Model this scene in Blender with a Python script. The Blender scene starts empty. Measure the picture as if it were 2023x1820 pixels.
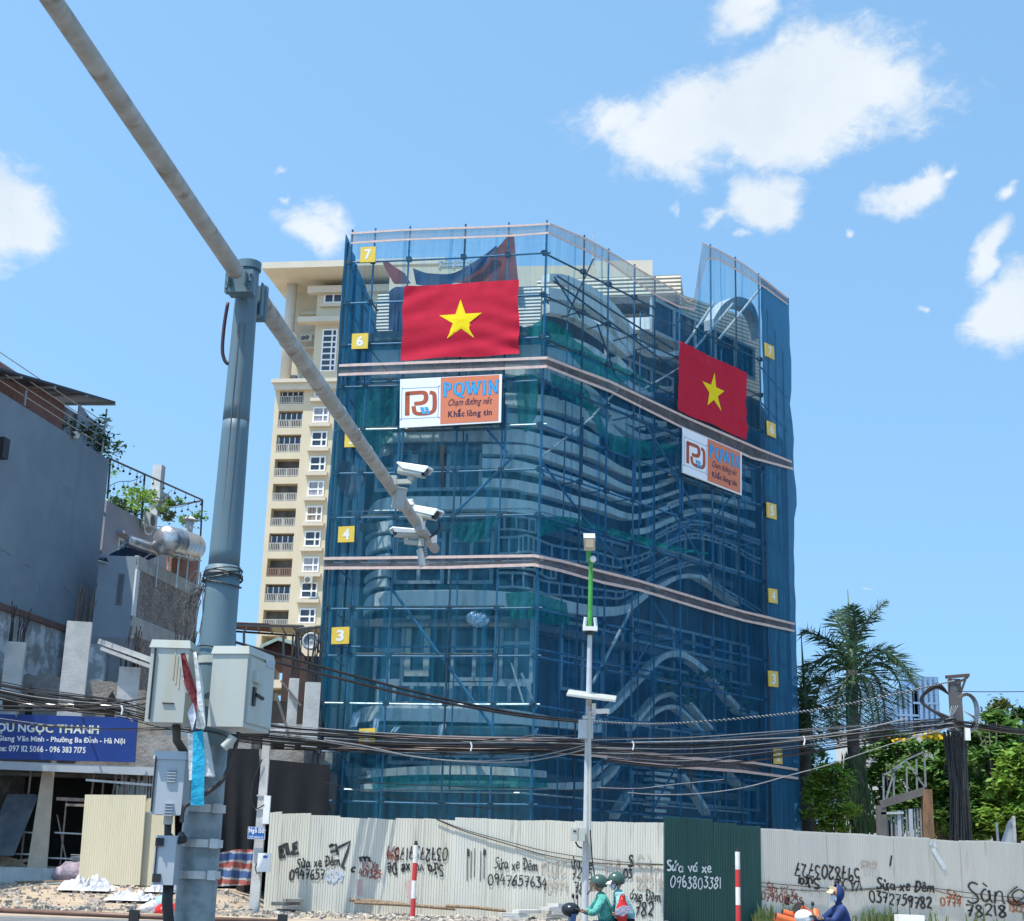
import bpy, math, random
from math import sin, cos, pi, radians, sqrt
from mathutils import Vector as V, Matrix
random.seed(7)
SC = bpy.context.scene
COL = SC.collection
# ---------------------------------------------------------------- camera
FPX, CX, CY = 2900.0, 1011.5, 910.0          # focal length and centre in a 2023 x 1820 frame
TH, RO = radians(15.6), radians(1.75)
EYE = V((0, 0, 1.65))
FWD = V((0, cos(TH), sin(TH))); UP0 = V((0, -sin(TH), cos(TH))); RT0 = V((1, 0, 0))
RT = RT0 * cos(RO) + UP0 * sin(RO); UPV = UP0 * cos(RO) - RT0 * sin(RO)
cd = bpy.data.cameras.new("camera"); cam = bpy.data.objects.new("camera", cd); COL.objects.link(cam)
cd.sensor_fit = 'HORIZONTAL'; cd.sensor_width = 36.0; cd.lens = 36.0 * FPX / 2023.0
cd.clip_start = 0.1; cd.clip_end = 6000
m = Matrix.Identity(4)
for i in range(3):
    m[i][0] = RT[i]; m[i][1] = UPV[i]; m[i][2] = -FWD[i]; m[i][3] = EYE[i]
cam.matrix_world = m
SC.camera = cam
# ---------------------------------------------------------------- light
SUN_EL, SUN_AZ = radians(67), radians(-130)    # azimuth measured from +Y towards +X: high, from the left, a little behind the viewer
sd = V((sin(SUN_AZ) * cos(SUN_EL), cos(SUN_AZ) * cos(SUN_EL), sin(SUN_EL)))
sl = bpy.data.lights.new("sun", 'SUN'); sl.energy = 3.2; sl.angle = radians(0.53); sl.color = (1, .95, .87)
so = bpy.data.objects.new("sun", sl); COL.objects.link(so)
so.rotation_euler = (-sd).to_track_quat('-Z', 'Y').to_euler(); so.location = (0, 0, 80)
SC.view_settings.view_transform = 'Standard'; SC.view_settings.look = 'None'
SC.view_settings.exposure = 1.0; SC.view_settings.gamma = 1.0
SC.render.engine = 'CYCLES'
SC.cycles.transparent_max_bounces = 24; SC.cycles.max_bounces = 6; SC.cycles.use_denoising = True
def ray(px, py): return FWD * FPX + RT * (px - CX) - UPV * (py - CY)
def P(px, py, y):
    v = ray(px, py); return EYE + v * (y / v.y)
def Hz(px, py, z):
    v = ray(px, py); return EYE + v * ((z - EYE.z) / v.z)
def proj(p):
    d = V(p) - EYE; k = FPX / d.dot(FWD); return (CX + d.dot(RT) * k, CY - d.dot(UPV) * k)
def mpp(y): return y / 2900.0                  # metres per frame pixel at depth y, roughly
# world: sky with a few clouds in fixed directions
W = bpy.data.worlds.new("World"); SC.world = W; W.use_nodes = True
nt = W.node_tree; nt.nodes.clear()
def N(t, **k):
    n = nt.nodes.new(t)
    for a, b in k.items(): setattr(n, a, b)
    return n
def lk(a, b): nt.links.new(a, b)
def mth(op, a, b=None, c=None, clamp=False):
    n = N('ShaderNodeMath', operation=op, use_clamp=clamp)
    for i, v in enumerate((a, b, c)):
        if v is None: continue
        if isinstance(v, (int, float)): n.inputs[i].default_value = v
        else: lk(v, n.inputs[i])
    return n.outputs[0]
sky = N('ShaderNodeTexSky', sky_type='NISHITA', sun_disc=False, sun_elevation=SUN_EL, sun_rotation=SUN_AZ, altitude=10, air_density=1.0, dust_density=.25, ozone_density=2.5)
tc = N('ShaderNodeTexCoord')
sk = N('ShaderNodeMapping'); lk(tc.outputs['Generated'], sk.inputs['Vector']); sk.inputs['Scale'].default_value = (1, 1, .55); sk.inputs['Location'].default_value = (0, 0, .34); lk(sk.outputs[0], sky.inputs['Vector'])   # hazeless horizon
wn = N('ShaderNodeTexNoise'); wn.inputs['Scale'].default_value = 15; wn.inputs['Detail'].default_value = 8
lk(tc.outputs['Generated'], wn.inputs['Vector'])
wsub = N('ShaderNodeVectorMath', operation='MULTIPLY_ADD'); lk(wn.outputs['Color'], wsub.inputs[0])
wsub.inputs[1].default_value = (.07, .07, .07); 
off = N('ShaderNodeVectorMath', operation='ADD'); lk(tc.outputs['Generated'], off.inputs[0]); off.inputs[1].default_value = (-.035, -.035, -.035)
lk(off.outputs[0], wsub.inputs[2])
DIR = wsub.outputs[0]
CLOUDS = [  # px, py, rx, ry, rot(deg), weight
 (1500, 225, 300, 105, -4, 1.1), (1660, 170, 150, 125, 0, 1.05), (1330, 215, 130, 80, -30, .95), (1215, 225, 40, 60, 30, .75), (1560, 95, 60, 40, 0, .55), (1700, 60, 40, 40, 0, .5), (1480, 320, 60, 25, 0, .6),
 (1480, 30, 120, 50, -15, .9), (1530, 400, 100, 60, -15, .85), (1420, 425, 90, 30, -15, .45), (1345, 400, 22, 45, 20, .4), (1480, 470, 60, 25, 0, .4),
 (1790, 395, 75, 40, -30, .9), (1850, 350, 45, 22, -45, .6), (1708, 485, 22, 14, -30, .6), (1965, 500, 80, 35, -35, .75), (2010, 400, 35, 30, 0, .6), (2010, 610, 95, 75, -10, 1.0), (1812, 600, 25, 30, 0, .45),
 (45, 430, 100, 75, 0, .95), (-60, 430, 110, 90, 0, 1.1), (610, 445, 100, 65, 0, .8), (640, 415, 45, 35, 0, .5), (530, 330, 40, 18, -20, .35), (545, 385, 30, 20, 0, .45), (1700, 1150, 90, 16, 0, .22)]
acc = None
for (px, py, rx, ry, rot, wgt) in CLOUDS:
    c = ray(px, py).normalized(); ex = c.cross(V((0, 0, 1))).normalized(); ey = ex.cross(c)
    a = radians(rot); e1 = ex * cos(a) - ey * sin(a); e2 = ex * sin(a) + ey * cos(a)
    k = c.dot(FWD) / FPX
    d1 = N('ShaderNodeVectorMath', operation='DOT_PRODUCT'); lk(DIR, d1.inputs[0]); d1.inputs[1].default_value = e1 / (rx * 1.18 * k)
    d2 = N('ShaderNodeVectorMath', operation='DOT_PRODUCT'); lk(DIR, d2.inputs[0]); d2.inputs[1].default_value = e2 / (ry * 1.18 * k)
    s = mth('ADD', mth('MULTIPLY', d1.outputs['Value'], d1.outputs['Value']), mth('MULTIPLY', d2.outputs['Value'], d2.outputs['Value']))
    s = mth('MAXIMUM', mth('SUBTRACT', wgt, mth('SQRT', s)), -.6)
    acc = s if acc is None else mth('SMOOTH_MAX', acc, s, .12)
mp = N('ShaderNodeMapping'); lk(tc.outputs['Generated'], mp.inputs['Vector']); mp.inputs['Scale'].default_value = (1, 1, 1.5); mp.inputs['Rotation'].default_value = (0, radians(20), 0)
fb = N('ShaderNodeTexNoise'); fb.inputs['Scale'].default_value = 15; fb.inputs['Detail'].default_value = 11; fb.inputs['Roughness'].default_value = .66; fb.inputs['Distortion'].default_value = .35
lk(mp.outputs[0], fb.inputs['Vector'])
dens = mth('ADD', acc, mth('MULTIPLY', mth('SUBTRACT', fb.outputs[0], .5), 1.25))
f3n = N('ShaderNodeTexNoise'); f3n.inputs['Scale'].default_value = 48; f3n.inputs['Detail'].default_value = 8; f3n.inputs['Roughness'].default_value = .7; f3n.inputs['Distortion'].default_value = .6; lk(mp.outputs[0], f3n.inputs['Vector'])
dens = mth('ADD', dens, mth('MULTIPLY', mth('SUBTRACT', f3n.outputs[0], .5), .75))
rng = N('ShaderNodeMapRange', interpolation_type='SMOOTHSTEP'); lk(dens, rng.inputs[0]); rng.inputs[1].default_value = -.04; rng.inputs[2].default_value = .58
sep = N('ShaderNodeSeparateXYZ'); lk(tc.outputs['Generated'], sep.inputs[0])
fac = mth('MULTIPLY', mth('MULTIPLY', rng.outputs[0], .93), mth('GREATER_THAN', sep.outputs['Y'], .1))
fb2 = N('ShaderNodeTexNoise'); fb2.inputs['Scale'].default_value = 16; fb2.inputs['Detail'].default_value = 6; lk(tc.outputs['Generated'], fb2.inputs['Vector'])
cr = N('ShaderNodeMix', data_type='RGBA'); lk(fb2.outputs[0], cr.inputs[0]); cr.inputs[6].default_value = (2.35, 2.75, 3.15, 1); cr.inputs[7].default_value = (3.55, 3.65, 3.7, 1)
SKYTINT = N('ShaderNodeMix', data_type='RGBA', blend_type='MULTIPLY'); SKYTINT.inputs[0].default_value = 1; lk(sky.outputs[0], SKYTINT.inputs[6]); SKYTINT.inputs[7].default_value = (1.02, 1.17, 1.05, 1)
mx = N('ShaderNodeMix', data_type='RGBA'); lk(fac, mx.inputs[0]); lk(SKYTINT.outputs[2], mx.inputs[6]); lk(cr.outputs[2], mx.inputs[7])
bg = N('ShaderNodeBackground'); bg.inputs[1].default_value = .145; lk(mx.outputs[2], bg.inputs[0])
lk(bg.outputs[0], N('ShaderNodeOutputWorld').inputs[0])
W.cycles.sampling_method = 'MANUAL'; W.cycles.sample_map_resolution = 512
# ---------------------------------------------------------------- materials
def mat(name, col, rough=.8, col2=None, scale=2.0, stretch=(1, 1, 1), lo=.35, hi=.65, bump=0.0, bscale=None, metal=0.0, spec=.4, alpha=None, trans=0.0, per_leaf=0.0, stain=None, detail=5):
    mt = bpy.data.materials.new(name); mt.use_nodes = True
    t = mt.node_tree; ns = t.nodes; b = ns['Principled BSDF']
    b.inputs['Roughness'].default_value = rough; b.inputs['Metallic'].default_value = metal; b.inputs['Specular IOR Level'].default_value = spec
    if col2 is None: col2 = tuple(c * .78 for c in col)
    tcn = ns.new('ShaderNodeTexCoord'); mpn = ns.new('ShaderNodeMapping'); mpn.inputs['Scale'].default_value = stretch
    t.links.new(tcn.outputs['Object'], mpn.inputs['Vector'])
    nz = ns.new('ShaderNodeTexNoise'); nz.inputs['Scale'].default_value = scale; nz.inputs['Detail'].default_value = detail; nz.inputs['Roughness'].default_value = .62
    t.links.new(mpn.outputs[0], nz.inputs['Vector'])
    mr = ns.new('ShaderNodeMapRange'); mr.inputs[1].default_value = lo; mr.inputs[2].default_value = hi; t.links.new(nz.outputs[0], mr.inputs[0])
    mxn = ns.new('ShaderNodeMix'); mxn.data_type = 'RGBA'; mxn.inputs[6].default_value = (*col, 1); mxn.inputs[7].default_value = (*col2, 1); t.links.new(mr.outputs[0], mxn.inputs[0])
    out = mxn.outputs[2]
    if stain:                                   # (colour, scale, stretch, lo, hi)
        sc_, ss, sst, sl_, sh = stain
        m2 = ns.new('ShaderNodeMapping'); m2.inputs['Scale'].default_value = sst; m2.inputs['Location'].default_value = (3.3, 1.7, 5.1); t.links.new(tcn.outputs['Object'], m2.inputs['Vector'])
        n2 = ns.new('ShaderNodeTexNoise'); n2.inputs['Scale'].default_value = ss; n2.inputs['Detail'].default_value = 6; t.links.new(m2.outputs[0], n2.inputs['Vector'])
        r2 = ns.new('ShaderNodeMapRange'); r2.inputs[1].default_value = sl_; r2.inputs[2].default_value = sh; t.links.new(n2.outputs[0], r2.inputs[0])
        x2 = ns.new('ShaderNodeMix'); x2.data_type = 'RGBA'; t.links.new(r2.outputs[0], x2.inputs[0]); t.links.new(out, x2.inputs[6]); x2.inputs[7].default_value = (*sc_, 1); out = x2.outputs[2]
    if per_leaf:
        g = ns.new('ShaderNodeNewGeometry'); hs = ns.new('ShaderNodeHueSaturation')
        v = ns.new('ShaderNodeMapRange'); v.inputs[3].default_value = 1 - per_leaf; v.inputs[4].default_value = 1 + per_leaf; t.links.new(g.outputs['Random Per Island'], v.inputs[0]); t.links.new(v.outputs[0], hs.inputs['Value'])
        h = ns.new('ShaderNodeMapRange'); h.inputs[3].default_value = .485; h.inputs[4].default_value = .52; t.links.new(g.outputs['Random Per Island'], h.inputs[0]); t.links.new(h.outputs[0], hs.inputs['Hue'])
        t.links.new(out, hs.inputs['Color']); out = hs.outputs[0]
    t.links.new(out, b.inputs['Base Color'])
    if bump:
        bp = ns.new('ShaderNodeBump'); bp.inputs['Strength'].default_value = bump; bp.inputs['Distance'].default_value = .05
        n3 = ns.new('ShaderNodeTexNoise'); n3.inputs['Scale'].default_value = bscale or scale * 4; n3.inputs['Detail'].default_value = 6
        t.links.new(mpn.outputs[0], n3.inputs['Vector']); t.links.new(n3.outputs[0], bp.inputs['Height']); t.links.new(bp.outputs[0], b.inputs['Normal'])
    o = ns['Material Output']; sh_out = b.outputs[0]
    if trans:
        tr = ns.new('ShaderNodeBsdfTranslucent'); t.links.new(out, tr.inputs['Color']); ms = ns.new('ShaderNodeMixShader'); ms.inputs[0].default_value = trans
        t.links.new(sh_out, ms.inputs[1]); t.links.new(tr.outputs[0], ms.inputs[2]); sh_out = ms.outputs[0]
    if alpha is not None:                       # open weave: (clear lo, clear hi) modulated by the same noise, folds closer woven
        tp = ns.new('ShaderNodeBsdfTransparent'); ms = ns.new('ShaderNodeMixShader')
        r4 = ns.new('ShaderNodeMapRange'); r4.inputs[1].default_value = .3; r4.inputs[2].default_value = .7; r4.inputs[3].default_value = alpha[0]; r4.inputs[4].default_value = alpha[1]; t.links.new(nz.outputs[0], r4.inputs[0])
        t.links.new(r4.outputs[0], ms.inputs[0]); t.links.new(sh_out, ms.inputs[1]); t.links.new(tp.outputs[0], ms.inputs[2]); sh_out = ms.outputs[0]
        if len(alpha) > 2: tp.inputs[0].default_value = (*alpha[2], 1)
    t.links.new(sh_out, o.inputs['Surface'])
    return mt
def brick(name, c1, c2, mortar, scale, bump=.6, axes='xz'):
    mt = bpy.data.materials.new(name); mt.use_nodes = True; t = mt.node_tree; ns = t.nodes; b = ns['Principled BSDF']; b.inputs['Roughness'].default_value = .9; b.inputs['Specular IOR Level'].default_value = .2
    g = ns.new('ShaderNodeTexCoord'); sp = ns.new('ShaderNodeSeparateXYZ'); cb = ns.new('ShaderNodeCombineXYZ'); t.links.new(g.outputs['Object'], sp.inputs[0])
    ad = ns.new('ShaderNodeMath'); ad.operation = 'ADD'; t.links.new(sp.outputs[0], ad.inputs[0]); t.links.new(sp.outputs[1], ad.inputs[1])
    t.links.new(ad.outputs[0], cb.inputs[0]); t.links.new(sp.outputs[2], cb.inputs[1])
    nz = ns.new('ShaderNodeTexNoise'); nz.inputs['Scale'].default_value = 9; t.links.new(g.outputs['Object'], nz.inputs['Vector'])
    va = ns.new('ShaderNodeVectorMath'); va.operation = 'MULTIPLY_ADD'; t.links.new(nz.outputs['Color'], va.inputs[0]); va.inputs[1].default_value = (.06, .06, 0); t.links.new(cb.outputs[0], va.inputs[2])
    br = ns.new('ShaderNodeTexBrick'); br.inputs['Scale'].default_value = scale; br.inputs['Color1'].default_value = (*c1, 1); br.inputs['Color2'].default_value = (*c2, 1); br.inputs['Mortar'].default_value = (*mortar, 1); br.inputs['Mortar Size'].default_value = .025; br.inputs['Mortar Smooth'].default_value = .3
    t.links.new(va.outputs[0], br.inputs['Vector'])
    n2 = ns.new('ShaderNodeTexNoise'); n2.inputs['Scale'].default_value = 1.2; t.links.new(g.outputs['Object'], n2.inputs['Vector'])
    ml = ns.new('ShaderNodeMix'); ml.data_type = 'RGBA'; ml.blend_type = 'MULTIPLY'; ml.inputs[0].default_value = .6; t.links.new(br.outputs[0], ml.inputs[6]); t.links.new(n2.outputs[0], ml.inputs[7])
    hs = ns.new('ShaderNodeHueSaturation'); hs.inputs['Saturation'].default_value = .8; hs.inputs['Value'].default_value = 1.6; t.links.new(ml.outputs[2], hs.inputs['Color'])
    t.links.new(hs.outputs[0], b.inputs['Base Color'])
    bp = ns.new('ShaderNodeBump'); bp.inputs['Strength'].default_value = bump; bp.inputs['Distance'].default_value = .04; t.links.new(br.outputs['Fac'], bp.inputs['Height']); bp.invert = True; t.links.new(bp.outputs[0], b.inputs['Normal'])
    return mt
def ribbed(name, col, period, axis='Z', rough=.6, bump=.8, col2=None, stain=None):
    mt = mat(name, col, rough, col2, scale=1.2, stain=stain); t = mt.node_tree; ns = t.nodes
    g = ns.new('ShaderNodeTexCoord'); w = ns.new('ShaderNodeTexWave'); w.bands_direction = axis; w.inputs['Scale'].default_value = .31416 / period * 1.0; w.inputs['Distortion'].default_value = 0
    t.links.new(g.outputs['Object'], w.inputs['Vector']); bp = ns.new('ShaderNodeBump'); bp.inputs['Strength'].default_value = bump; bp.inputs['Distance'].default_value = period * .3
    t.links.new(w.outputs['Fac'], bp.inputs['Height']); t.links.new(bp.outputs[0], ns['Principled BSDF'].inputs['Normal']); return mt
# ---------------------------------------------------------------- mesh building
def origin(o):
    v = V((0, 0, 0))
    while o is not None: v += o.location; o = o.parent
    return v
class MB:
    def __init__(s): s.v = []; s.f = []; s.m = []; s.mi = 0
    def poly(s, pts):
        n = len(s.v); s.v += [V(p) for p in pts]; s.f.append(tuple(range(n, n + len(pts)))); s.m.append(s.mi); return s
    def box(s, c, sz, ex=V((1, 0, 0)), ey=None, ez=V((0, 0, 1))):
        ex = V(ex); ez = V(ez); ey = V(ey) if ey is not None else ez.cross(ex); c = V(c); n = len(s.v)
        for k in (-.5, .5):
            for j in (-.5, .5):
                for i in (-.5, .5): s.v.append(c + ex * (i * sz[0]) + ey * (j * sz[1]) + ez * (k * sz[2]))
        for q in ((0, 2, 3, 1), (4, 5, 7, 6), (0, 1, 5, 4), (1, 3, 7, 5), (3, 2, 6, 7), (2, 0, 4, 6)): s.f.append(tuple(n + a for a in q)); s.m.append(s.mi)
        return s
    def hexa(s, a, b):                            # two quads (4 pts each, same winding) joined into a solid
        n = len(s.v); s.v += [V(p) for p in a] + [V(p) for p in b]
        for q in ((3, 2, 1, 0), (4, 5, 6, 7), (0, 1, 5, 4), (1, 2, 6, 5), (2, 3, 7, 6), (3, 0, 4, 7)): s.f.append(tuple(n + i for i in q)); s.m.append(s.mi)
        return s
    def prism(s, pts, d):                         # polygon extruded by the vector d
        n = len(s.v); k = len(pts); d = V(d); s.v += [V(p) for p in pts] + [V(p) + d for p in pts]
        s.f.append(tuple(range(n, n + k))); s.f.append(tuple(range(n + 2 * k - 1, n + k - 1, -1))); s.m += [s.mi] * 2
        for i in range(k): j = (i + 1) % k; s.f.append((n + i, n + k + i, n + k + j, n + j)); s.m.append(s.mi)
        return s
    def bar(s, a, b, w, h=None, up=V((0, 0, 1))):
        a = V(a); b = V(b); d = b - a; L = d.length
        if L < 1e-6: return s
        d /= L; up = V(up)
        if abs(d.dot(up)) > .98: up = V((0, 1, 0))
        x = d.cross(up).normalized(); z = x.cross(d)
        return s.box((a + b) / 2, (w, L, h or w), x, d, z)
    def tube(s, pts, r, n=8, cap=True):
        pts = [V(p) for p in pts]; k0 = len(s.v); up = None
        for i, p in enumerate(pts):
            d = (pts[min(i + 1, len(pts) - 1)] - pts[max(i - 1, 0)]).normalized()
            if up is None:
                up = V((0, 0, 1)) if abs(d.z) < .9 else V((0, 1, 0))
            x = d.cross(up).normalized(); up = x.cross(d).normalized()
            rr = r[i] if isinstance(r, (list, tuple)) else r
            for j in range(n):
                a = 2 * pi * j / n; s.v.append(p + (x * cos(a) + up * sin(a)) * rr)
        for i in range(len(pts) - 1):
            for j in range(n):
                a = k0 + i * n + j; b = k0 + i * n + (j + 1) % n; s.f.append((a, b, b + n, a + n)); s.m.append(s.mi)
        if cap:
            s.f.append(tuple(range(k0 + n - 1, k0 - 1, -1))); s.m.append(s.mi)
            e = k0 + (len(pts) - 1) * n; s.f.append(tuple(range(e, e + n))); s.m.append(s.mi)
        return s
    def strip(s, A, B, d=None):                   # ribbon between two polylines; with depth vector(s) d it becomes a solid
        n = len(s.v); k = len(A)
        s.v += [V(p) for p in A] + [V(p) for p in B]
        if d is None:
            for i in range(k - 1): s.f.append((n + i, n + i + 1, n + k + i + 1, n + k + i)); s.m.append(s.mi)
            return s
        ds = d if isinstance(d, list) else [V(d)] * k
        s.v += [V(A[i]) + ds[i] for i in range(k)] + [V(B[i]) + ds[i] for i in range(k)]
        for i in range(k - 1):
            a, b, c, e = n + i, n + k + i, n + 2 * k + i, n + 3 * k + i
            for q in ((a, a + 1, b + 1, b), (c, e, e + 1, c + 1), (a, c, c + 1, a + 1), (b, b + 1, e + 1, e)): s.f.append(q); s.m.append(s.mi)
        for i in (0, k - 1): s.f.append((n + i, n + k + i, n + 3 * k + i, n + 2 * k + i)); s.m.append(s.mi)
        return s
    def grid(s, fn, nu, nv):
        n = len(s.v)
        for j in range(nv + 1):
            for i in range(nu + 1): s.v.append(V(fn(i / nu, j / nv)))
        for j in range(nv):
            for i in range(nu): a = n + j * (nu + 1) + i; s.f.append((a, a + 1, a + nu + 2, a + nu + 1)); s.m.append(s.mi)
        return s
    def ball(s, c, r, nu=12, nv=8, jit=0):
        c = V(c); r = V(r) if not isinstance(r, (int, float)) else V((r, r, r))
        def fn(u, v):
            a = 2 * pi * u; b = pi * (v - .5); q = 1 + jit * sin(a * 3 + v * 9) * cos(a * 5 + v * 4)
            return c + V((cos(a) * cos(b) * r.x, sin(a) * cos(b) * r.y, sin(b) * r.z)) * q
        return s.grid(fn, nu, nv)
    def lathe(s, c, prof, n=16, ax=V((0, 0, 1))):  # prof: (radius, height)
        ax = V(ax).normalized(); x = ax.orthogonal().normalized(); y = ax.cross(x); c = V(c)
        return s.grid(lambda u, v: c + ax * prof[round(v * (len(prof) - 1))][1] + (x * cos(2 * pi * u) + y * sin(2 * pi * u)) * prof[round(v * (len(prof) - 1))][0], n, len(prof) - 1)
    def build(s, name, mats, parent=None, smooth=False, loc=None):
        me = bpy.data.meshes.new(name)
        if parent is not None: og = origin(parent)
        elif loc is not None: og = V(loc)
        else:
            xs = [p.x for p in s.v]; ys = [p.y for p in s.v]; og = V(((min(xs) + max(xs)) / 2, (min(ys) + max(ys)) / 2, min(p.z for p in s.v)))
        me.from_pydata([tuple(p - og) for p in s.v], [], s.f); me.update()
        for mm in (mats if isinstance(mats, (list, tuple)) else [mats]): me.materials.append(mm)
        if any(s.m): me.polygons.foreach_set('material_index', s.m)
        if smooth: me.polygons.foreach_set('use_smooth', [True] * len(me.polygons))
        o = bpy.data.objects.new(name, me); COL.objects.link(o)
        if parent is not None: o.parent = parent
        else: o.location = og
        return o
def tag(o, label=None, cat=None, group=None, kind=None):
    if label: o['label'] = label
    if cat: o['category'] = cat
    if group: o['group'] = group
    if kind: o['kind'] = kind
    return o
def thing(name, loc, label, cat, group=None):
    o = bpy.data.objects.new(name, None); COL.objects.link(o); o.location = loc; o.empty_display_size = .3
    return tag(o, label, cat, group)
def crv(pts, sub=6):                              # Catmull-Rom through 2-D or 3-D points (a third value such as a width rides along)
    out = []
    pts = [tuple(p) for p in pts]
    q = [pts[0]] + pts + [pts[-1]]
    for i in range(1, len(q) - 2):
        p0, p1, p2, p3 = q[i - 1], q[i], q[i + 1], q[i + 2]
        for k in range(sub):
            t = k / sub
            out.append(tuple(.5 * (2 * b + (c - a) * t + (2 * a - 5 * b + 4 * c - d) * t * t + (3 * b - a - 3 * c + d) * t ** 3) for a, b, c, d in zip(p0, p1, p2, p3)))
    out.append(pts[-1]); return out
class PL:                                         # a vertical plane in the world; u along it (m), z up, off towards the viewer
    def __init__(s, p0, U):
        s.p0 = V(p0); s.p0.z = 0; s.U = V(U).normalized(); s.N = s.U.cross(V((0, 0, 1)))
        if s.N.dot(s.p0 - EYE) > 0: s.N = -s.N
    def uz(s, px, py, off=0.):
        v = ray(px, py); p0 = s.p0 + s.N * off; t = (p0 - EYE).dot(s.N) / v.dot(s.N); p = EYE + v * t
        return (p - p0).dot(s.U), p.z
    def pt(s, u, z, off=0.): return s.p0 + s.U * u + V((0, 0, z)) + s.N * off
    def px(s, px, py, off=0.): return s.pt(*s.uz(px, py, off), off)
    def rect(s, x0, y0, x1, y1, off=0.):          # frame box -> (u0, z0, u1, z1)
        ym = (y0 + y1) / 2; xm = (x0 + x1) / 2
        return s.uz(x0, ym, off)[0], s.uz(xm, y1, off)[1], s.uz(x1, ym, off)[0], s.uz(xm, y0, off)[1]
    def slab(s, mb, u0, z0, u1, z1, off=0., d=.1):  # a box whose front face is at off and which goes d back
        return mb.box(s.pt((u0 + u1) / 2, (z0 + z1) / 2, off - d / 2), (abs(u1 - u0), d, abs(z1 - z0)), s.U, s.N, V((0, 0, 1)))
    def q(s, u0, z0, u1, z1, off=0.): return [s.pt(u0, z0, off), s.pt(u1, z0, off), s.pt(u1, z1, off), s.pt(u0, z1, off)]
from mathutils import noise as NZ
# ---------------------------------------------------------------- text and strokes
import unicodedata
_GC = {}
def glyph(c, bold):
    if (c, bold) not in _GC:
        cu = bpy.data.curves.new('t', 'FONT'); cu.body = c; cu.size = 1; cu.offset = bold; cu.resolution_u = 3
        o = bpy.data.objects.new('t', cu); COL.objects.link(o); dg = bpy.context.evaluated_depsgraph_get(); me = bpy.data.meshes.new_from_object(o.evaluated_get(dg))
        _GC[c, bold] = ([v.co.copy() for v in me.vertices], [tuple(p.vertices) for p in me.polygons])
        bpy.data.objects.remove(o); bpy.data.curves.remove(cu); bpy.data.meshes.remove(me)
    return _GC[c, bold]
MARKS = {'\u0300': [(-.14, .13), (.05, 0)], '\u0301': [(-.05, 0), (.14, .13)], '\u0309': [(-.07, .13), (.05, .14), (.06, .07), (0, 0)], '\u0303': [(-.16, .03), (-.07, .10), (.06, .02), (.16, .09)], '\u0302': [(-.15, 0), (0, .12), (.15, 0)], '\u0306': [(-.14, .12), (-.07, .02), (.07, .02), (.14, .12)]}
def text_geo(s, bold=0.0, shear=0.0):
    """letters of the built-in face set one by one; Vietnamese accents are drawn over them as short strokes"""
    vs = []; fs = []; X = 0.0; bt = .045 + bold
    def line(pts):
        for a, b in zip(pts, pts[1:]):
            dx, dy = b[0] - a[0], b[1] - a[1]; L = sqrt(dx * dx + dy * dy) or 1; nx, ny = -dy / L * bt, dx / L * bt; ex, ey = dx / L * bt * .5, dy / L * bt * .5; n = len(vs)
            vs.extend([V((a[0] + nx - ex, a[1] + ny - ey, 0)), V((b[0] + nx + ex, b[1] + ny + ey, 0)), V((b[0] - nx + ex, b[1] - ny + ey, 0)), V((a[0] - nx - ex, a[1] - ny - ey, 0))]); fs.append((n, n + 1, n + 2, n + 3))
    for ch in s:
        if ch == ' ': X += .26; continue
        d = unicodedata.normalize('NFD', ch); base = {'Đ': 'D', 'đ': 'd'}.get(d[0], d[0]); gv, gf = glyph(base, bold); x0 = min(v.x for v in gv); x1 = max(v.x for v in gv); top = max(v.y for v in gv); n = len(vs); k = .07
        vs += [V((v.x - x0 + X, v.y, 0)) for v in gv]; fs += [tuple(n + i for i in f) for f in gf]; w = x1 - x0; cx = X + w / 2; up_ = top + .09
        if ch == 'Đ': line([(X - .06, top * .5), (X + w * .5, top * .5)])
        if ch == 'đ': line([(X + w * .5, top * .82), (X + w + .05, top * .82)])
        for m_ in d[1:]:
            if m_ == '\u0323': line([(cx - .02, -.15), (cx + .03, -.15)])
            elif m_ == '\u031b': line([(X + w - .03, top * .86), (X + w + .07, top * .95), (X + w + .07, top * 1.1)])
            elif m_ in MARKS: line([(cx + a, up_ + b) for a, b in MARKS[m_]]); up_ += .19
        X += w + k
    for v in vs: v.x += shear * v.y
    return vs, fs
def text_on(mb, s, fn, x, y, w, h, bold=0.0, shear=0.0, thick=None):
    """text fitted into the box x,y,w,h (y down) of a surface fn(x, y)->point"""
    vs, fs = text_geo(s, bold, shear); xs = [v.x for v in vs]; ys = [v.y for v in vs]; x0, x1, y0, y1 = min(xs), max(xs), min(ys), max(ys); n = len(mb.v)
    for v in vs: mb.v.append(V(fn(x + (v.x - x0) / (x1 - x0) * w, y + h - (v.y - y0) / (y1 - y0) * h)))
    for f in fs: mb.f.append(tuple(n + i for i in f)); mb.m.append(mb.mi)
def stroke(mb, fn, pts, w, taper=False):
    """a flat painted stroke of width w along pts on the surface fn(x, y)->point"""
    A = []; B = []; k = len(pts)
    for i, p in enumerate(pts):
        a = pts[max(i - 1, 0)]; b = pts[min(i + 1, k - 1)]; dx, dy = b[0] - a[0], b[1] - a[1]; L = sqrt(dx * dx + dy * dy) or 1; nx, ny = -dy / L * w / 2, dx / L * w / 2
        A.append(fn(p[0] + nx, p[1] + ny)); B.append(fn(p[0] - nx, p[1] - ny))
    mb.strip(A, B)
def quadfn(TL, TR, BR, BL, Nn, off):              # bilinear patch through four points; x, y in 0..1 (y down)
    return lambda x, y, o=0.0: (TL * (1 - x) + TR * x) * (1 - y) + (BL * (1 - x) + BR * x) * y + Nn * (off + o)
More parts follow.
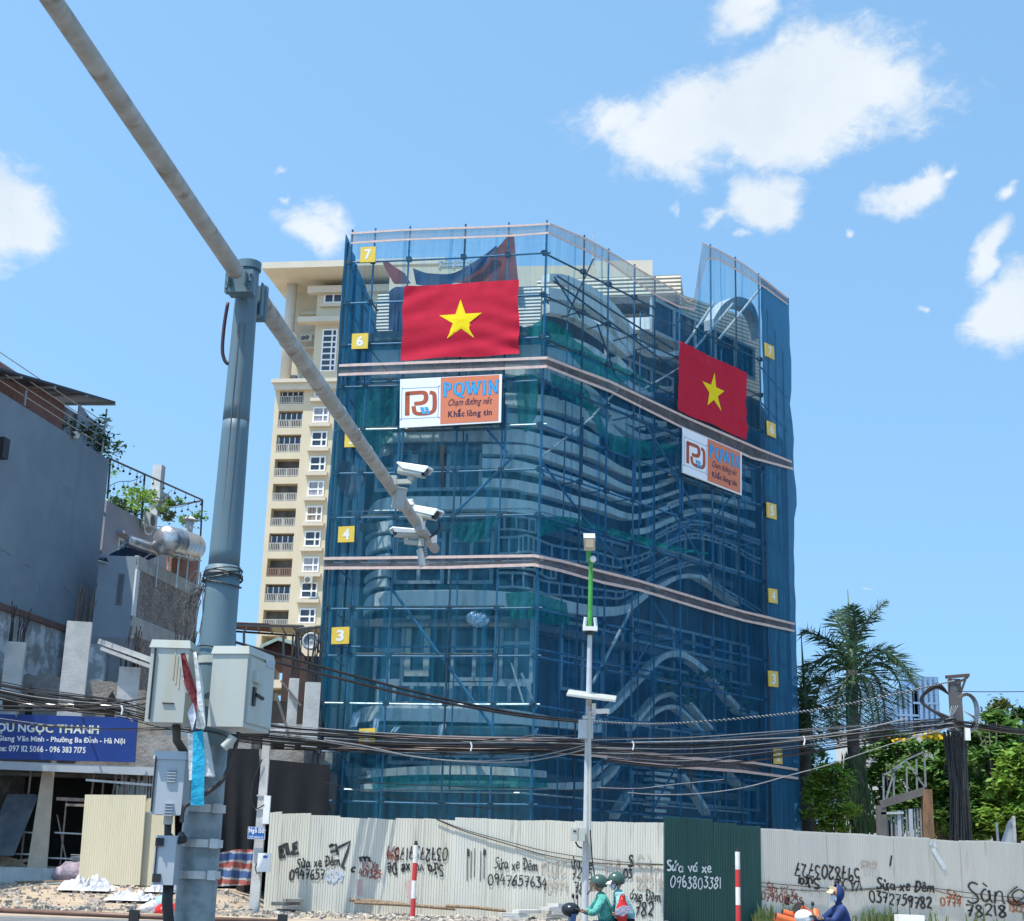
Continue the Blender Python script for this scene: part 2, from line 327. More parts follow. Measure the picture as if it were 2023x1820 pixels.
# ---------------------------------------------------------------- shared materials
M = {}
M['net'] = mat('blue_net', (.045, .27, .43), .75, (.022, .16, .29), scale=2.0, stretch=(2.2, 2.2, .13), lo=.3, hi=.7, alpha=(.54, .82, (.84, .96, 1.0)), spec=.15, trans=.45)
M['net_right'] = mat('bluer_net', (.030, .25, .48), .75, (.015, .15, .33), scale=2.0, stretch=(2.2, 2.2, .13), lo=.3, hi=.7, alpha=(.54, .82, (.77, .94, 1.0)), spec=.15, trans=.45)
M['net_backlit'] = mat('backlit_blue_net', (.035, .25, .44), .75, (.018, .16, .31), scale=2.0, stretch=(2.2, 2.2, .13), lo=.3, hi=.7, alpha=(.66, .90, (.82, .96, 1.0)), spec=.15, trans=.35)  # same net; the extra clearness stands in for sky light behind it
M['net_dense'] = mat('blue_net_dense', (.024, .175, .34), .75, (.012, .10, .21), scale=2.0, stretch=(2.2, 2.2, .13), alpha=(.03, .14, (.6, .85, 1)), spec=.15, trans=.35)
M['gauze'] = mat('brown_gauze', (.27, .22, .20), .85, (.19, .16, .15), scale=1.5, alpha=(.36, .60), spec=.1, trans=.3)
M['gauze_top'] = mat('thin_gauze', (.5, .42, .36), .85, (.36, .33, .32), scale=1.5, alpha=(.55, .75), spec=.1, trans=.4)
M['pink'] = mat('pink_tape', (.66, .50, .44), .7, (.52, .40, .36), scale=4)
M['green_net'] = mat('green_net', (.02, .28, .20), .8, (.01, .16, .12), scale=2.5, alpha=(.15, .45, (.5, .9, .8)), spec=.15, trans=.4)
M['steel_blue'] = mat('blue_scaffold_paint', (.05, .17, .32), .5, (.05, .10, .17), scale=5, spec=.5)
M['steel_dark'] = mat('dark_scaffold_steel', (.03, .05, .08), .5, (.06, .05, .045), scale=6)
M['steel_pale'] = mat('galvanised_tube', (.55, .57, .56), .4, (.38, .37, .35), scale=6, metal=.3)
M['fin'] = mat('pale_cladding', (.86, .84, .78), .55, (.76, .74, .69), scale=1.5, stain=((.30, .29, .27), 1.3, (1.5, 1.5, .3), .55, .8))
M['fin_rib'] = ribbed('ribbed_cladding', (.58, .56, .50), .16, 'Z', .6, .7, (.48, .46, .41))
M['beige_rib'] = ribbed('beige_ribbed_cladding', (.56, .50, .38), .22, 'Z', .6, .9, (.46, .41, .32))
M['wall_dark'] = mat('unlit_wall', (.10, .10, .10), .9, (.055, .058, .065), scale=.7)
M['slab'] = mat('brown_grey_slab', (.16, .15, .145), .85, (.11, .105, .10), scale=1.5)
M['glass'] = mat('dark_glass', (.025, .04, .07), .12, (.02, .035, .05), scale=.5, spec=.5)
M['frame'] = mat('grey_frame', (.42, .46, .48), .5, (.30, .33, .36), scale=3)
M['white'] = mat('white_paint', (.80, .81, .80), .5, (.72, .73, .72), scale=2)
M['black'] = mat('black_plastic', (.015, .015, .017), .5, (.03, .03, .03), scale=5)
M['wood'] = mat('weathered_plank', (.30, .22, .14), .85, (.17, .12, .08), scale=3, stretch=(3, .6, 3))
M['yellow'] = mat('yellow_board', (.72, .52, .07), .6, (.66, .46, .06), scale=3)
M['numeral'] = mat('pale_numeral', (.74, .76, .78), .6, (.68, .70, .74), scale=4)
M['red_cloth'] = mat('red_cloth', (.50, .016, .045), .85, (.45, .014, .038), scale=2, bump=.25, bscale=1.2, spec=.2)
M['star'] = mat('yellow_cloth', (.85, .66, .01), .75, (.80, .60, .01), scale=2, spec=.2)
# ---------------------------------------------------------------- the netted building: planes of its two fronts
C0 = P(1065, 1100, 59.5)
LP = PL(C0, (.982, -.191, 0)); RP = PL(C0, (.669, .743, 0))
UR = RP.uz(1512, 1000)[0]; SPL = PL(RP.pt(UR, 0), (.42, .907, 0)); US = SPL.uz(1570, 1150)[0]
UL = LP.uz(640, 1100)[0]; TPL = PL(LP.pt(UL, 0), (.10, .995, 0))
nn = LP.N.dot(RP.N)
def corner_u(off):
    q = (LP.N + RP.N) * (off / (1 + nn)); return q.dot(LP.U), q.dot(RP.U)
n2_ = RP.N.dot(SPL.N)
def end_u(off):
    q = (RP.N + SPL.N) * (off / (1 + n2_)); return UR + q.dot(RP.U), q.dot(SPL.U)
def bp(px, py, off=0.0, want=None):
    """the point seen at a frame pixel on the building's outline, off metres out from the net"""
    u, z = LP.uz(px, py, off)
    if u <= corner_u(off)[0]: pl = LP
    else:
        u, z = RP.uz(px, py, off); pl = RP
        if u > end_u(off)[0]: u, z = SPL.uz(px, py, off); pl = SPL
    o2 = off
    if pl is LP and off < -1.2 and u < ULB + 1.5: o2 = off - .55 * (ULB + 1.5 - max(u, ULB - .4)) ** 2
    return (pl.pt(u, z, o2), pl) if want else pl.pt(u, z, o2)
ULB = LP.uz(704, 1120, -1.6)[0]
ZR = LP.uz(1050, 573, -1.6)[1]                     # roof edge
bld = thing('netted_building', LP.pt(UL / 2, 0, -4), 'seven-storey corner building wrapped in blue safety netting, pale curved fins showing through', 'building')
# walls
fo = -2.6
a = LP.pt(ULB - .3, 0, fo - .6); b_ = LP.pt(corner_u(fo)[0], 0, fo); c_ = RP.pt(RP.uz(1506, 1150, fo)[0], 0, fo); d_ = SPL.pt(SPL.uz(1560, 1150, -2.2)[0], 0, -2.2); e_ = d_ + V((-11, 5, 0)); f_ = a + V((.8, 7, 0))
up = V((0, 0, ZR))
wb = MB().prism([a, b_, c_, d_, e_, f_], up); wb.build('wall', M['wall_dark'], bld)
rb = MB().prism([p + V((0, 0, ZR)) for p in (a, b_, c_, d_, e_, f_)], (0, 0, .3)); rb.build('roof', M['slab'], bld)
# floor slabs showing as dark ledges
FL = [LP.uz(880, y, -1.6)[1] for y in (1520, 1440, 1222, 1030, 875, 668)]
for i, z in enumerate(FL):
    mb = MB(); ft = -1.75
    mb.strip([LP.pt(ULB, z, ft), LP.pt(corner_u(ft)[0], z, ft), RP.pt(end_u(ft)[0], z, ft)], [LP.pt(ULB, z - .32, ft), LP.pt(corner_u(ft)[0], z - .32, ft), RP.pt(end_u(ft)[0], z - .32, ft)], [-LP.N * 1.2, -(LP.N + RP.N) * .6, -RP.N * 1.2])
    mb.build('floor_slab', M['slab'], bld)
Z3 = lambda x, y: ((1580 + x / 3.64) / 1.5186, (800 + y / 3.64) / 1.5186)
Z2 = lambda x, y: ((1580 + x / 3.89) / 1.5186, (1250 + y / 3.89) / 1.5186)
Z2b = lambda x, y: ((2000 + x / 4.045) / 1.5186, (1250 + y / 4.045) / 1.5186)
Z4 = lambda x, y: ((1580 + x / 3.89) / 1.5186, (1600 + y / 3.89) / 1.5186)
Z5 = lambda x, y: ((1800 + x / 3.263) / 1.5186, (1900 + y / 3.263) / 1.5186)
Z7 = lambda x, y: ((1600 + x / 2.38) / 1.5186, (1250 + y / 2.38) / 1.5186)
def zl(fn, pts, t0, t1):                           # frame points with a width that runs from t0 to t1
    n = len(pts); return [fn(*p) + (t0 + (t1 - t0) * i / (n - 1),) for i, p in enumerate(pts)]
FINS = [
 # left front and round the corner (px, py, height px)
 [(722, 868, 22), (745, 862, 26), (793, 859, 26), (900, 858, 26), (1000, 860, 25), (1040, 863, 25)] + zl(Z2, [(200, 285), (450, 340), (620, 390), (800, 450), (950, 530), (1100, 620), (1300, 690), (1420, 680), (1600, 640), (1800, 580)], 23, 6),
 [(953, 887, 19), (1010, 888, 19)] + zl(Z2, [(0, 390), (200, 440), (400, 510), (600, 580), (750, 640), (900, 700), (1050, 780), (1200, 840), (1320, 850), (1450, 835), (1600, 790), (1800, 710)], 19, 6),
 [(953, 915, 19), (1010, 917, 19)] + zl(Z2, [(0, 590), (200, 640), (400, 700), (600, 760), (800, 840), (950, 890), (1100, 950), (1300, 1005), (1420, 990), (1600, 930), (1800, 860)], 18, 6),
 [(953, 953, 18), (1010, 956, 18)] + zl(Z2, [(0, 820), (200, 860), (400, 920), (600, 980), (800, 1030), (950, 1080), (1100, 1140), (1250, 1170), (1400, 1150), (1600, 1080), (1800, 1000)], 20, 8) + zl(Z2b, [(0, 1080), (200, 1010), (400, 965), (600, 980), (880, 1060), (1160, 1140)], 8, 9),
 [(712, 1010, 20), (735, 998, 24), (780, 994, 24), (880, 993, 25), (980, 996, 26)] + zl(Z2, [(0, 1055), (200, 1090), (400, 1130), (640, 1190)], 26, 14),
 zl(Z2, [(1310, 1340), (1400, 1330), (1550, 1270), (1800, 1160), (2000, 1100)], 12, 8) + zl(Z2b, [(200, 1165), (400, 1130), (600, 1150), (800, 1220), (1000, 1290), (1160, 1370)], 7, 11),
 # top right waves
 zl(Z3, [(250, 120), (400, 125), (600, 200), (760, 285), (900, 390), (1000, 490), (1100, 620), (1180, 740), (1300, 880), (1420, 940), (1560, 960), (1660, 940)], 15, 9),
 zl(Z3, [(240, 290), (420, 310), (600, 355), (760, 430), (880, 525), (960, 650), (1050, 780), (1160, 920)], 22, 16),
 zl(Z3, [(250, 440), (450, 480), (600, 550), (740, 640), (880, 740), (1000, 850), (1110, 945)], 22, 14),
 [(1032, 652, 20)] + zl(Z3, [(230, 780), (400, 805), (600, 865), (750, 935), (880, 1035), (980, 1150), (1100, 1260), (1200, 1330), (1400, 1400)], 22, 10),
 zl(Z3, [(230, 940), (400, 985), (580, 1045), (740, 1115), (880, 1200), (1000, 1300)], 26, 18),
 zl(Z3, [(1000, 1030), (1100, 1130), (1200, 1210), (1350, 1300), (1500, 1340), (1600, 1330)], 20, 10),
 [(998, 728, 20)] + zl(Z3, [(210, 1175), (400, 1235), (600, 1310), (750, 1400), (860, 1510), (1000, 1640), (1150, 1700), (1300, 1760)], 24, 10),
 zl(Z3, [(640, 1400), (800, 1460), (900, 1530), (1000, 1570), (1200, 1640), (1400, 1700), (1530, 1720)], 20, 9),
 [(998, 787, 22)] + zl(Z3, [(200, 1480), (400, 1530), (560, 1590), (760, 1660), (900, 1760)], 28, 22) + zl(Z2, [(1000, 40), (1150, 130), (1300, 215), (1420, 235), (1600, 200), (1800, 150)], 16, 6),
 [(998, 826, 20)] + zl(Z2, [(210, 60), (450, 130), (620, 180), (850, 290)], 22, 18),
 zl(Z2, [(980, 130), (1080, 220), (1160, 275)], 18, 10), zl(Z2, [(1600, 355), (1700, 325), (1815, 280)], 8, 6), zl(Z2, [(1350, 545), (1500, 525), (1620, 490)], 9, 6),
 # below the flag and banner on the right
 zl(Z2b, [(900, 640), (1030, 700), (1165, 770)], 16, 16), zl(Z2b, [(905, 820), (1030, 880), (1165, 935)], 16, 16), zl(Z2b, [(900, 980), (1030, 1020), (1165, 1075)], 12, 12), zl(Z2b, [(0, 790), (100, 760), (190, 720)], 9, 7),
 # third band: left front, corner, long wave
 [(704, 1200, 24), (720, 1190, 30), (760, 1184, 32), (860, 1182, 33), (960, 1183, 33), (1030, 1187, 32)] + zl(Z4, [(110, 740), (330, 810), (500, 860), (680, 890), (850, 910), (1050, 910), (1200, 870), (1300, 800), (1430, 700), (1600, 600), (1750, 520), (1900, 495), (2020, 505)], 26, 6) + zl(Z7, [(1200, 1145), (1300, 1205), (1400, 1290), (1480, 1340)], 8, 8),
 # second band with punched holes
 [(692, 1412, 26), (730, 1409, 30), (800, 1409, 31), (900, 1411, 31), (1010, 1416, 28), (1060, 1422, 24), (1130, 1432, 16), (1190, 1440, 14)] + zl(Z5, [(0, 820), (120, 750), (270, 600), (420, 440), (560, 290), (650, 220), (760, 200), (860, 230), (1000, 330), (1130, 450), (1250, 600), (1350, 710), (1420, 770), (1660, 830)], 12, 12),
 zl(Z5, [(330, 930), (380, 860), (480, 740), (570, 640), (680, 600), (760, 600), (870, 660), (970, 770), (1060, 880), (1150, 980)], 10, 7),
 zl(Z5, [(470, 850), (560, 770), (680, 720), (790, 740), (900, 840), (1020, 970)], 9, 6),
 [(700, 1531, 12), (800, 1524, 17), (900, 1521, 18), (1000, 1524, 16), (1080, 1530, 13)], 
 [(705, 1556, 14), (800, 1553, 16), (900, 1551, 17), (1000, 1551, 16), (1080, 1554, 14), (1150, 1552, 14)] + zl(Z5, [(0, 1480), (130, 1380), (230, 1260), (330, 1150)], 12, 9),
 zl(Z5, [(-60, 1400), (40, 1310), (110, 1240), (200, 1130)], 11, 8), zl(Z5, [(740, 1300), (840, 1410), (940, 1540), (1080, 1760)], 10, 10), zl(Z5, [(330, 1560), (240, 1690), (180, 1790)], 12, 12), zl(Z5, [(1290, 1380), (1420, 1500), (1660, 1545)], 10, 10),
 # round end at the left, between the third and fourth storeys
 [(706, 1052, 8), (722, 1044, 16), (745, 1040, 20), (776, 1038, 20)], [(707, 1082, 14), (722, 1074, 22), (745, 1070, 24), (772, 1069, 22)], [(707, 1110, 10), (725, 1103, 12), (770, 1100, 14)], [(706, 1138, 10), (725, 1132, 12), (768, 1130, 14)], [(704, 1158, 12), (725, 1152, 14), (765, 1150, 16)],
 [(716, 905, 6), (735, 893, 6), (765, 888, 6)],
]
def fin(mb, pts, off=-1.55, depth=.5, sub=4):
    A, B, Dv = [], [], []
    for x, y, t in crv(pts, sub):
        p, pl = bp(x, y - t / 2, off, 1); A.append(p); B.append(bp(x, y + t / 2, off)); Dv.append(pl.N * -depth)
    mb.strip(A, B, Dv)
for i, pts in enumerate(FINS):
    mb = MB(); fin(mb, pts); mb.build('facade_fin', M['fin'], bld)
# framed ribbons whose cladding is missing
def framed(pts, n, gap=True):
    cp = crv(pts, 5); fr = MB(); gl = MB()
    top = [bp(x, y - t / 2, -1.45) for x, y, t in cp]; bot = [bp(x, y + t / 2, -1.45) for x, y, t in cp]
    fr.tube(top, .055, 5); fr.tube(bot, .055, 5)
    for k in range(n + 1):
        i = round(k * (len(cp) - 1) / n); fr.tube([top[i], bot[i]], .045, 5)
    g = fr.build('ribbon_frame', M['frame'], bld)
    if gap:
        gl.strip([bp(x, y - t / 2, -1.75) for x, y, t in cp], [bp(x, y + t / 2, -1.75) for x, y, t in cp]); gl.build('ribbon_pane', M['glass'], g)
framed([(985, 1033, 26), (1020, 1033, 26), (1058, 1040, 26)] , 4)
framed([(985, 1078, 32), (1020, 1077, 32)] + zl(Z4, [(0, 120), (110, 150), (350, 230), (700, 270), (900, 310), (1070, 350), (1200, 330), (1300, 300), (1420, 250), (1530, 190)], 32, 6), 20)
framed([(984, 1112, 20), (1020, 1111, 22), (1056, 1116, 22)] + zl(Z4, [(230, 450), (340, 470)], 22, 22), 6)
framed([(984, 1146, 28), (1020, 1146, 28), (1052, 1151, 28)] + zl(Z4, [(150, 620), (340, 650), (540, 670), (680, 690), (880, 705), (1070, 725), (1150, 705), (1230, 665)], 26, 8), 14)
framed(zl(Z2b, [(-140, 1470), (0, 1390), (200, 1305), (400, 1290), (600, 1345), (900, 1450), (1160, 1540)], 7, 8), 22, False)
framed(zl(Z2b, [(-200, 1640), (50, 1520), (200, 1465), (380, 1450), (600, 1500), (800, 1580), (1000, 1700), (1160, 1770)], 7, 9), 24, False)
framed(zl(Z4, [(1180, 500), (1300, 450), (1470, 390), (1600, 320), (1800, 230)], 7, 8), 14, False)
framed(zl(Z4, [(1400, 560), (1550, 470), (1700, 410), (1900, 350), (2020, 345)], 6, 7), 12, False)
framed(zl(Z5, [(1060, -560), (1210, -420), (1420, -300), (1600, -180)], 7, 8), 10, False)
# flat panels of the left front: ribbed top storey, dark ledge, panels under the flag
def panel(x0, y0, x1, y1, off, d, mt, name='wall_panel'):
    mb = MB(); LP.slab(mb, *LP.rect(x0, y0, x1, y1, off), off, d); mb.build(name, mt, bld)
panel(745, 572, 1068, 648, -1.75, .4, M['fin_rib'])
panel(690, 652, 1079, 668, -1.2, 1.2, M['slab'], 'ledge')
panel(735, 686, 1066, 742, -1.85, .3, M['fin'])
panel(730, 1434, 1040, 1450, -1.5, .8, mat('green_ledge', (.16, .24, .22), .85, (.10, .15, .13), scale=1.5), 'ledge')
# windows of the left front
def window(x0, y0, x1, y1, vs, hs, off=-2.2, fw=.16, mt=None):
    u0, z0, u1, z1 = LP.rect(x0, y0, x1, y1, off); fr = MB(); gl = MB()
    for k in range(vs + 1): u = u0 + (u1 - u0) * k / vs; LP.slab(fr, u - fw / 2, z0, u + fw / 2, z1, off, .16)
    for t in [0, 1] + hs: z = z0 + (z1 - z0) * t; LP.slab(fr, u0 - fw / 2, z - fw / 2 + .003, u1 + fw / 2, z + fw / 2 - .003, off + .004, .17)
    f = fr.build('window', mt or M['frame'], bld); LP.slab(gl, u0, z0, u1, z1, off - .1, .04); gl.build('pane', M['glass'], f)
window(822, 882, 950, 966, 2, [.5, .9]); window(745, 884, 815, 968, 2, [.5])
window(782, 1036, 875, 1150, 2, [.72, .25]); window(890, 1036, 972, 1150, 2, [.72, .25]); window(740, 755, 780, 838, 1, [.5])
window(895, 1220, 980, 1342, 2, [.5]); window(742, 1225, 795, 1345, 2, [.5]); window(990, 1222, 1050, 1345, 2, [.6])
window(806, 1222, 843, 1330, 1, [], fw=.26, mt=mat('pale_timber_frame', (.60, .58, .50), .7, (.45, .43, .38), scale=3))
window(745, 1352, 880, 1390, 4, []); window(890, 1352, 1045, 1390, 4, [])
window(770, 1478, 1040, 1508, 6, [.5])
def rwindow(x0, y0, x1, y1, vs, hs, off=-2.3):
    u0, z0, u1, z1 = RP.rect(x0, y0, x1, y1, off); fr = MB(); gl = MB(); fw = .14
    for k in range(vs + 1): u = u0 + (u1 - u0) * k / vs; RP.slab(fr, u - fw / 2, z0, u + fw / 2, z1, off, .16)
    for t in [0, 1] + hs: z = z0 + (z1 - z0) * t; RP.slab(fr, u0 - fw / 2, z - fw / 2 + .003, u1 + fw / 2, z + fw / 2 - .003, off + .004, .17)
    f = fr.build('window', M['frame'], bld); RP.slab(gl, u0, z0, u1, z1, off - .1, .04); gl.build('pane', M['glass'], f)
for (x0, y0, x1, y1, vs, hs) in ((1110, 1240, 1230, 1370, 3, [.5]), (1250, 1250, 1480, 1330, 6, [.5]), (1110, 1060, 1240, 1120, 4, []), (1280, 1050, 1490, 1110, 6, []), (1250, 880, 1490, 950, 6, []), (1200, 720, 1330, 790, 3, []), (1290, 640, 1490, 700, 5, []), (1150, 1440, 1480, 1500, 8, []), (1250, 1540, 1500, 1590, 6, [])):
    rwindow(x0, y0, x1, y1, vs, hs)
# stair flight behind the lower right front
st = MB()
for k in range(9):
    x = 1288 + (k % 2) * 3; y = 1518 + k * 12; w = 58 - k * 4.2
    st.box(RP.px(x + w / 2 - 10, y, -1.9), (w * .034, .5, .14), RP.U, RP.N)
st.build('stair', M['fin'], bld)
# roof-level structures: ribbed rear block, arch frame, parapet
rear = PL(P(1100, 600, 74), (.985, -.17, 0))
mb = MB(); u0, z0, u1, z1 = rear.rect(1060, 548, 1345, 640); rear.slab(mb, u0, ZR, u1, z1, 0, 3); mb.build('roof_block', M['beige_rib'], bld)
rear2 = PL(P(1345, 600, 75.5), (.8, .6, 0)); mb = MB(); u0, z0, u1, z1 = rear2.rect(1346, 560, 1500, 640); z1 = rear.rect(1060, 548, 1345, 640)[3]; rear2.slab(mb, u0, ZR, u1, z1 - .02, -.05, 2.6); mb.build('roof_block', M['beige_rib'], bld)
mb = MB(); u0, z0, u1, z1 = rear.rect(1130, 586, 1340, 600, 1.5); rear.slab(mb, u0, z0, u1, z1, 1.5, 1.5); mb.build('canopy', M['slab'], bld)
mb = MB(); u0, z0, u1, z1 = rear.rect(1150, 628, 1330, 652, 1.5); rear.slab(mb, u0, z0, u1, z1, 1.5, .4); mb.build('parapet', M['fin'], bld)
arch = MB(); ap = [(1410, 640), (1428, 612), (1455, 596), (1482, 604), (1496, 628), (1500, 660)]
A_ = [RP.px(x, y, -1.5) for x, y in crv(ap, 5)]
arch.strip([p + V((0, 0, .28)) for p in A_], [p - V((0, 0, .28)) for p in A_], RP.N * -.6); arch.build('arch', M['frame'], bld)
# ---------------------------------------------------------------- scaffold behind the net
TOPL = [(693, 462), (806, 455), (925, 451), (1021, 447), (1085, 443)]
TOPR = [(1087, 443), (1160, 474), (1207, 500), (1280, 544), (1330, 574), (1358, 600), (1368, 604), (1387, 482), (1420, 496), (1466, 521), (1516, 558)]
def ztab(pl, pts): return [pl.uz(x, y) for x, y in pts]
ZTL = ztab(LP, TOPL); ZTR = ztab(RP, TOPR); ZTL[-1] = (0, ZTL[-1][1]); ZTR[0] = (0, ZTL[-1][1])
def lerp(tab, u):
    if u <= tab[0][0]: return tab[0][1]
    for (a, b), (c, d) in zip(tab, tab[1:]):
        if u <= c: return b + (d - b) * (u - a) / (c - a) if c > a else d
    return tab[-1][1]
scf = thing('scaffold', LP.pt(0, 0, -.6), 'blue tube scaffold round the corner building, standing between its fins and the netting', 'scaffold')
UST_L = [LP.uz(x, 1100)[0] for x in (652, 700, 776, 890, 983)] + [-.1]
UST_R = [RP.uz(x, 780)[0] for x in (1152, 1204, 1256, 1298, 1348, 1410, 1461)] + [UR - .1]
cp_ = MB(); tr_ = MB()
LIFTS = [2.2 + 1.97 * k for k in range(14)]
def standard(pl, u, off, ztop, i):
    mb = MB(); j = (NZ.random() - .5) * .12
    mb.tube([pl.pt(u, 0, off), pl.pt(u + j * .5, ztop / 2, off), pl.pt(u + j, ztop, off)], .045 if off > -.5 else .035, 7)
    if i % 2 == 0 and ztop > 12:
        zz = ztop * .62; mb.tube([pl.pt(u + .13, zz, off), pl.pt(u + .15, zz + 2.6, off)], .05, 6)
    mb.build('standard', M['steel_dark' if (i % 3 == 0 and ztop > 20) else 'steel_blue'], scf)
for pl, us, tab in ((LP, UST_L, ZTL), (RP, UST_R, ZTR)):
    for i, u in enumerate(us):
        zt = lerp(tab, u) + .25
        if pl is RP and i == 4: zt -= .0
        standard(pl, u, -.12, zt, i)
        if i % 3 == 0: standard(pl, u + .1, -1.1, min(zt - 1, ZR + 1.2), i + 1)
        for z in LIFTS:
            if z < zt:
                cp_.box(pl.pt(u, z, -.12), (.22, .2, .2), pl.U, pl.N)
                (tr_.tube if round(z * 10) % 3 == 0 else (lambda *a: 0))([pl.pt(u, z + .06, .05), pl.pt(u, z + .06, -1.35)], .04, 5)
for k in range(3):
    u = (k + 1) * US / 3.6
    mb = MB(); mb.tube([SPL.pt(u, 0, -.15), SPL.pt(u, lerp(ZTR, UR) - .6 * k - 1.2, -.15)], .05, 6); mb.build('standard', M['steel_blue'], scf)
for k in range(3):
    mb = MB(); mb.tube([TPL.pt(.3 + 2.0 * k, 0, .1), TPL.pt(.3 + 2.0 * k, ZTL[0][1] - .3 - .2 * k, .1)], .05, 6); mb.build('standard', M['steel_dark'], scf)
tag(cp_.build('coupler', M['steel_dark'], scf), kind='stuff'); tag(tr_.build('transom', M['steel_dark'], scf), kind='stuff')
zt_ = [lerp(ZTL, -4), lerp(ZTR, UR * .6)]
for k, z in enumerate(LIFTS):
    pale = k in (3, 9)
    if z < lerp(ZTL, -3):
        mb = MB(); mb.tube([LP.pt(UL + .1, z, -.17), LP.pt(UL * .45, z - .03, -.17), LP.pt(.15, z + .02, -.17)], .045, 6); mb.build('ledger', M['steel_pale' if pale else 'steel_blue'], scf)
        mb = MB(); mb.tube([RP.pt(-.15, z, -.19), RP.pt(UR * .5, z - .02, -.19), RP.pt(UR + .1, z, -.19)] if z < ZR + .5 else [RP.pt(-.15, z, -.19), RP.pt(UST_R[3] + .2, z, -.19)], .045, 6); mb.build('ledger', M['steel_dark' if z > 20 else 'steel_blue'], scf)
        if z < ZR and k % 3 == 1:
            mb = MB(); mb.tube([LP.pt(UL + .5, z + .5, -1.05), LP.pt(-.6, z + .5, -1.05)], .04, 5).tube([RP.pt(.4, z + .5, -1.05), RP.pt(UR - .4, z + .5, -1.05)], .04, 5)
            mb.build('ledger', M['steel_pale' if k % 2 else 'steel_blue'], scf)
    if k >= 12: 
        mb = MB(); mb.tube([RP.pt(UST_R[4] + .3, z, -.19), RP.pt(UR + .1, z, -.19)], .045, 6); mb.build('ledger', M['steel_dark'], scf)
    mb = MB(); mb.tube([SPL.pt(0, z - .3, -.2), SPL.pt(US, z - .3, -.2)], .04, 5).tube([TPL.pt(.1, z + .2, .15), TPL.pt(5, z + .2, .15)], .04, 5); mb.build('ledger', M['steel_blue'], scf)
for k in (2, 4, 5, 7, 9, 10):
    z = LIFTS[k] + .12
    mb = MB()
    for q in range(3): mb.box(LP.pt(UL * .52 + q * .3, z + q * .005, -.42 - q * .3), (abs(UL) * .72 - q * .7, .24, .05), LP.U, LP.N)
    mb.build('deck', M['wood'], scf)
    mb = MB()
    for q in range(2): mb.box(RP.pt(UR * (.35 + .04 * k), z, -.42 - q * .3), (5.5 - q, .24, .05), RP.U, RP.N)
    mb.build('deck', M['wood'], scf)
BRACES = [((777, 1168), (975, 1440), 'steel_blue', .07), ((1095, 547), (1147, 628), 'steel_dark', .04), ((1172, 512), (1120, 625), 'steel_dark', .04), ((1506, 565), (1419, 672), 'steel_pale', .06), ((1411, 597), (1352, 684), 'steel_pale', .06), ((1448, 600), (1370, 692), 'steel_pale', .055),
 ((1068, 904), (1172, 823), 'steel_pale', .05), ((1066, 908), (1191, 1072), 'steel_blue', .055), ((1267, 823), (1383, 1023), 'steel_blue', .055), ((1191, 1072), (1245, 1135), 'steel_blue', .055), ((1255, 1189), (1171, 1350), 'steel_pale', .07), ((1282, 1175), (1347, 1279), 'steel_blue', .05),
 ((955, 841), (1003, 895), 'steel_blue', .06), ((1018, 899), (899, 1014), 'steel_blue', .06), ((1171, 822), (1226, 765), 'steel_pale', .05), ((1270, 770), (1352, 722), 'steel_pale', .045), ((1100, 545), (1330, 690), 'steel_dark', .045), ((1094, 555), (1320, 720), 'steel_dark', .045), ((1230, 600), (1445, 690), 'steel_dark', .04), ((1383, 1010), (1310, 1090), 'steel_blue', .05), ((1460, 960), (1384, 1060), 'steel_blue', .045), ((1320, 1000), (1420, 1160), 'steel_blue', .045), ((700, 650), (770, 740), 'steel_dark', .045), ((707, 580), (752, 670), 'steel_dark', .045), ((1060, 1400), (1030, 1330), 'steel_pale', .05), ((1010, 1310), (1035, 1392), 'steel_pale', .045), ((1245, 1340), (1280, 1270), 'steel_blue', .05), ((1204, 1560), (1240, 1490), 'steel_blue', .05), ((1290, 1600), (1360, 1470), 'steel_blue', .05), ((1180, 640), (1215, 740), 'steel_dark', .045)]
for (a, b, mk, r) in BRACES:
    mb = MB(); mb.tube([bp(*a, -.3), bp(*b, -.3)], r, 6); mb.build('brace', M[mk], scf)
# ---------------------------------------------------------------- netting
net = thing('safety_netting', LP.pt(-1, 0, 0), 'translucent blue safety netting wrapped round the scaffold of the corner building', 'netting')
ZB = 2.3
LEDGE = [LP.uz(x, y) for x, y in ((628, 1610), (630, 1560), (652, 1478), (640, 1440), (632, 1300), (632, 1255), (640, 1100), (652, 930), (662, 800), (668, 720), (680, 560), (693, 462))]
LEDGE = sorted((z, u) for u, z in LEDGE)
REDGE = sorted((SPL.uz(x, y)[1], SPL.uz(x, y)[0]) for x, y in ((1582, 1640), (1579, 1530), (1572, 1235), (1569, 1080), (1568, 1010), (1576, 986), (1567, 950), (1564, 905), (1566, 868), (1558, 800), (1562, 742), (1560, 700), (1557, 640), (1556, 590)))
def rip(u, z, s=0): return .08 * NZ.noise(V((u * 1.1 + s, z * .18, s * 3.1))) + .04 * NZ.noise(V((u * 4 + s, z * .3, 1.7)))
ZSPL = LP.uz(880, 690)[1]
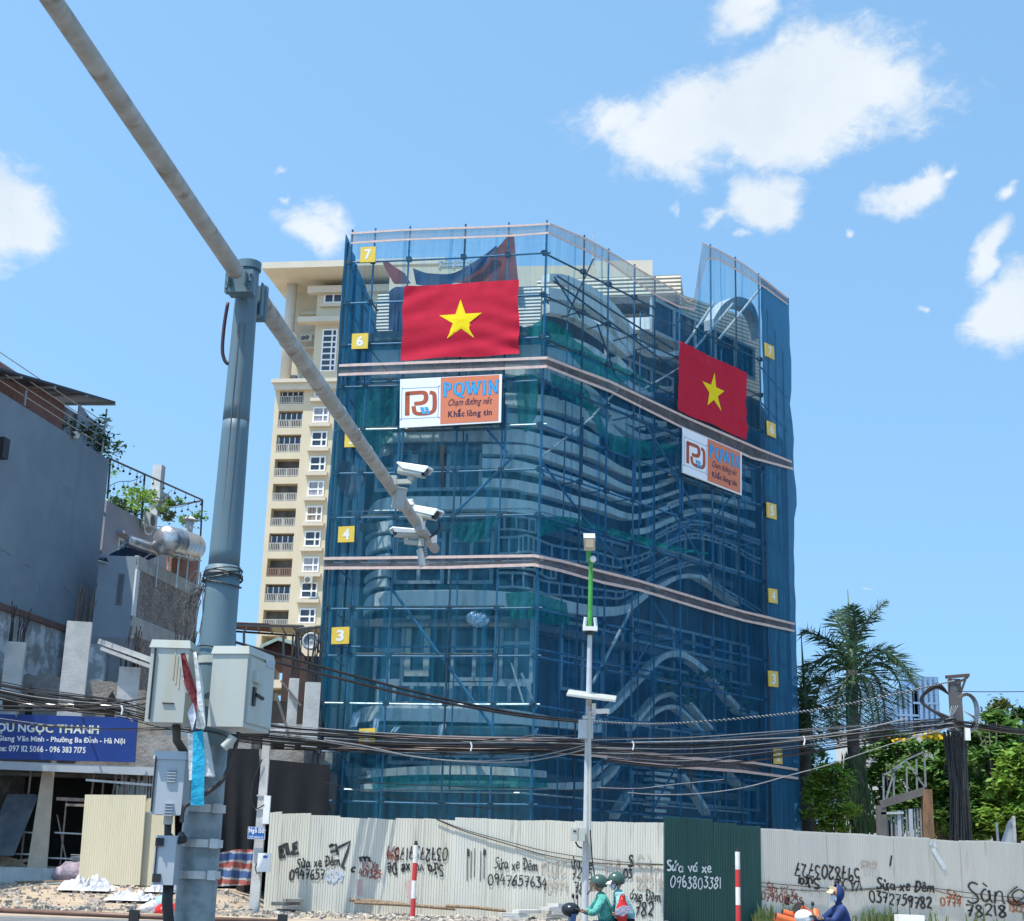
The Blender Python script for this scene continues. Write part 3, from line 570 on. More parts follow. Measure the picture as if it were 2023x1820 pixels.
def sheet(pl, u0, u1, ztop, zbot, s, mt, edge=None):
    if mt in (M['net'], M['net_right']) and zbot < 5:                # one net split: upper length made clearer to imitate sky backlight, overlapping the lower
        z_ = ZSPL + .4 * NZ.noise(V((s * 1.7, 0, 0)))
        sheet(pl, u0, u1, ztop, max(z_, 5.1), s, M['net_backlit'], edge); up0, ztop = ztop, (lambda u: z_ + .22)
    mb = MB(); nu = 8; nv = 34
    def fn(a, b):
        z = None; u = u0 + (u1 - u0) * a; zt = ztop(u); z = zbot + (zt - zbot) * b
        if edge == 'L' and a < .5: ue = lerp(LEDGE, z); u = ue + (u1 - ue) * a
        if edge == 'R': ue = lerp(REDGE, z); u = u0 + (ue - u0) * a
        return pl.pt(u, z, .04 + .03 * (s % 2) + rip(u, z, s) - .04 * abs(sin((z - LIFTS[0]) * pi / 1.97)))
    mb.grid(fn, nu, nv); mb.build('net_sheet', mt, net, smooth=True)
s = 0; us = [UL, -6.4, -4.3, -2.2, 0]
for a, b in zip(us, us[1:]):
    sheet(LP, a - (.1 if s else 0), b + .06, lambda u: lerp(ZTL, u), ZB, s, M['net'], 'L' if s == 0 else None); s += 1
k = 9
for i in range(k):
    sheet(RP, UR * i / k - .08, UR * (i + 1) / k + .07, lambda u: lerp(ZTR, u), ZB, s, M['net_right']); s += 1
ztop = lerp(ZTR, UR)
sheet(SPL, -.16, US, lambda u: ztop - (ztop - REDGE[-1][0]) * max(0, min(1, u / US)), ZB, s, M['net_dense'], 'R')
sheet(SPL, -.02, US * .98, lambda u: ztop - 3.4 - 1.2 * u / US, ZB, s + 1, M['net']) if False else None
for i in range(5): sheet(TPL, -.05 + 2.0 * i, 2.3 + 2.0 * i, lambda u: ZTL[0][1] - .1 * u, ZB, s + 2 + i, M['net_dense'])
# ---------------------------------------------------------------- gauze bands with pink hems
BANDS = [
 ('uppermost', 'pale thin gauze strip with pink hems tied along the ragged top edge of the netting', 'gauze_top',
  [(693, 462), (806, 455), (925, 451), (1021, 447), (1086, 443), (1160, 474), (1207, 500), (1280, 544), (1330, 572), (1360, 597), (1371, 590), (1387, 482), (1420, 496), (1466, 521), (1516, 558), (1556, 590)],
  [(694, 481), (806, 474), (925, 470), (1021, 466), (1083, 461), (1157, 495), (1204, 520), (1260, 560), (1300, 586), (1340, 606), (1372, 612), (1396, 512), (1418, 512), (1466, 540), (1516, 572), (1556, 602)]),
 ('upper', 'brown gauze strip with pink hems across the netting just below the two flags', 'gauze',
  [(670, 723), (860, 716), (1081, 708), (1206, 755), (1358, 826.5), (1502, 889), (1564, 913)], [(669, 741), (860, 734), (1080, 725), (1206, 774), (1344, 843), (1485, 905), (1567, 927)]),
 ('middle', 'brown gauze strip with pink hems round the netting at mid height, behind the arm tip', 'gauze',
  [(639, 1104), (890, 1101), (1055, 1098.5), (1108, 1108.6), (1193, 1130.6), (1264, 1148.4), (1383, 1184), (1469, 1209), (1570, 1233)], [(639, 1123), (890, 1121.5), (1055, 1116.5), (1108, 1128), (1193, 1151.8), (1264, 1166), (1383, 1202), (1469, 1226), (1570, 1247)]),
 ('lower', 'lowest brown gauze strip with pink hems on the netting, behind the thick bundle of cables', 'gauze',
  [(655, 1452), (767, 1454.5), (880, 1457), (1052, 1460), (1191, 1476), (1250, 1485), (1347, 1497), (1488, 1507), (1576, 1521)], [(652, 1478), (860, 1479), (1052, 1481), (1185, 1494), (1266, 1508), (1347, 1515.5), (1468, 1524.6), (1577, 1538)])]
for nm, lab, mk, T, B in BANDS:
    r = thing('netting_band', bp(*T[len(T) // 2], .2), lab, 'gauze band', 'gauze bands tied round the netting')
    sm = lambda q: [p for i in range(len(q) - 1) for p in [(q[i][0] + (q[i + 1][0] - q[i][0]) * k / 6, q[i][1] + (q[i + 1][1] - q[i][1]) * k / 6) for k in range(6)]] + [q[-1]]
    o_ = .17
    A = [bp(x, y, o_) for x, y in sm(T)]; B_ = [bp(x, y, o_) for x, y in sm(B)]
    mid = [(p + q) / 2 + V((0, 0, .06 * NZ.noise(p))) for p, q in zip(A, B_)]
    mb = MB(); mb.strip(A, mid).strip(mid, B_); mb.build('gauze', M[mk], r)
    h = .045 if mk == 'gauze_top' else .06
    for q in (A, B_):
        mb = MB(); mb.strip([p + V((0, -.02, h + .02 * NZ.noise(p * .7))) for p in q], [p + V((0, -.02, -h)) for p in q], V((0, -.03, 0))); mb.build('hem', M['pink'], r)
# ---------------------------------------------------------------- flags
def flag(TL, TR, BR, BL, lab, seed):
    nv = RP.N if TL[0] > 1200 else LP.N
    q = quadfn(*[bp(*p, .22) for p in (TL, TR, BR, BL)], nv, 0)
    def ww(x, y): return .08 * NZ.noise(V((x * 3 + seed, y * 3, seed))) + .05 * sin((x * .6 + y) * 22 + seed) * max(0, .5 - x) * max(0, .7 - y) * 2 + .05 * sin((y - x * .5) * 25) * max(0, x - .5) * y * 2 + .035 * NZ.noise(V((x * 2 + y * 9, y * 2, seed + 4))) * (y ** 2 + .3) + .02 * sin(x * 40) * max(0, .12 - y) * 8
    def sag(x, y): return y + .012 * sin(x * pi) * (1 - y) * 0 + .008 * sin(x * 9 + seed) * y
    mb = MB(); mb.grid(lambda x, y: q(x + .006 * sin(y * 11 + seed), sag(x, y), ww(x, y)), 40, 28)
    f = mb.build('flag', M['red_cloth'], None, True); tag(f, lab, 'flag', 'red flags hung on the netting')
    R = .29; mb = MB(); asp = (bp(*BL, .22) - bp(*TL, .22)).length / (bp(*TR, .22) - bp(*TL, .22)).length
    pts = []
    for k in range(10):
        a = -pi / 2 + k * pi / 5; r = R if k % 2 == 0 else R * .382; pts.append((.505 + cos(a) * r * asp, .515 + sin(a) * r))
    for k in range(10):                           # fan of small triangles so that the star lies on the cloth
        p, p2 = pts[k], pts[(k + 1) % 10]; c = (.505, .515); n = 6
        for i in range(n):
            r0, r1 = i / n, (i + 1) / n
            g = lambda p, r: (c[0] + (p[0] - c[0]) * r, c[1] + (p[1] - c[1]) * r)
            w = [g(p, r0), g(p, r1), g(p2, r1), g(p2, r0)]
            mb.poly([q(x + .006 * sin(y * 11 + seed), sag(x, y), ww(x, y) + .014) for x, y in (w if i else w[1:])])
    mb.build('star', M['star'], f, True)
flag((798, 566), (1024, 553), (1025.5, 699), (792, 712), 'large red flag with a yellow star, above the wide banner on the left front', 1.3)
flag((1341, 674), (1475, 737), (1475.5, 870), (1339, 810), 'narrow-looking red flag with a yellow star seen at a slant, on the right front', 6.1)
# ---------------------------------------------------------------- white and orange banners
M['banner_white'] = mat('banner_white', (.80, .83, .86), .55, (.76, .79, .83), scale=1); M['orange'] = mat('banner_orange', (.66, .20, .10), .6, (.60, .18, .09), scale=1)
M['logo_brown'] = mat('logo_brown', (.42, .09, .035), .6); M['logo_blue'] = mat('logo_blue', (.03, .40, .78), .55, (.03, .36, .7)); M['ink'] = mat('dark_purple_ink', (.035, .012, .05), .6); M['line_blue'] = mat('thin_blue_line', (.03, .16, .40), .6)
SERIF = {'P': [[(.15, 0), (.15, 1)], [(.15, .04), (.55, .04), (.72, .14), (.74, .28), (.70, .42), (.55, .52), (.15, .52)]], 'Q': [[(.5, .03), (.25, .1), (.12, .3), (.1, .52), (.16, .76), (.32, .92), (.5, .96), (.7, .92), (.84, .74), (.9, .5), (.86, .26), (.74, .1), (.5, .03)], [(.42, .78), (.55, .98), (.75, 1.14), (.98, 1.1)]],
  'W': [[(.06, .02), (.3, .98)], [(.3, .98), (.5, .1)], [(.5, .1), (.72, .98)], [(.72, .98), (.95, .02)]], 'I': [[(.5, 0), (.5, 1)]], 'N': [[(.14, 1), (.14, 0)], [(.14, .02), (.84, .98)], [(.84, 1), (.84, 0)]]}
SERF = {'P': [(.15, 0, .3), (.15, 1, .36)], 'Q': [], 'W': [(.06, .01, .28), (.95, .01, .26), (.5, .03, .2)], 'I': [(.5, 0, .6), (.5, 1, .6)], 'N': [(.14, 1, .3), (.14, 0, .22), (.84, 0, .3)]}
def banner(TL, TR, BR, BL, lab):
    nv = RP.N if TL[0] > 1200 else LP.N
    q = quadfn(*[bp(*p, .24) for p in (TL, TR, BR, BL)], nv, 0); q2 = lambda x, y: q(x, y, .05)
    r = thing('advertising_banner', q(.5, 1), lab, 'banner', 'advertising banners on the netting')
    mb = MB(); n = 12
    mb.hexa([q(0, 0, .04), q(1, 0, .04), q(1, 1, .04), q(0, 1, .04)], [q(0, 0, -.03), q(1, 0, -.03), q(1, 1, -.03), q(0, 1, -.03)]); mb.build('white_panel', M['banner_white'], r)
    mb = MB(); mb.poly([q(.403, .012, .046), q(.975, .012, .046), q(.975, .97, .046), q(.403, .97, .046)]); mb.build('orange_panel', M['orange'], r)
    lg = MB(); lf = lambda x, y: q(.02 + x * .36, .20 + y * .62, .046)     # logo box, x 0..1 over the white part
    def S(pts, w, sub=5): stroke(lg, lf, crv(pts, sub), w)
    stroke(lg, lf, [(.15, .14), (.15, .90)], .13)
    S([(.10, .17), (.40, .16), (.60, .17), (.66, .26), (.66, .40), (.58, .50), (.34, .52)], .13)
    S([(.76, .17), (.86, .20), (.90, .32), (.90, .70), (.84, .82), (.72, .86), (.46, .86), (.36, .80), (.33, .66), (.33, .60)], .12)
    lg.build('logo', M['logo_brown'], r)
    ln = MB(); stroke(ln, lf, crv([(.03, 0), (.97, 0), (1.0, .04), (1.0, .96), (.97, 1.0), (.03, 1.0), (0, .96), (0, .04), (.03, 0)], 6), .012)
    for k in range(4):
        cx, cy = .57 + .12 * (k % 2) + .04 * (k // 2), .70 + .13 * (k // 2); ln.poly([lf(cx - .07, cy - .05), lf(cx + .03, cy - .05), lf(cx + .06, cy + .06), lf(cx - .04, cy + .06)])
    for f_ in range(0): pass
    ln.build('logo', M['line_blue'], r)
    bl = MB()
    for k in range(4):
        cx, cy = .57 + .12 * (k % 2) + .04 * (k // 2), .70 + .13 * (k // 2); f3 = lambda x, y: q(.02 + x * .36, .20 + y * .62, .052); bl.poly([f3(cx - .06, cy - .04), f3(cx + .025, cy - .04), f3(cx + .05, cy + .05), f3(cx - .035, cy + .05)])
    ol = MB(); X = .435; WD = {'P': .082, 'Q': .102, 'W': .138, 'I': .047, 'N': .100}
    for ch in 'PQWIN':
        w = WD[ch]
        for tgt, ww_, oo in ((ol, .034, .05), (bl, .022, .056)):
            g = lambda x, y, oo=oo: q(x, y, oo)
            sc = lambda pts: [(X + a * w, .13 + b * .27) for a, b in pts]
            for i_, st_ in enumerate(SERIF[ch]):
                thin = (ch == 'W' and i_ % 2) or (ch == 'N' and i_ != 1)
                stroke(tgt, g, sc(crv(st_, 4) if len(st_) > 3 else st_), ww_ * (.75 if thin else 1.0))
            for (a, b, l) in SERF[ch]:
                y_ = .13 + b * .27; stroke(tgt, g, [(X + a * w - l * w * .6, y_), (X + a * w + l * w * .6, y_)], ww_ * 1.2)
        X += w * 1.05 + .012
    ol.build('lettering', M['line_blue'], r); bl.build('lettering', M['logo_blue'], r)
    tx = MB(); text_on(tx, 'Chạm đường nét', q2, .48, .46, .43, .19, .012, .35); tx.build('lettering', M['ink'], r); tx = MB(); text_on(tx, 'Khắc lòng tin', q2, .48, .67, .43, .21, .035, 0); tx.build('lettering', M['ink'], r)
banner((791, 750), (992, 740), (990, 835), (790, 846), 'wide white and orange banner with a brown logo, under the large flag')
banner((1348.5, 845), (1464, 895), (1464, 979), (1348, 934), 'slanted white and orange banner with a brown logo, under the slanted flag')
# ---------------------------------------------------------------- storey number boards
def board(n, TL, TR, BR, BL, lab):
    pl = SPL if TL[0] > 1400 else LP
    q = quadfn(*[pl.px(*p, .15) for p in (TL, TR, BR, BL)], pl.N, 0)
    r = thing('number_board', q(.5, 1), lab, 'number board', 'yellow storey number boards')
    mb = MB(); mb.hexa([q(0, 0, .03), q(1, 0, .03), q(1, 1, .03), q(0, 1, .03)], [q(0, 0, -.03), q(1, 0, -.03), q(1, 1, -.03), q(0, 1, -.03)]); mb.build('board', M['yellow'], r)
    mb = MB(); text_on(mb, str(n), lambda x, y: q(x, y, .038), .29, .16, .42, .68, .04); mb.build('numeral', M['numeral'], r)
for n, x0, y0, x1, y1 in ((7, 712, 488, 743, 519), (6, 695, 659, 728, 690), (5, 681, 853, 714, 884), (4, 668, 1040, 701, 1072), (3, 655, 1239, 691, 1273), (2, 709, 1439, 742, 1473)):
    board(n, (x0 + 1, y0 + 1), (x1, y0 - .5), (x1 - 1.5, y1 - 1), (x0 - .5, y1), 'yellow board with a pale %d, in the column up the left edge of the netting' % n)
for n, x0, y0, x1, y1, sl_ in ((7, 1511, 677, 1529, 711, 8), (6, 1515, 831, 1532, 866, 7), (5, 1514.5, 992, 1533.5, 1027, 5), (4, 1518, 1162, 1535.5, 1193, 3), (3, 1518, 1325, 1537, 1358, 2), (2, 1528, 1478, 1545, 1510, 1)):
    board(n, (x0, y0), (x1 - 1, y0 + sl_), (x1, y1), (x0 + 1, y1 - sl_), 'yellow board with a pale %d, slanted, in the column up the right netting edge' % n)
# ---------------------------------------------------------------- green catch nets, rags and tarps on the scaffold
def drape(name, top, bot, off, mt, lab, cat, group=None, folds=7, amp=.16, seed=0):
    A = [bp(x, y, off) for x, y in crv(top, 6)]; B = [bp(x, y, off) for x, y in crv(bot, 6)]
    mb = MB(); n = min(len(A), len(B))
    def fn(u, v):
        i = u * (n - 1); k = min(int(i), n - 2); t = i - k; a = A[k].lerp(A[k + 1], t); b = B[k].lerp(B[k + 1], t); p = a.lerp(b, v)
        return p + V((.3, -1, 0)) * amp * (.6 * sin(u * folds * 2 * pi + seed + v * 2) * (.2 + v) + NZ.noise(p * 1.3 + V((seed, 0, 0))))
    mb.grid(fn, (n - 1) * 2, 8); o = mb.build(name, mt, None, True); return tag(o, lab, cat, group)
G = 'green catch nets inside the scaffold'
drape('catch_net', [(1042, 650), (1075, 632), (1115, 650), (1160, 690), (1230, 725), (1260, 738)], [(1045, 660), (1075, 676), (1120, 692), (1160, 740), (1215, 758), (1262, 742)], -.35, M['green_net'], 'bright green net sagging along the upper right scaffold, left of the slanted flag', 'catch net', G, seed=1)
drape('catch_net', [(1255, 735), (1280, 755), (1300, 760)], [(1258, 758), (1285, 775), (1303, 768)], -.35, M['green_net'], 'small green net pocket hanging close to the left edge of the slanted flag', 'catch net', G, seed=2)
drape('catch_net', [(1088, 735), (1130, 755), (1160, 770), (1190, 830), (1215, 860), (1340, 880)], [(1092, 765), (1130, 790), (1165, 820), (1192, 868), (1240, 905), (1342, 895)], -.5, M['green_net'], 'dark tangled green net under the upper gauze strip, to the right of the corner', 'catch net', G, seed=3)
drape('catch_net', [(890, 1035), (920, 1035), (960, 1025), (985, 1018)], [(888, 1042), (905, 1066), (945, 1070), (988, 1024)], -.35, M['green_net'], 'green net sagging like a hammock over the middle windows of the left front', 'catch net', G, seed=4)
drape('catch_net', [(1060, 1030), (1100, 1020), (1150, 1028), (1260, 1058), (1340, 1080), (1400, 1092)], [(1066, 1060), (1105, 1050), (1150, 1042), (1255, 1072), (1330, 1088), (1400, 1096)], -.35, M['green_net'], 'long thin green net rolled along a ledger, right of the corner above the street lamp', 'catch net', G, seed=5)
drape('catch_net', [(1000, 1172), (1040, 1168), (1075, 1176), (1120, 1190)], [(1005, 1225), (1040, 1222), (1080, 1232), (1125, 1236)], -.6, M['green_net'], 'green net hung over the corner of the third pale band', 'catch net', G, seed=6)
drape('catch_net', [(1018, 742), (1040, 738), (1062, 742)], [(1022, 830), (1042, 852), (1060, 820)], -.5, M['green_net'], 'narrow green net hanging beside the right end of the wide banner', 'catch net', G, seed=7, folds=3)
drape('catch_net', [(700, 770), (730, 760), (770, 760), (785, 770)], [(705, 860), (730, 905), (760, 880), (782, 850)], -.8, M['green_net'], 'dark green net hanging left of the wide banner', 'catch net', G, seed=8, folds=4)
drape('catch_net', [(735, 1535), (850, 1530), (960, 1535), (1080, 1540)], [(740, 1560), (860, 1552), (960, 1560), (1085, 1556)], -.7, M['green_net'], 'wide ragged green net along the lowest scaffold lift, above the fence', 'catch net', G, seed=9, folds=9)
leafy = MB(); rnd = random.Random(4)
for k in range(420):
    x = 1290 + rnd.random() * 190; y = 1310 + 70 * rnd.random() ** 1.0 + (x - 1290) * .16
    if NZ.noise(V((x * .03, y * .03, 0))) < -.05: continue
    p = bp(x, y, -.75 - .4 * rnd.random()); a = V((rnd.uniform(-1, 1), rnd.uniform(-1, 1), rnd.uniform(-.6, .6))).normalized() * .26; b = a.cross(V((rnd.random(), rnd.random(), 1))).normalized() * .12; leafy.poly([p - a, p - b, p + a, p + b])
M['camo'] = mat('camouflage_scrim', (.10, .20, .12), .8, (.05, .12, .08), scale=2, per_leaf=.3)
tag(leafy.build('scrim_net', M['camo']), 'leafy camouflage scrim caught over the big arch behind the lower right netting', 'scrim net')
M['tarp_brown'] = mat('brown_tarp', (.30, .085, .06), .85, (.22, .07, .055), scale=1.5, trans=.3); M['tarp_navy'] = mat('navy_tarp', (.03, .05, .13), .7, (.02, .03, .07), scale=2); M['foil'] = mat('crumpled_foil', (.75, .8, .85), .25, (.35, .45, .6), scale=6, metal=.7, bump=.9, bscale=9)
GT = 'torn sheets on the netted roof'
drape('torn_sheet', [(745, 503), (760, 508), (778, 525), (800, 540)], [(748, 508), (768, 545), (780, 560), (812, 560)], -1.4, M['tarp_brown'], 'small brown torn sheet curling on the roof edge next to the top left number board', 'torn sheet', GT, 1, .05, 3)
drape('torn_sheet', [(870, 548), (930, 530), (975, 497), (1008, 462), (1016, 470)], [(872, 560), (930, 560), (975, 560), (1008, 560), (1024, 560)], -1.4, M['tarp_brown'], 'big brown triangular sheet stretched up to the scaffold top above the large flag', 'torn sheet', GT, 1, .06, 5)
drape('torn_sheet', [(815, 530), (850, 540), (900, 538), (955, 505), (980, 485)], [(822, 562), (860, 565), (900, 558), (950, 530), (982, 492)], -1.2, M['tarp_navy'], 'dark navy sheet sagging between the two brown sheets on the roof', 'torn sheet', GT, 3, .08, 7)
drape('torn_sheet', [(765, 572), (780, 566), (800, 568)], [(766, 650), (782, 655), (802, 652)], -1.3, M['tarp_navy'], 'dark tarpaulin hanging at the top storey, left of the large flag', 'torn sheet', GT, 2, .1, 9)
drape('hanging_sheet', [(668, 908), (690, 912), (705, 930), (720, 940)], [(665, 950), (690, 990), (712, 965), (722, 950)], -.6, mat('grey_brown_sheet', (.16, .14, .15), .85, (.10, .1, .12), scale=1.5), 'grey brown sheet sagging behind the left edge of the netting', 'hanging sheet', None, 2, .15, 2)
fo_ = MB()
for k in range(5): fo_.ball(bp(946 + 4 * k * (k % 2) - 2 * k, 1229 - 2 * k, -.5), (.22 + .03 * k, .2, .2 + .02 * k), 14, 10, .22)
tag(fo_.build('foil_bundle', M['foil']), 'crumpled silvery plastic bundle hung inside the netting above the third storey windows', 'foil bundle')
rag = MB(); M['rag'] = mat('pale_rag', (.55, .6, .66), .85, (.4, .45, .52), scale=3)
for i, (x, y, w, h) in enumerate(((875, 1432, 14, 32), (745, 1412, 12, 40), (706, 1408, 16, 30), (1060, 1440, 8, 14), (785, 1437, 14, 10))):
    o = drape('rag', [(x - w / 2, y), (x + w / 2, y - 2)], [(x - w, y + h), (x, y + h * .9)], -.3, M['rag'], ['pale torn rag hanging in the middle of the lowest scaffold lifts, just above the gauze', 'long pale rag over the left end of the punched pale band', 'crumpled green-grey rag draped on the far left of the punched pale band', 'tiny pale rag beside the corner above the lowest gauze strip', 'small pale rag lying on the green ledge beside the board numbered 2'][i], 'rag', 'rags on the lower scaffold', 2, .06, i)

for i, (x, y0, y1, w, lab) in enumerate(((874, 880, 966, 7, 'long dark strip drawn as a tear in the netting under the wide banner'), (1167, 1540, 1600, 5, 'dark strip drawn as a tear in the low netting right of the street lamp'), (1366, 1520, 1560, 6, 'dark strip drawn as a tear in the low netting above the green gate'))):
    drape('tear_strip', [(x - w * .7, y0), (x + w * .6, y0 + 1)], [(x - 1, y1), (x + 1, y1)], .12, M['black'], lab, 'net tear', 'dark strips drawn as tears in the netting', 1, .02, i)  # black drapes stand in for net tears showing the dark interior
# ---------------------------------------------------------------- ground, road
def sstep(a, b, x): t = max(0, min(1, (x - a) / (b - a))); return t * t * (3 - 2 * t)
def gz(x, y): return .6 * sstep(49.5, 58, y) * (1 - sstep(-10.2, -8.8, x))
M['dirt'] = mat('dry_dirt', (.46, .36, .25), .95, (.34, .27, .20), scale=.9, bump=.5, bscale=6, stain=((.26, .24, .22), .5, (1, 1, 1), .55, .7))
M['asphalt'] = mat('asphalt', (.17, .17, .17), .9, (.13, .13, .135), scale=2, bump=.2, bscale=40, stain=((.24, .23, .21), .4, (.2, 1, 1), .5, .7))
mb = MB()
X0, X1, Y0, Y1 = -60, 60, 41, 75
mb.grid(lambda u, v: (X0 + (X1 - X0) * u, Y0 + (Y1 - Y0) * v, gz(X0 + (X1 - X0) * u, Y0 + (Y1 - Y0) * v) + .03 * NZ.noise(V((u * 60, v * 20, 0))) * (1 if v > .1 else 0)), 150, 50)
for q in ([(-3000, -300, 0), (3000, -300, 0), (3000, 41, 0), (-3000, 41, 0)], [(-3000, 75, 0), (3000, 75, 0), (3000, 4000, 0), (-3000, 4000, 0)], [(-3000, 41, 0), (-60, 41, 0), (-60, 75, 0), (-3000, 75, 0)], [(60, 41, 0), (3000, 41, 0), (3000, 75, 0), (60, 75, 0)]): mb.poly([V(p) - V((0, 0, .012)) for p in q])
tag(mb.build('ground', M['dirt'], loc=(0, 0, 0)), kind='structure')
mb = MB(); mb.poly([(-300, -20, .006), (300, -20, .006), (300, 43.5, .006), (-300, 43.5, .006)]); tag(mb.build('road', M['asphalt'], loc=(0, 0, 0)), kind='structure')
mb = MB()
for x in range(-60, 60, 9): mb.box((x, 38.2, .01), (4, .14, .004))
mb.box((0, 42.6, .0105), (120, .12, .004)); mb.box((-16, 40.6, .0107), (.4, 5.2, .004), V((.8, .6, 0)))
tag(mb.build('road_marking', mat('worn_road_paint', (.62, .60, .52), .8, (.34, .33, .30), scale=3), loc=(0, 0, 0)), kind='structure')
# ---------------------------------------------------------------- corrugated fences
FA, FB, FC, FD = P(528, 1700, 54), P(1311, 1700, 53), P(1503, 1700, 56.6), P(2075, 1700, 64.5)
F1, F2, F3 = PL(FA, FB - FA), PL(FB, FC - FB), PL(FC, FD - FC)
for pl in (F1, F2, F3): pl.U.z = 0; pl.U.normalize(); pl.N = pl.U.cross(V((0, 0, 1)))
CREAM = [mat('cream_sheet_%s' % n, c, .55, c2, scale=1.4, stretch=(1, 1, .12), stain=((.33, .29, .22), 1.1, (2.2, 2.2, .35), .60, .82), spec=.35) for n, c, c2 in (('pale', (.645, .635, .555), (.57, .56, .485)), ('grey', (.62, .615, .545), (.545, .54, .475)), ('warm', (.64, .62, .53), (.56, .54, .46)))]
GREYC = [mat('grey_cream_sheet_%s' % n, c, .55, c2, scale=1.4, stretch=(1, 1, .12), stain=((.36, .33, .28), 1.1, (2.2, 2.2, .35), .62, .85), spec=.35) for n, c, c2 in (('pale', (.64, .62, .55), (.56, .545, .48)), ('cool', (.62, .605, .545), (.55, .535, .48)))]
GREEN = [mat('dark_green_sheet', (.012, .085, .07), .5, (.010, .06, .055), scale=1.4, stretch=(1, 1, .12), stain=((.09, .10, .08), 1.3, (2, 2, .3), .62, .85), spec=.4)]
def fence(pl, xs, tops, mats, name, lab, cat, zoff=0.0):
    r = thing(name, pl.px((xs[0] + xs[-1]) / 2, 1790, 0) * 1.0, lab, cat); r.location.z = 0
    for i in range(len(xs) - 1):
        u0 = pl.uz(xs[i], 1700)[0]; u1 = pl.uz(xs[i + 1], 1700)[0]; z0 = pl.uz((xs[i] + xs[i + 1]) / 2, tops[i])[1]; o = .012 * (i % 2); n = max(4, round((u1 - u0) / .09)); pts = []
        for k in range(n):
            w = (u1 - u0 + .03) / n; a = u0 - .015 + k * w; pts += [(a, 0), (a + w * .72, 0), (a + w * .78, -.015), (a + w * .94, -.015)]
        pts.append((u0 - .015 + (u1 - u0 + .03), 0)); rr = random.Random(i * 7 + len(xs)); tl = rr.uniform(-.03, .03)
        mb = MB(); mb.strip([pl.pt(u, z0 + tl * (j / len(pts) - .5) * 2 + rr.uniform(-.006, .006), e + o) for j, (u, e) in enumerate(pts)], [pl.pt(u, -.05, e + o) for u, e in pts], -pl.N * .004)
        mb.build('sheet', mats[(i * 5 + i // 3) % len(mats)], r)
    mb = MB()
    ua, ub = pl.uz(xs[0], 1700)[0], pl.uz(xs[-1], 1700)[0]
    for z in (.4, 1.7, 3.0): mb.bar(pl.pt(ua, z, -.07), pl.pt(ub, z, -.07), .05, .05)
    k = ua + .2
    while k < ub: mb.bar(pl.pt(k, 0, -.13), pl.pt(k, 3.1, -.13), .06, .06); k += 2.4
    mb.build('rail_frame', M['frame'], r); return r
xs1 = [528, 550, 608, 666, 723, 778, 835, 897, 960, 1018, 1076, 1135, 1196, 1256, 1311]
fence1 = fence(F1, xs1, [1604, 1607, 1611, 1616, 1618, 1617, 1619, 1616, 1619, 1621, 1622, 1623, 1624, 1625], CREAM, 'corrugated_fence', 'long cream corrugated fence covered in graffiti, left of the green gate', 'fence')
fence2 = fence(F2, [1311, 1360, 1408, 1456, 1503], [1614, 1618, 1626, 1632], GREEN, 'sheet_gate', 'dark green corrugated gate with a white sprayed phone number, between two pale fences', 'gate')
xs3 = [1503, 1567, 1632, 1699, 1764, 1838, 1896, 1962, 2020, 2075]
fence3 = fence(F3, xs3, [1638, 1643, 1646, 1650, 1654, 1660, 1661, 1664, 1664], GREYC, 'corrugated_fence', 'pale grey corrugated fence with graffiti, right of the green gate', 'fence')
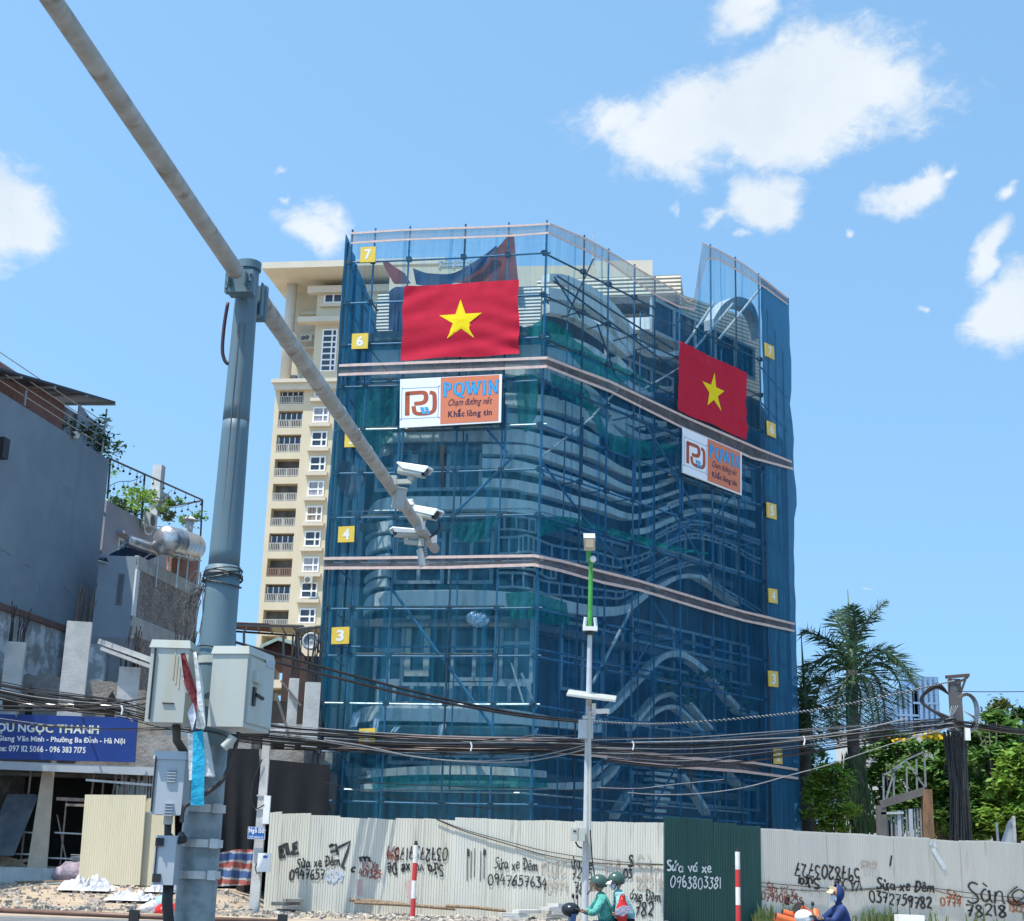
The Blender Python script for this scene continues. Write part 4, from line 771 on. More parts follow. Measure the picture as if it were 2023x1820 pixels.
# ---------------------------------------------------------------- sprayed writing: a small stroke alphabet (x right, y down, 0..1)
el = lambda cx, cy, rx, ry, a0=0, a1=360, n=14: [(cx + rx * cos(radians(a0 + (a1 - a0) * i / n)), cy + ry * sin(radians(a0 + (a1 - a0) * i / n))) for i in range(n + 1)]
GL = {
 '0': (.62, [el(.3, .5, .26, .48, -80, 285)]), '1': (.3, [[(.15, 0), (.14, 1)]]), '2': (.58, [crv([(.05, .2), (.2, .02), (.42, .04), (.5, .22), (.4, .48), (.1, .9), (.3, .86), (.55, .98)], 4)]), '3': (.58, [crv([(.08, .06), (.46, .05), (.25, .36), (.44, .48), (.52, .72), (.34, .97), (.05, .88)], 4)]),
 '4': (.62, [[(.28, .02), (.04, .6), (.56, .56)], [(.44, .2), (.40, 1.02)]]), '5': (.58, [[(.52, .05), (.18, .07), (.12, .42)], crv([(.12, .42), (.36, .36), (.5, .58), (.44, .86), (.24, 1), (.04, .92)], 4)]), '6': (.58, [crv([(.42, .02), (.16, .36), (.08, .72), (.22, .98), (.46, .88), (.48, .64), (.3, .52), (.1, .7)], 4)]), '7': (.6, [[(.04, .06), (.54, .08), (.26, 1.02)], [(.14, .52), (.5, .5)]]),
 '8': (.58, [crv([(.46, .14), (.26, .0), (.08, .2), (.3, .48), (.5, .78), (.26, 1), (.06, .78), (.3, .46), (.46, .14)], 4)]), '9': (.58, [crv([(.46, .26), (.22, .46), (.06, .24), (.24, .02), (.46, .12), (.46, .5), (.4, 1.02)], 4)]),
 'S': (.56, [crv([(.5, .12), (.28, .0), (.08, .16), (.2, .42), (.44, .58), (.48, .84), (.24, 1.0), (.02, .88)], 4)]), 'u': (.6, [crv([(.06, .4), (.06, .82), (.2, 1.0), (.38, .8), (.42, .4)], 3), crv([(.42, .4), (.42, .9), (.54, 1.0)], 3)]), 'ử': (.66, [crv([(.06, .4), (.06, .82), (.2, 1.0), (.38, .8), (.42, .4)], 3), crv([(.42, .4), (.42, .9), (.54, 1.0)], 3), crv([(.42, .46), (.58, .4), (.56, .28)], 3), crv([(.2, .1), (.34, .06), (.3, .2), (.26, .26)], 3)]),
 'a': (.58, [el(.25, .7, .2, .28, -50, 290, 10), [(.44, .44), (.46, .9), (.56, 1)]]), 'á': (.58, [el(.25, .7, .2, .28, -50, 290, 10), [(.44, .44), (.46, .9), (.56, 1)], [(.24, .3), (.42, .08)]]), 'à': (.58, [el(.25, .7, .2, .28, -50, 290, 10), [(.44, .44), (.46, .9), (.56, 1)], [(.16, .12), (.34, .3)]]), 'x': (.56, [[(.05, .42), (.5, 1)], [(.48, .4), (.04, 1.02)]]), 'X': (.62, [[(.03, .1), (.58, 1)], [(.56, .08), (.02, 1.02)]]),
 'e': (.5, [crv([(.08, .72), (.4, .66), (.36, .46), (.2, .42), (.06, .66), (.12, .96), (.3, 1), (.46, .88)], 4)]), 'ê': (.5, [crv([(.08, .72), (.4, .66), (.36, .46), (.2, .42), (.06, .66), (.12, .96), (.3, 1), (.46, .88)], 4), [(.08, .3), (.24, .12), (.4, .3)]]), 'm': (.86, [[(.06, .42), (.08, 1)], crv([(.08, .7), (.2, .44), (.36, .5), (.38, 1)], 3), crv([(.38, .7), (.52, .44), (.68, .52), (.7, .9), (.84, 1)], 3)]), 'n': (.6, [[(.06, .42), (.08, 1)], crv([(.08, .7), (.22, .44), (.42, .52), (.44, .9), (.56, 1)], 3)]),
 'Đ': (.66, [[(.12, .05), (.12, 1)], crv([(.0, .06), (.36, .06), (.56, .34), (.54, .7), (.32, .98), (.04, 1)], 4), [(-.04, .52), (.3, .5)]]), 'v': (.56, [[(.04, .42), (.26, 1), (.5, .38)]]), 'V': (.6, [[(.03, .08), (.28, 1), (.56, .04)]]), 'A': (.62, [[(.02, 1), (.3, .06), (.56, 1)], [(.12, .66), (.46, .64)]]), 'Á': (.62, [[(.02, 1), (.3, .16), (.56, 1)], [(.12, .7), (.46, .68)], [(.3, .08), (.44, -.12)]]),
 'E': (.56, [[(.5, .04), (.1, .08), (.06, 1), (.5, .94)], [(.08, .5), (.42, .46)]]), 'L': (.5, [[(.1, 0), (.08, .98), (.46, .92)]]), 'G': (.6, [crv([(.52, .16), (.28, .02), (.06, .4), (.14, .86), (.36, 1), (.54, .8), (.54, .56), (.34, .58)], 4)]), 'T': (.56, [[(.02, .06), (.54, .04)], [(.28, .05), (.26, 1)]]), 'ỗ': (.56, [el(.26, .72, .2, .26), [(.1, .38), (.26, .24), (.42, .38)], crv([(.12, .12), (.22, .02), (.34, .14), (.44, .04)], 3)]), 'i': (.26, [[(.12, .44), (.12, 1)], [(.12, .2), (.13, .26)]]),
 'c': (.46, [crv([(.42, .5), (.22, .42), (.06, .7), (.2, .98), (.42, .9)], 4)]), 'ự': (.62, [crv([(.06, .4), (.06, .82), (.2, 1.0), (.38, .8), (.42, .4)], 3), [(.42, .4), (.44, 1.0)], [(.42, .46), (.56, .36)], [(.24, 1.14), (.26, 1.2)]]), '.': (.2, [[(.06, .95), (.1, 1.0)]]), '-': (.4, [[(.05, .55), (.34, .55)]]), ' ': (.34, [])}
def spray(pl, parent, mt, text, x0, y0, x1, y1, h, w=.2, flip=False, jit=.09, name='graffiti', drip=.12):
    """text from baseline start (x0, y0) to baseline end (x1, y1), h frame pixels high, stroke w of the height; flip turns it upside down"""
    pa = V(pl.uz(x0, y0)); pb = V(pl.uz(x1, y1)); d = pb - pa; k = abs(pl.uz(x0, y0 - h)[1] - pa[1]); W_ = sum(GL[c][0] for c in text) + .06 * len(text); sx = d.length / W_; dx = d.normalized(); dy = V((-dx[1], dx[0]))
    mb = MB(); rr = random.Random(hash(text) % 1000 if False else sum(map(ord, text)) + int(x0)); X = 0
    for c in text:
        jy = rr.uniform(-jit, jit); sl_ = rr.uniform(-.12, .22); g, strokes = GL[c]
        for st_ in strokes:
            def fn(a, b):
                aa, bb = ((W_ - (X + a)) if flip else (X + a)), ((b if flip else 1 - b) + jy)
                aa += (bb - .5) * sl_ * (-1 if flip else 1)
                q = pa + dx * (aa * sx) + dy * (bb * k); return pl.pt(q[0], q[1], .034)
            pts = [(a + rr.uniform(-.025, .025), b + rr.uniform(-.025, .025)) for a, b in st_]
            stroke(mb, fn, pts, w * rr.uniform(1.05, 1.6))
            if rr.random() < drip: a, b = pts[-1]; stroke(mb, fn, [(a, b), (a + .005, b + (-1 if flip else 1) * rr.uniform(.15, .35))], w * .3)
        X += g + .06
    return mb.build(name, mt, parent)
def spray_free(pl, parent, mt, lines, w):
    mb = MB()
    for ln in lines:
        uv = [pl.uz(*p) for p in ln]; stroke(mb, lambda a, b: pl.pt(a, b, .032), uv, w)
    return mb.build('graffiti', mt, parent)
K = mat('black_spray', (.018, .018, .02), .7, (.05, .05, .05), scale=6); KF = mat('thin_black_spray', (.10, .10, .10), .8, (.2, .2, .19), scale=6); RD = mat('dark_red_spray', (.22, .045, .035), .75, (.32, .12, .09), scale=6); BR = mat('faded_brown_spray', (.42, .34, .28), .8, (.52, .46, .39), scale=5); OR = mat('rust_spray', (.40, .10, .03), .75, (.45, .2, .1), scale=6); WH = mat('white_spray', (.78, .80, .80), .7, (.6, .64, .64), scale=6); BL_ = mat('faded_blue_spray', (.55, .62, .72), .75); PK = mat('faint_pink_spray', (.50, .33, .32), .8, (.58, .46, .42), scale=3, stretch=(2, 2, .4))
f1 = lambda *a, **k: spray(F1, fence1, *a, **k); f3 = lambda *a, **k: spray(F3, fence3, *a, **k)
f1(K, 'ELE', 554, 1693, 594, 1684, 23, w=.27)
spray_free(F1, fence1, K, [[(650, 1673), (664, 1669), (668, 1689)], [(653, 1684), (668, 1680)], [(668, 1675), (692, 1663), (686, 1684), (676, 1712), (682, 1716)], [(652, 1672), (658, 1668)]], .10)
f1(K, 'Sửa xe Đêm', 587, 1715, 674, 1710, 19, w=.13); f1(K, '0947657', 572, 1737, 642, 1739, 20, w=.14); f1(BL_, '634', 645, 1739, 680, 1742, 20, w=.2)
f1(K, 'm', 710, 1702, 735, 1702, 16, w=.13); f1(K, 'c', 694, 1724, 704, 1724, 16, w=.14); f1(RD, 'VÁ Xe', 715, 1716, 748, 1718, 15, w=.13); f1(RD, '401325', 708, 1731, 752, 1736, 16, w=.15)
f1(K, '0372757175', 778, 1698, 884, 1702, 25, w=.12, flip=True); f1(RD, '079', 762, 1689, 786, 1694, 19, w=.15, flip=True); f1(RD, 'Sửa', 763, 1702, 784, 1704, 14, w=.14, flip=True); f1(K, 'Sửa vá xe Đê', 764, 1728, 876, 1730, 22, w=.13, flip=True)
spray_free(F1, fence1, KF, [[(x, 1676 + (i % 2) * 5), (x - 1, 1740 - (i % 3) * 4)] for i, x in enumerate((924, 931, 938, 950, 957))], .035); spray_free(F1, fence1, K, [[(925, 1678), (925, 1692)], [(958, 1679), (957, 1690)]], .09)
f1(K, 'Sửa xe Đêm', 977, 1716, 1064, 1720, 22, w=.1); f1(K, '0947657634', 963, 1748, 1082, 1756, 22, w=.10); f1(BR, 'nực', 1068, 1728, 1122, 1730, 44, w=.07); f1(BR, '0974', 1080, 1762, 1124, 1764, 24, w=.1)
f1(K, 'ửa xe', 1128, 1714, 1170, 1718, 22, w=.11); f1(K, '7255', 1129, 1737, 1171, 1738, 22, w=.11); f1(K, '78', 1134, 1764, 1155, 1765, 22, w=.12)
f1(BR, 'Gỗ', 1196, 1741, 1228, 1742, 44, w=.06); f1(K, 'S', 1241, 1712, 1252, 1713, 22, w=.17); f1(K, '03', 1232, 1735, 1250, 1735, 18, w=.2); f1(BR, 'Sàn', 1256, 1737, 1311, 1740, 50, w=.05); f1(BR, '28218', 1256, 1757, 1311, 1760, 24, w=.09); f1(K, 'áxe Đêm', 1244, 1777, 1306, 1784, 22, w=.12); f1(K, '782', 1253, 1808, 1292, 1811, 27, w=.11)
spray_free(F1, fence1, PK, [[(712, 1738), (711, 1752), (712, 1768)]], .2); spray_free(F1, fence1, PK, [[(809, 1740), (811, 1760), (816, 1778), (822, 1776)]], .3)
spray(F2, fence2, WH, 'Sửa vá xe', 1316, 1721, 1405, 1724, 20, w=.13); spray(F2, fence2, WH, '0963803381', 1323, 1753, 1425, 1757, 23, w=.10)
f3(RD, 'Sửa VÁ Xe', 1512, 1758, 1575, 1775, 17, w=.12); f3(RD, '0794010255', 1503, 1778, 1585, 1790, 17, w=.13); spray_free(F3, fence3, K, [[(1555, 1772), (1554, 1788)]], .2)
f3(K, '5978203727', 1568, 1733, 1698, 1742, 27, w=.12, flip=True); f3(K, 'Sửa', 1574, 1754, 1618, 1757, 20, w=.17, flip=True); f3(K, 'VÁ Xe', 1646, 1756, 1702, 1762, 20, w=.12, flip=True)
f3(BR, 'G115', 1699, 1714, 1731, 1718, 14, w=.16, flip=True); f3(K, '1', 1757, 1709, 1764, 1709, 20, w=.12); f3(K, 'Sửa xe Đêm', 1731, 1757, 1848, 1764, 21, w=.13); f3(K, '0372759782', 1716, 1783, 1841, 1796, 23, w=.13); f3(OR, 'Sửa', 1869, 1774, 1900, 1778, 16, w=.14); f3(OR, '0774', 1857, 1788, 1900, 1792, 16, w=.13); f3(K, 'Sàn', 1910, 1782, 1990, 1788, 42, w=.06); f3(K, '78218', 1907, 1811, 1990, 1812, 24, w=.11); f3(OR, 'áxe', 1990, 1785, 2014, 1788, 14, w=.15); f3(OR, '13255', 1993, 1800, 2026, 1804, 18, w=.14)
spray_free(F3, fence3, WH, [[(1836, 1664), (1846, 1684), (1856, 1700), (1866, 1716)], [(1836, 1672), (1848, 1668)]], .22)
# ---------------------------------------------------------------- poles in front of the fence
def seg_tube(mb, a, b, r0, r1, n=14, k=6): mb.tube([V(a).lerp(V(b), i / k) for i in range(k + 1)], [r0 + (r1 - r0) * i / k for i in range(k + 1)], n)
M['concrete'] = mat('pale_concrete', (.56, .56, .535), .9, (.44, .44, .425), scale=1.6, bump=.25, bscale=14, stain=((.25, .25, .25), .9, (1.5, 1.5, .4), .58, .8))
M['cab'] = mat('cabinet_paint', (.45, .475, .43), .45, (.42, .44, .40), scale=1.2, stain=((.42, .36, .24), 2.2, (2.5, 2.5, .3), .57, .85)); M['cab_grey'] = mat('grey_cabinet_paint', (.40, .44, .47), .45, (.36, .40, .43), scale=1.2, stain=((.27, .27, .26), 2, (2.5, 2.5, .3), .66, .9))
cp = P(503, 1781, 52.6); cp.z = 0; ct = P(521, 1455, 52.6)
r = thing('concrete_pole', cp, 'grey concrete utility pole bearing the blue alley sign, left of the cream fence', 'utility pole')
mb = MB(); top_ = V((cp.x + .02, cp.y, ct.z)); n_ = 8
mb.hexa([cp + V((-.17, -.13, -.1)), cp + V((.17, -.13, -.1)), cp + V((.17, .13, -.1)), cp + V((-.17, .13, -.1))], [top_ + V((-.13, -.1, 0)), top_ + V((.13, -.1, 0)), top_ + V((.13, .1, 0)), top_ + V((-.13, .1, 0))]); mb.build('pole', M['concrete'], r)
for y in (1572, 1600, 1640):
    mb = MB(); q = P(512, y, 52.5); mb.box((cp.x + .01, cp.y, q.z), (.36, .3, .05)); mb.build('strap', M['steel_pale'], r)
mb = MB(); mb.tube([P(x, y, 52.42) for x, y in crv([(518, 1500), (500, 1545), (496, 1580), (505, 1598), (522, 1590)], 5)], .02, 5); mb.build('loop_cable', M['black'], r)
o = MB(); o.box(P(527, 1600, 52.5), (.22, .16, .95)); o = o.build('junction_box', M['white']); tag(o, 'tall white junction box on the right side of the concrete pole beside the alley', 'junction box')
r = thing('meter_box', P(520, 1722, 52.4), 'small white electric meter box low on the concrete pole beside the alley', 'meter box'); mb = MB(); mb.box(P(522, 1704, 52.35), (.44, .2, .62)); mb.build('box', M['white'], r); mb = MB(); mb.box(P(524, 1693, 52.24), (.14, .02, .08)); mb.build('nameplate', mat('blue_plate', (.02, .12, .4), .5), r); mb = MB(); mb.tube([P(x, y, 52.3) for x, y in crv([(513, 1700), (505, 1712), (508, 1726), (516, 1716), (508, 1706), (514, 1695)], 4)], .02, 5); mb.build('cable', M['black'], r)
M['sign_blue'] = mat('enamel_blue', (.02, .13, .42), .35, (.02, .11, .36), scale=3)
r = thing('alley_sign', P(506, 1660, 52.2), 'blue enamel alley sign reading Ngõ 150 on the concrete pole', 'street sign')
q = quadfn(P(490, 1633, 52.25), P(524, 1635, 52.25), P(523.5, 1659, 52.25), P(489, 1657.5, 52.25), V((0, -1, 0)), 0)
mb = MB(); mb.hexa([q(0, 0), q(1, 0), q(1, 1), q(0, 1)], [q(0, 0, -.04), q(1, 0, -.04), q(1, 1, -.04), q(0, 1, -.04)]); mb.build('panel', M['sign_blue'], r)
mb = MB(); text_on(mb, 'Ngõ 150', lambda x, y: q(x, y, .01), .06, .06, .88, .54, .035); text_on(mb, 'PHỐ GIẢNG VÕ', lambda x, y: q(x, y, .01), .1, .66, .8, .24, .02); mb.build('lettering', M['white'], r)
mb = MB(); g = lambda x, y: q(x, y, .008); stroke(mb, g, [(.02, .03), (.98, .03)], .03); stroke(mb, g, [(.02, .97), (.98, .97)], .03); stroke(mb, g, [(.02, .03), (.02, .97)], .02); stroke(mb, g, [(.98, .03), (.98, .97)], .02); mb.build('border', M['white'], r)
# red and white bollard posts
M['bol_red'] = mat('red_band_paint', (.55, .03, .035), .55, (.45, .05, .05), scale=8); M['bol_white'] = mat('chipped_white_paint', (.72, .72, .70), .6, (.5, .5, .48), scale=8, lo=.5, hi=.75)
def post(x, ytop, y, lab):
    t = P(x, ytop, y); b = V((t.x, y, 0)); r = thing('striped_post', b, lab, 'marker post', 'red and white marker posts'); n = 6; z = t.z
    while z > 0:
        h = min(.56, z); mb = MB(); mb.tube([(b.x, b.y, z - h), (b.x, b.y, z)], .08, 12); mb.build('band', M['bol_white' if n % 2 == 0 else 'bol_red'], r); z -= h; n += 1
    mb = MB(); mb.tube([(b.x, b.y, t.z), (b.x, b.y, t.z + .14)], [.07, .04], 10); mb.build('cap', M['black'], r)
post(821.5, 1670, 50, 'red and white striped post standing in front of the long cream fence'); post(1457, 1683, 50, 'red and white striped post standing at the right part of the green gate')
# solar street lamp
M['lamp_grey'] = mat('pole_grey_paint', (.50, .53, .55), .45, (.43, .46, .48), scale=3, stain=((.3, .29, .28), 2, (3, 3, .3), .6, .85)); M['lamp_green'] = mat('bright_green_wrap', (.07, .38, .06), .6, (.06, .27, .06), scale=3)
YS = 50.5
base = P(1155, 1800, YS); base.z = 0; jn = P(1163.5, 1490 - 10, YS); top = P(1164, 1085, YS); bx = base.x
r = thing('solar_lamp_post', base, 'slim street lamp post wrapped in bright green near the top, standing before the netted building', 'street lamp')
pz = lambda y: P(1160, y, YS).z
def lp(y): return V((bx + .03, YS, pz(y)))
mb = MB(); seg_tube(mb, (bx, YS, 0), lp(1395), .115, .105, 12); mb.build('pole', M['lamp_grey'], r)
mb = MB(); seg_tube(mb, lp(1395), lp(1255), .10, .08, 12); mb.build('pole', M['lamp_grey'], r)
mb = MB(); seg_tube(mb, lp(1254), lp(1110), .085, .075, 12); mb.build('green_sleeve', M['lamp_green'], r)
mb = MB(); seg_tube(mb, lp(1254) + V((0, 0, .003)), lp(1246), .16, .15, 12); mb.build('collar', M['black'], r)
mb = MB(); mb.tube([lp(1110) + V((-.08, 0, 0)), lp(1085) + V((-.09, -.1, 0))], .07, 8); mb.build('arm', M['lamp_green'], r)
mb = MB(); mb.ball(lp(1105) + V((.07, -.05, 0)), .12); mb.build('photocell', M['white'], r)
hq = [P(1153, 1063, YS - 1.2), P(1176, 1063, YS - 1.2), P(1176, 1088, YS - .4), P(1154, 1088, YS - .4)]
mb = MB(); mb.hexa(hq, [p + V((0, .25, .22)) for p in hq]); hd = mb.build('lamp_head', M['cab'], r)
q = quadfn(*hq, V((0, -.96, -.3)), 0); mb = MB(); mb.poly([q(.16, .1, .012), q(.84, .1, .012), q(.84, .72, .012), q(.16, .72, .012)]); mb.build('lens', mat('lamp_lens', (.72, .72, .66), .3, (.66, .66, .6), scale=3), hd)
mb = MB(); mb.poly([q(.06, .04, .006), q(.94, .04, .006), q(.94, .78, .006), q(.06, .78, .006)]); mb.build('lens_frame', M['frame'], hd)
r = thing('camera_pair_bracket', lp(1240), 'white bracket with two small camera arms on the green part of the street lamp post', 'camera bracket'); mb = MB()
c = lp(1236); mb.box(c + V((0, -.14, -.13)), (.5, .2, .14)); mb.build('crossbar', M['white'], r)
for s_ in (-1, 1): mb = MB(); mb.tube([c + V((.2 * s_, -.14, -.1)), c + V((.16 * s_, -.2, .26))], .06, 8); mb.build('arm', M['white'], r)
r = thing('solar_module', lp(1385), 'thin white edged solar panel tilted on the street lamp post', 'solar panel')
A = [P(1119, 1375, YS - .9), P(1216, 1387, YS - .9), P(1218, 1379, YS + .3), P(1124, 1366, YS + .3)]
mb = MB(); mb.hexa(A, [p + V((0, 0, .07)) for p in A]); mb.build('panel', M['cab'], r); mb = MB(); mb.hexa([A[0].lerp(A[2], .08) - V((0, 0, .012)), A[1].lerp(A[3], .08) - V((0, 0, .012)), A[2].lerp(A[0], .08) - V((0, 0, .012)), A[3].lerp(A[1], .08) - V((0, 0, .012))], [A[0].lerp(A[2], .08), A[1].lerp(A[3], .08), A[2].lerp(A[0], .08), A[3].lerp(A[1], .08)]); mb.build('back_sheet', M['white'], r)
mb = MB(); mb.bar(P(1140, 1376, YS - .4), P(1200, 1384, YS - .4), .08, .06); mb.bar(lp(1400), P(1166, 1380, YS - .3), .07, .07); mb.build('bracket', M['frame'], r)
r = thing('security_camera', P(1186, 1404, YS - .3), 'small white security camera pointing right, just below the solar panel', 'security camera', 'security cameras'); mb = MB(); c = P(1190, 1405, YS - .3); mb.bar(c + V((-.2, 0, -.02)), c + V((.22, -.1, 0)), .17, .15); mb.build('housing', M['white'], r); mb = MB(); mb.tube([lp(1408), c + V((-.2, 0, -.03))], .045, 7); mb.box(lp(1402) + V((.17, -.1, 0)), (.14, .14, .4)); mb.build('bracket', M['white'], r)
r = thing('equipment_plate', lp(1440), 'grey cable plate strapped to the street lamp post below the solar panel', 'equipment plate'); mb = MB(); mb.box(lp(1442) + V((-.1, -.2, 0)), (.5, .1, .62)); mb.box(lp(1419) + V((0, -.16, 0)), (.42, .2, .12)); mb.build('plate', M['lamp_grey'], r); mb = MB(); mb.tube([lp(1408) + V((.02, -.27, 0)), lp(1450) + V((.03, -.29, 0)), lp(1560) + V((.08, -.2, 0)), lp(1700) + V((.1, -.17, 0))], .05, 7); mb.build('conduit', M['cab'], r)
r = thing('control_box', P(1140, 1655, YS - .3), 'grey two-door control box on the street lamp post at fence height', 'control box'); u0 = P(1128, 1636, YS - .3); u1 = P(1155, 1662, YS - .3)
mb = MB(); mb.box((u0 + u1) / 2, (u1.x - u0.x, .3, u0.z - u1.z)); mb.build('box', M['cab'], r)
mb = MB(); mb.box((u0 + u1) / 2 + V((0, -.155, 0)), (.012, .01, u0.z - u1.z)); mb.box(u0 + V((.12, -.16, -.1)), (.1, .02, .05)); mb.build('seam', M['black'], r)
mb = MB(); mb.tube([P(x, y, YS - .3) for x, y in crv([(1137, 1663), (1142, 1672), (1150, 1676)], 4)], .03, 6); mb.tube([P(x, y, YS - .35) for x, y in crv([(1166, 1640), (1170, 1700), (1174, 1740), (1160, 1768)], 5)], .025, 5); mb.build('cable', M['black'], r)
# ---------------------------------------------------------------- rubble, weeds, pipes along the fence foot
rb_ = random.Random(11); mb = MB()
def stone(mb, c, s):
    n0 = len(mb.v); a = rb_.random() * 6; ex = V((cos(a), sin(a), rb_.uniform(-.3, .3))).normalized(); ez = ex.cross(V((rb_.uniform(-.3, .3), rb_.uniform(-.3, .3), 1))).normalized(); mb.box(c, (s, s * rb_.uniform(.5, .9), s * rb_.uniform(.3, .7)), ex, None, ez)
    for i in range(n0, n0 + 8): mb.v[i] = mb.v[i] + V((rb_.uniform(-1, 1), rb_.uniform(-1, 1), rb_.uniform(-1, .6))) * s * .22
for k in range(2600):
    x = rb_.uniform(-22, 8); y = rb_.uniform(48.5, 53.6) if x > -9 else rb_.uniform(48.5, 57.5)
    stone(mb, V((x, y, gz(x, y) + .03)), rb_.choice((.04, .05, .07, .1, .15, .2)))
M['rubble'] = mat('broken_concrete', (.48, .43, .36), .95, (.30, .27, .24), scale=3, bump=.3); tag(mb.build('rubble', M['rubble'], loc=(0, 50, 0)), 'loose broken concrete and gravel strewn along the foot of the fences', 'rubble', None, 'stuff')
def slabs(name, px, y, n, w, lab, cat, mt):
    mb = MB()
    for k in range(n):
        c = P(px + rb_.uniform(-w, w) * .4, 1790, y + rb_.uniform(-.3, .3)); c.z = .08 + .12 * k; mb.box(c, (w * y / 2900 * rb_.uniform(.6, 1), rb_.uniform(.3, .6), .11), V((cos(.2 * k), sin(.2 * k), .05 * rb_.uniform(-1, 1))).normalized())
    tag(mb.build(name, mt), lab, cat, 'broken slabs along the fence')
slabs('slab_pile', 582, 53, 4, 50, 'pile of broken slabs at the left end of the cream fence', 'slab pile', M['rubble']); slabs('slab_pile', 1030, 52.4, 3, 60, 'grey slab pile by the fence under the repeated night repair graffiti', 'slab pile', M['concrete']); slabs('slab_pile', 1085, 52.2, 5, 55, 'taller grey slab pile a little left of the street lamp foot', 'slab pile', M['concrete'])
for i, (a, b, y) in enumerate((((690, 1778), (800, 1787), 53.3), ((700, 1783), (900, 1796), 53.1), ((880, 1790), (1000, 1800), 52.7))):
    mb = MB(); p, q_ = P(*a, y), P(*b, y); p.z = max(p.z, .1); q_.z = max(q_.z, .06); mb.tube([p, (p + q_) / 2 + V((0, 0, .03)), q_], .06, 7); tag(mb.build('bamboo_pole', M['wood']), ['bamboo pole lying at the fence foot, the upper one on the left', 'long bamboo pole lying along the fence foot behind the striped post', 'short bamboo pole at the fence foot right of the striped post'][i], 'bamboo pole', 'bamboo poles at the fence foot')
M['weed'] = mat('weed_leaf', (.10, .16, .05), .8, (.16, .19, .08), scale=3, per_leaf=.4, trans=.3)
mb = MB()
for k in range(560):
    px = rb_.choice((rb_.uniform(1505, 1600), rb_.uniform(1540, 1590), rb_.uniform(1690, 1760), rb_.uniform(1505, 2020), rb_.uniform(1480, 1505))); u = F3.uz(px, 1700)[0] if px > 1503 else F2.uz(px, 1700)[0]; pl = F3 if px > 1503 else F2; h = rb_.uniform(.15, .8) * rb_.uniform(.4, 1.2); p = pl.pt(u, 0, rb_.uniform(.1, .6)); l = V((rb_.uniform(-.3, .3), rb_.uniform(-.2, .2), 1)) * h; w = V((rb_.uniform(.02, .05), 0, 0))
    mb.poly([p - w, p + w, p + l * .7 + w, p + l]); 
    if rb_.random() < .5: q = p + l * rb_.uniform(.3, .9); d = V((rb_.uniform(-.2, .2), rb_.uniform(-.1, .1), rb_.uniform(-.05, .15))); mb.poly([q, q + d * .5 + V((0, 0, .05)), q + d, q + d * .5 - V((0, 0, .04))])
tag(mb.build('weeds', M['weed'], loc=(12, 58, 0)), 'tall weeds growing along the foot of the right fence', 'weeds', None, 'stuff')
M['orange_pipe'] = mat('orange_plastic_pipe', (.72, .16, .045), .45, (.62, .13, .04), scale=3)
def pipe(a, b, r0, y0, y1, corr, lab):
    p, q_ = P(*a, y0), P(*b, y1); n = 60 if corr else 10; mb = MB(); mb.tube([p.lerp(q_, i / n) for i in range(n + 1)], [r0 * (1 + (.09 if corr and i % 2 else 0)) for i in range(n + 1)], 14, False); o = mb.build('corrugated_pipe' if corr else 'plastic_pipe', M['orange_pipe'], None, True); tag(o, lab, 'pipe', 'orange plastic pipes')
    d = (q_ - p).normalized(); mb = MB(); x = d.orthogonal().normalized(); yv = d.cross(x); k = 14
    mb.grid(lambda u, v: p + d * .01 + (x * cos(2 * pi * u) + yv * sin(2 * pi * u)) * r0 * (.9 - .9 * v), k, 1); mb.build('bore', M['black'], o)
pipe((1575, 1793), (1640, 1850), .19, 47, 47.6, True, 'thick ribbed orange pipe, its open end tilted up, by the scooter handlebar'); pipe((1545, 1803), (1640, 1832), .12, 47.2, 47.4, False, 'smooth orange pipe lying left of the ribbed one, the higher of two'); pipe((1532, 1811), (1620, 1836), .12, 46.8, 47, False, 'smooth orange pipe lying left of the ribbed one, the lowest'); pipe((1610, 1800), (1614, 1840), .13, 48.4, 47.9, False, 'short end of an orange pipe peeping out behind the ribbed one')
# ---------------------------------------------------------------- camera mast in the foreground
M['mast'] = mat('blue_grey_pole_paint', (.125, .20, .235), .5, (.095, .155, .19), scale=2.2, stretch=(1, 1, .25), spec=.35, stain=((.16, .14, .12), 3, (4, 4, .18), .63, .85)); M['galv'] = mat('mottled_zinc', (.24, .285, .295), .5, (.155, .19, .20), scale=7, lo=.42, hi=.58, spec=.35, metal=.15, stain=((.15, .15, .15), 3, (4, 4, .15), .63, .85)); M['arm'] = mat('dirty_pale_arm', (.44, .43, .39), .5, (.31, .285, .245), scale=5, stretch=(1, 1, 1), stain=((.18, .14, .10), 7, (1, 1, 1), .55, .75))
YP = 10.0; PB = P(384, 1815, YP); PB.z = 0; px_ = PB.x
zat = lambda y, x=440: P(x, y, YP).z
ZT = P(497, 520, YP).z; ZA = P(493, 572, YP).z
mast = thing('camera_mast', PB, 'tall blue-grey steel pole in the left foreground carrying a long slanting arm overhead', 'camera mast')
zs = zat(1120, 440); z2 = zat(826, 462)
zm = zat(1475, 410); mb = MB(); seg_tube(mb, (px_, YP, 0), (px_, YP, zm), .138, .126, 24, 10); mb.build('pole_base', M['galv'], mast, True); mb = MB(); seg_tube(mb, (px_, YP, zm), (px_, YP, zs), .1255, .116, 24, 6); mb.build('pole', M['mast'], mast, True)
mb = MB(); seg_tube(mb, (px_, YP, zs), (px_, YP, z2), .108, .094, 24, 10); mb.build('pole', M['mast'], mast, True)
mb = MB(); seg_tube(mb, (px_, YP, z2 - .03), (px_, YP, ZT - .05), .0945, .078, 24, 10); mb.build('pole', M['mast'], mast, True)
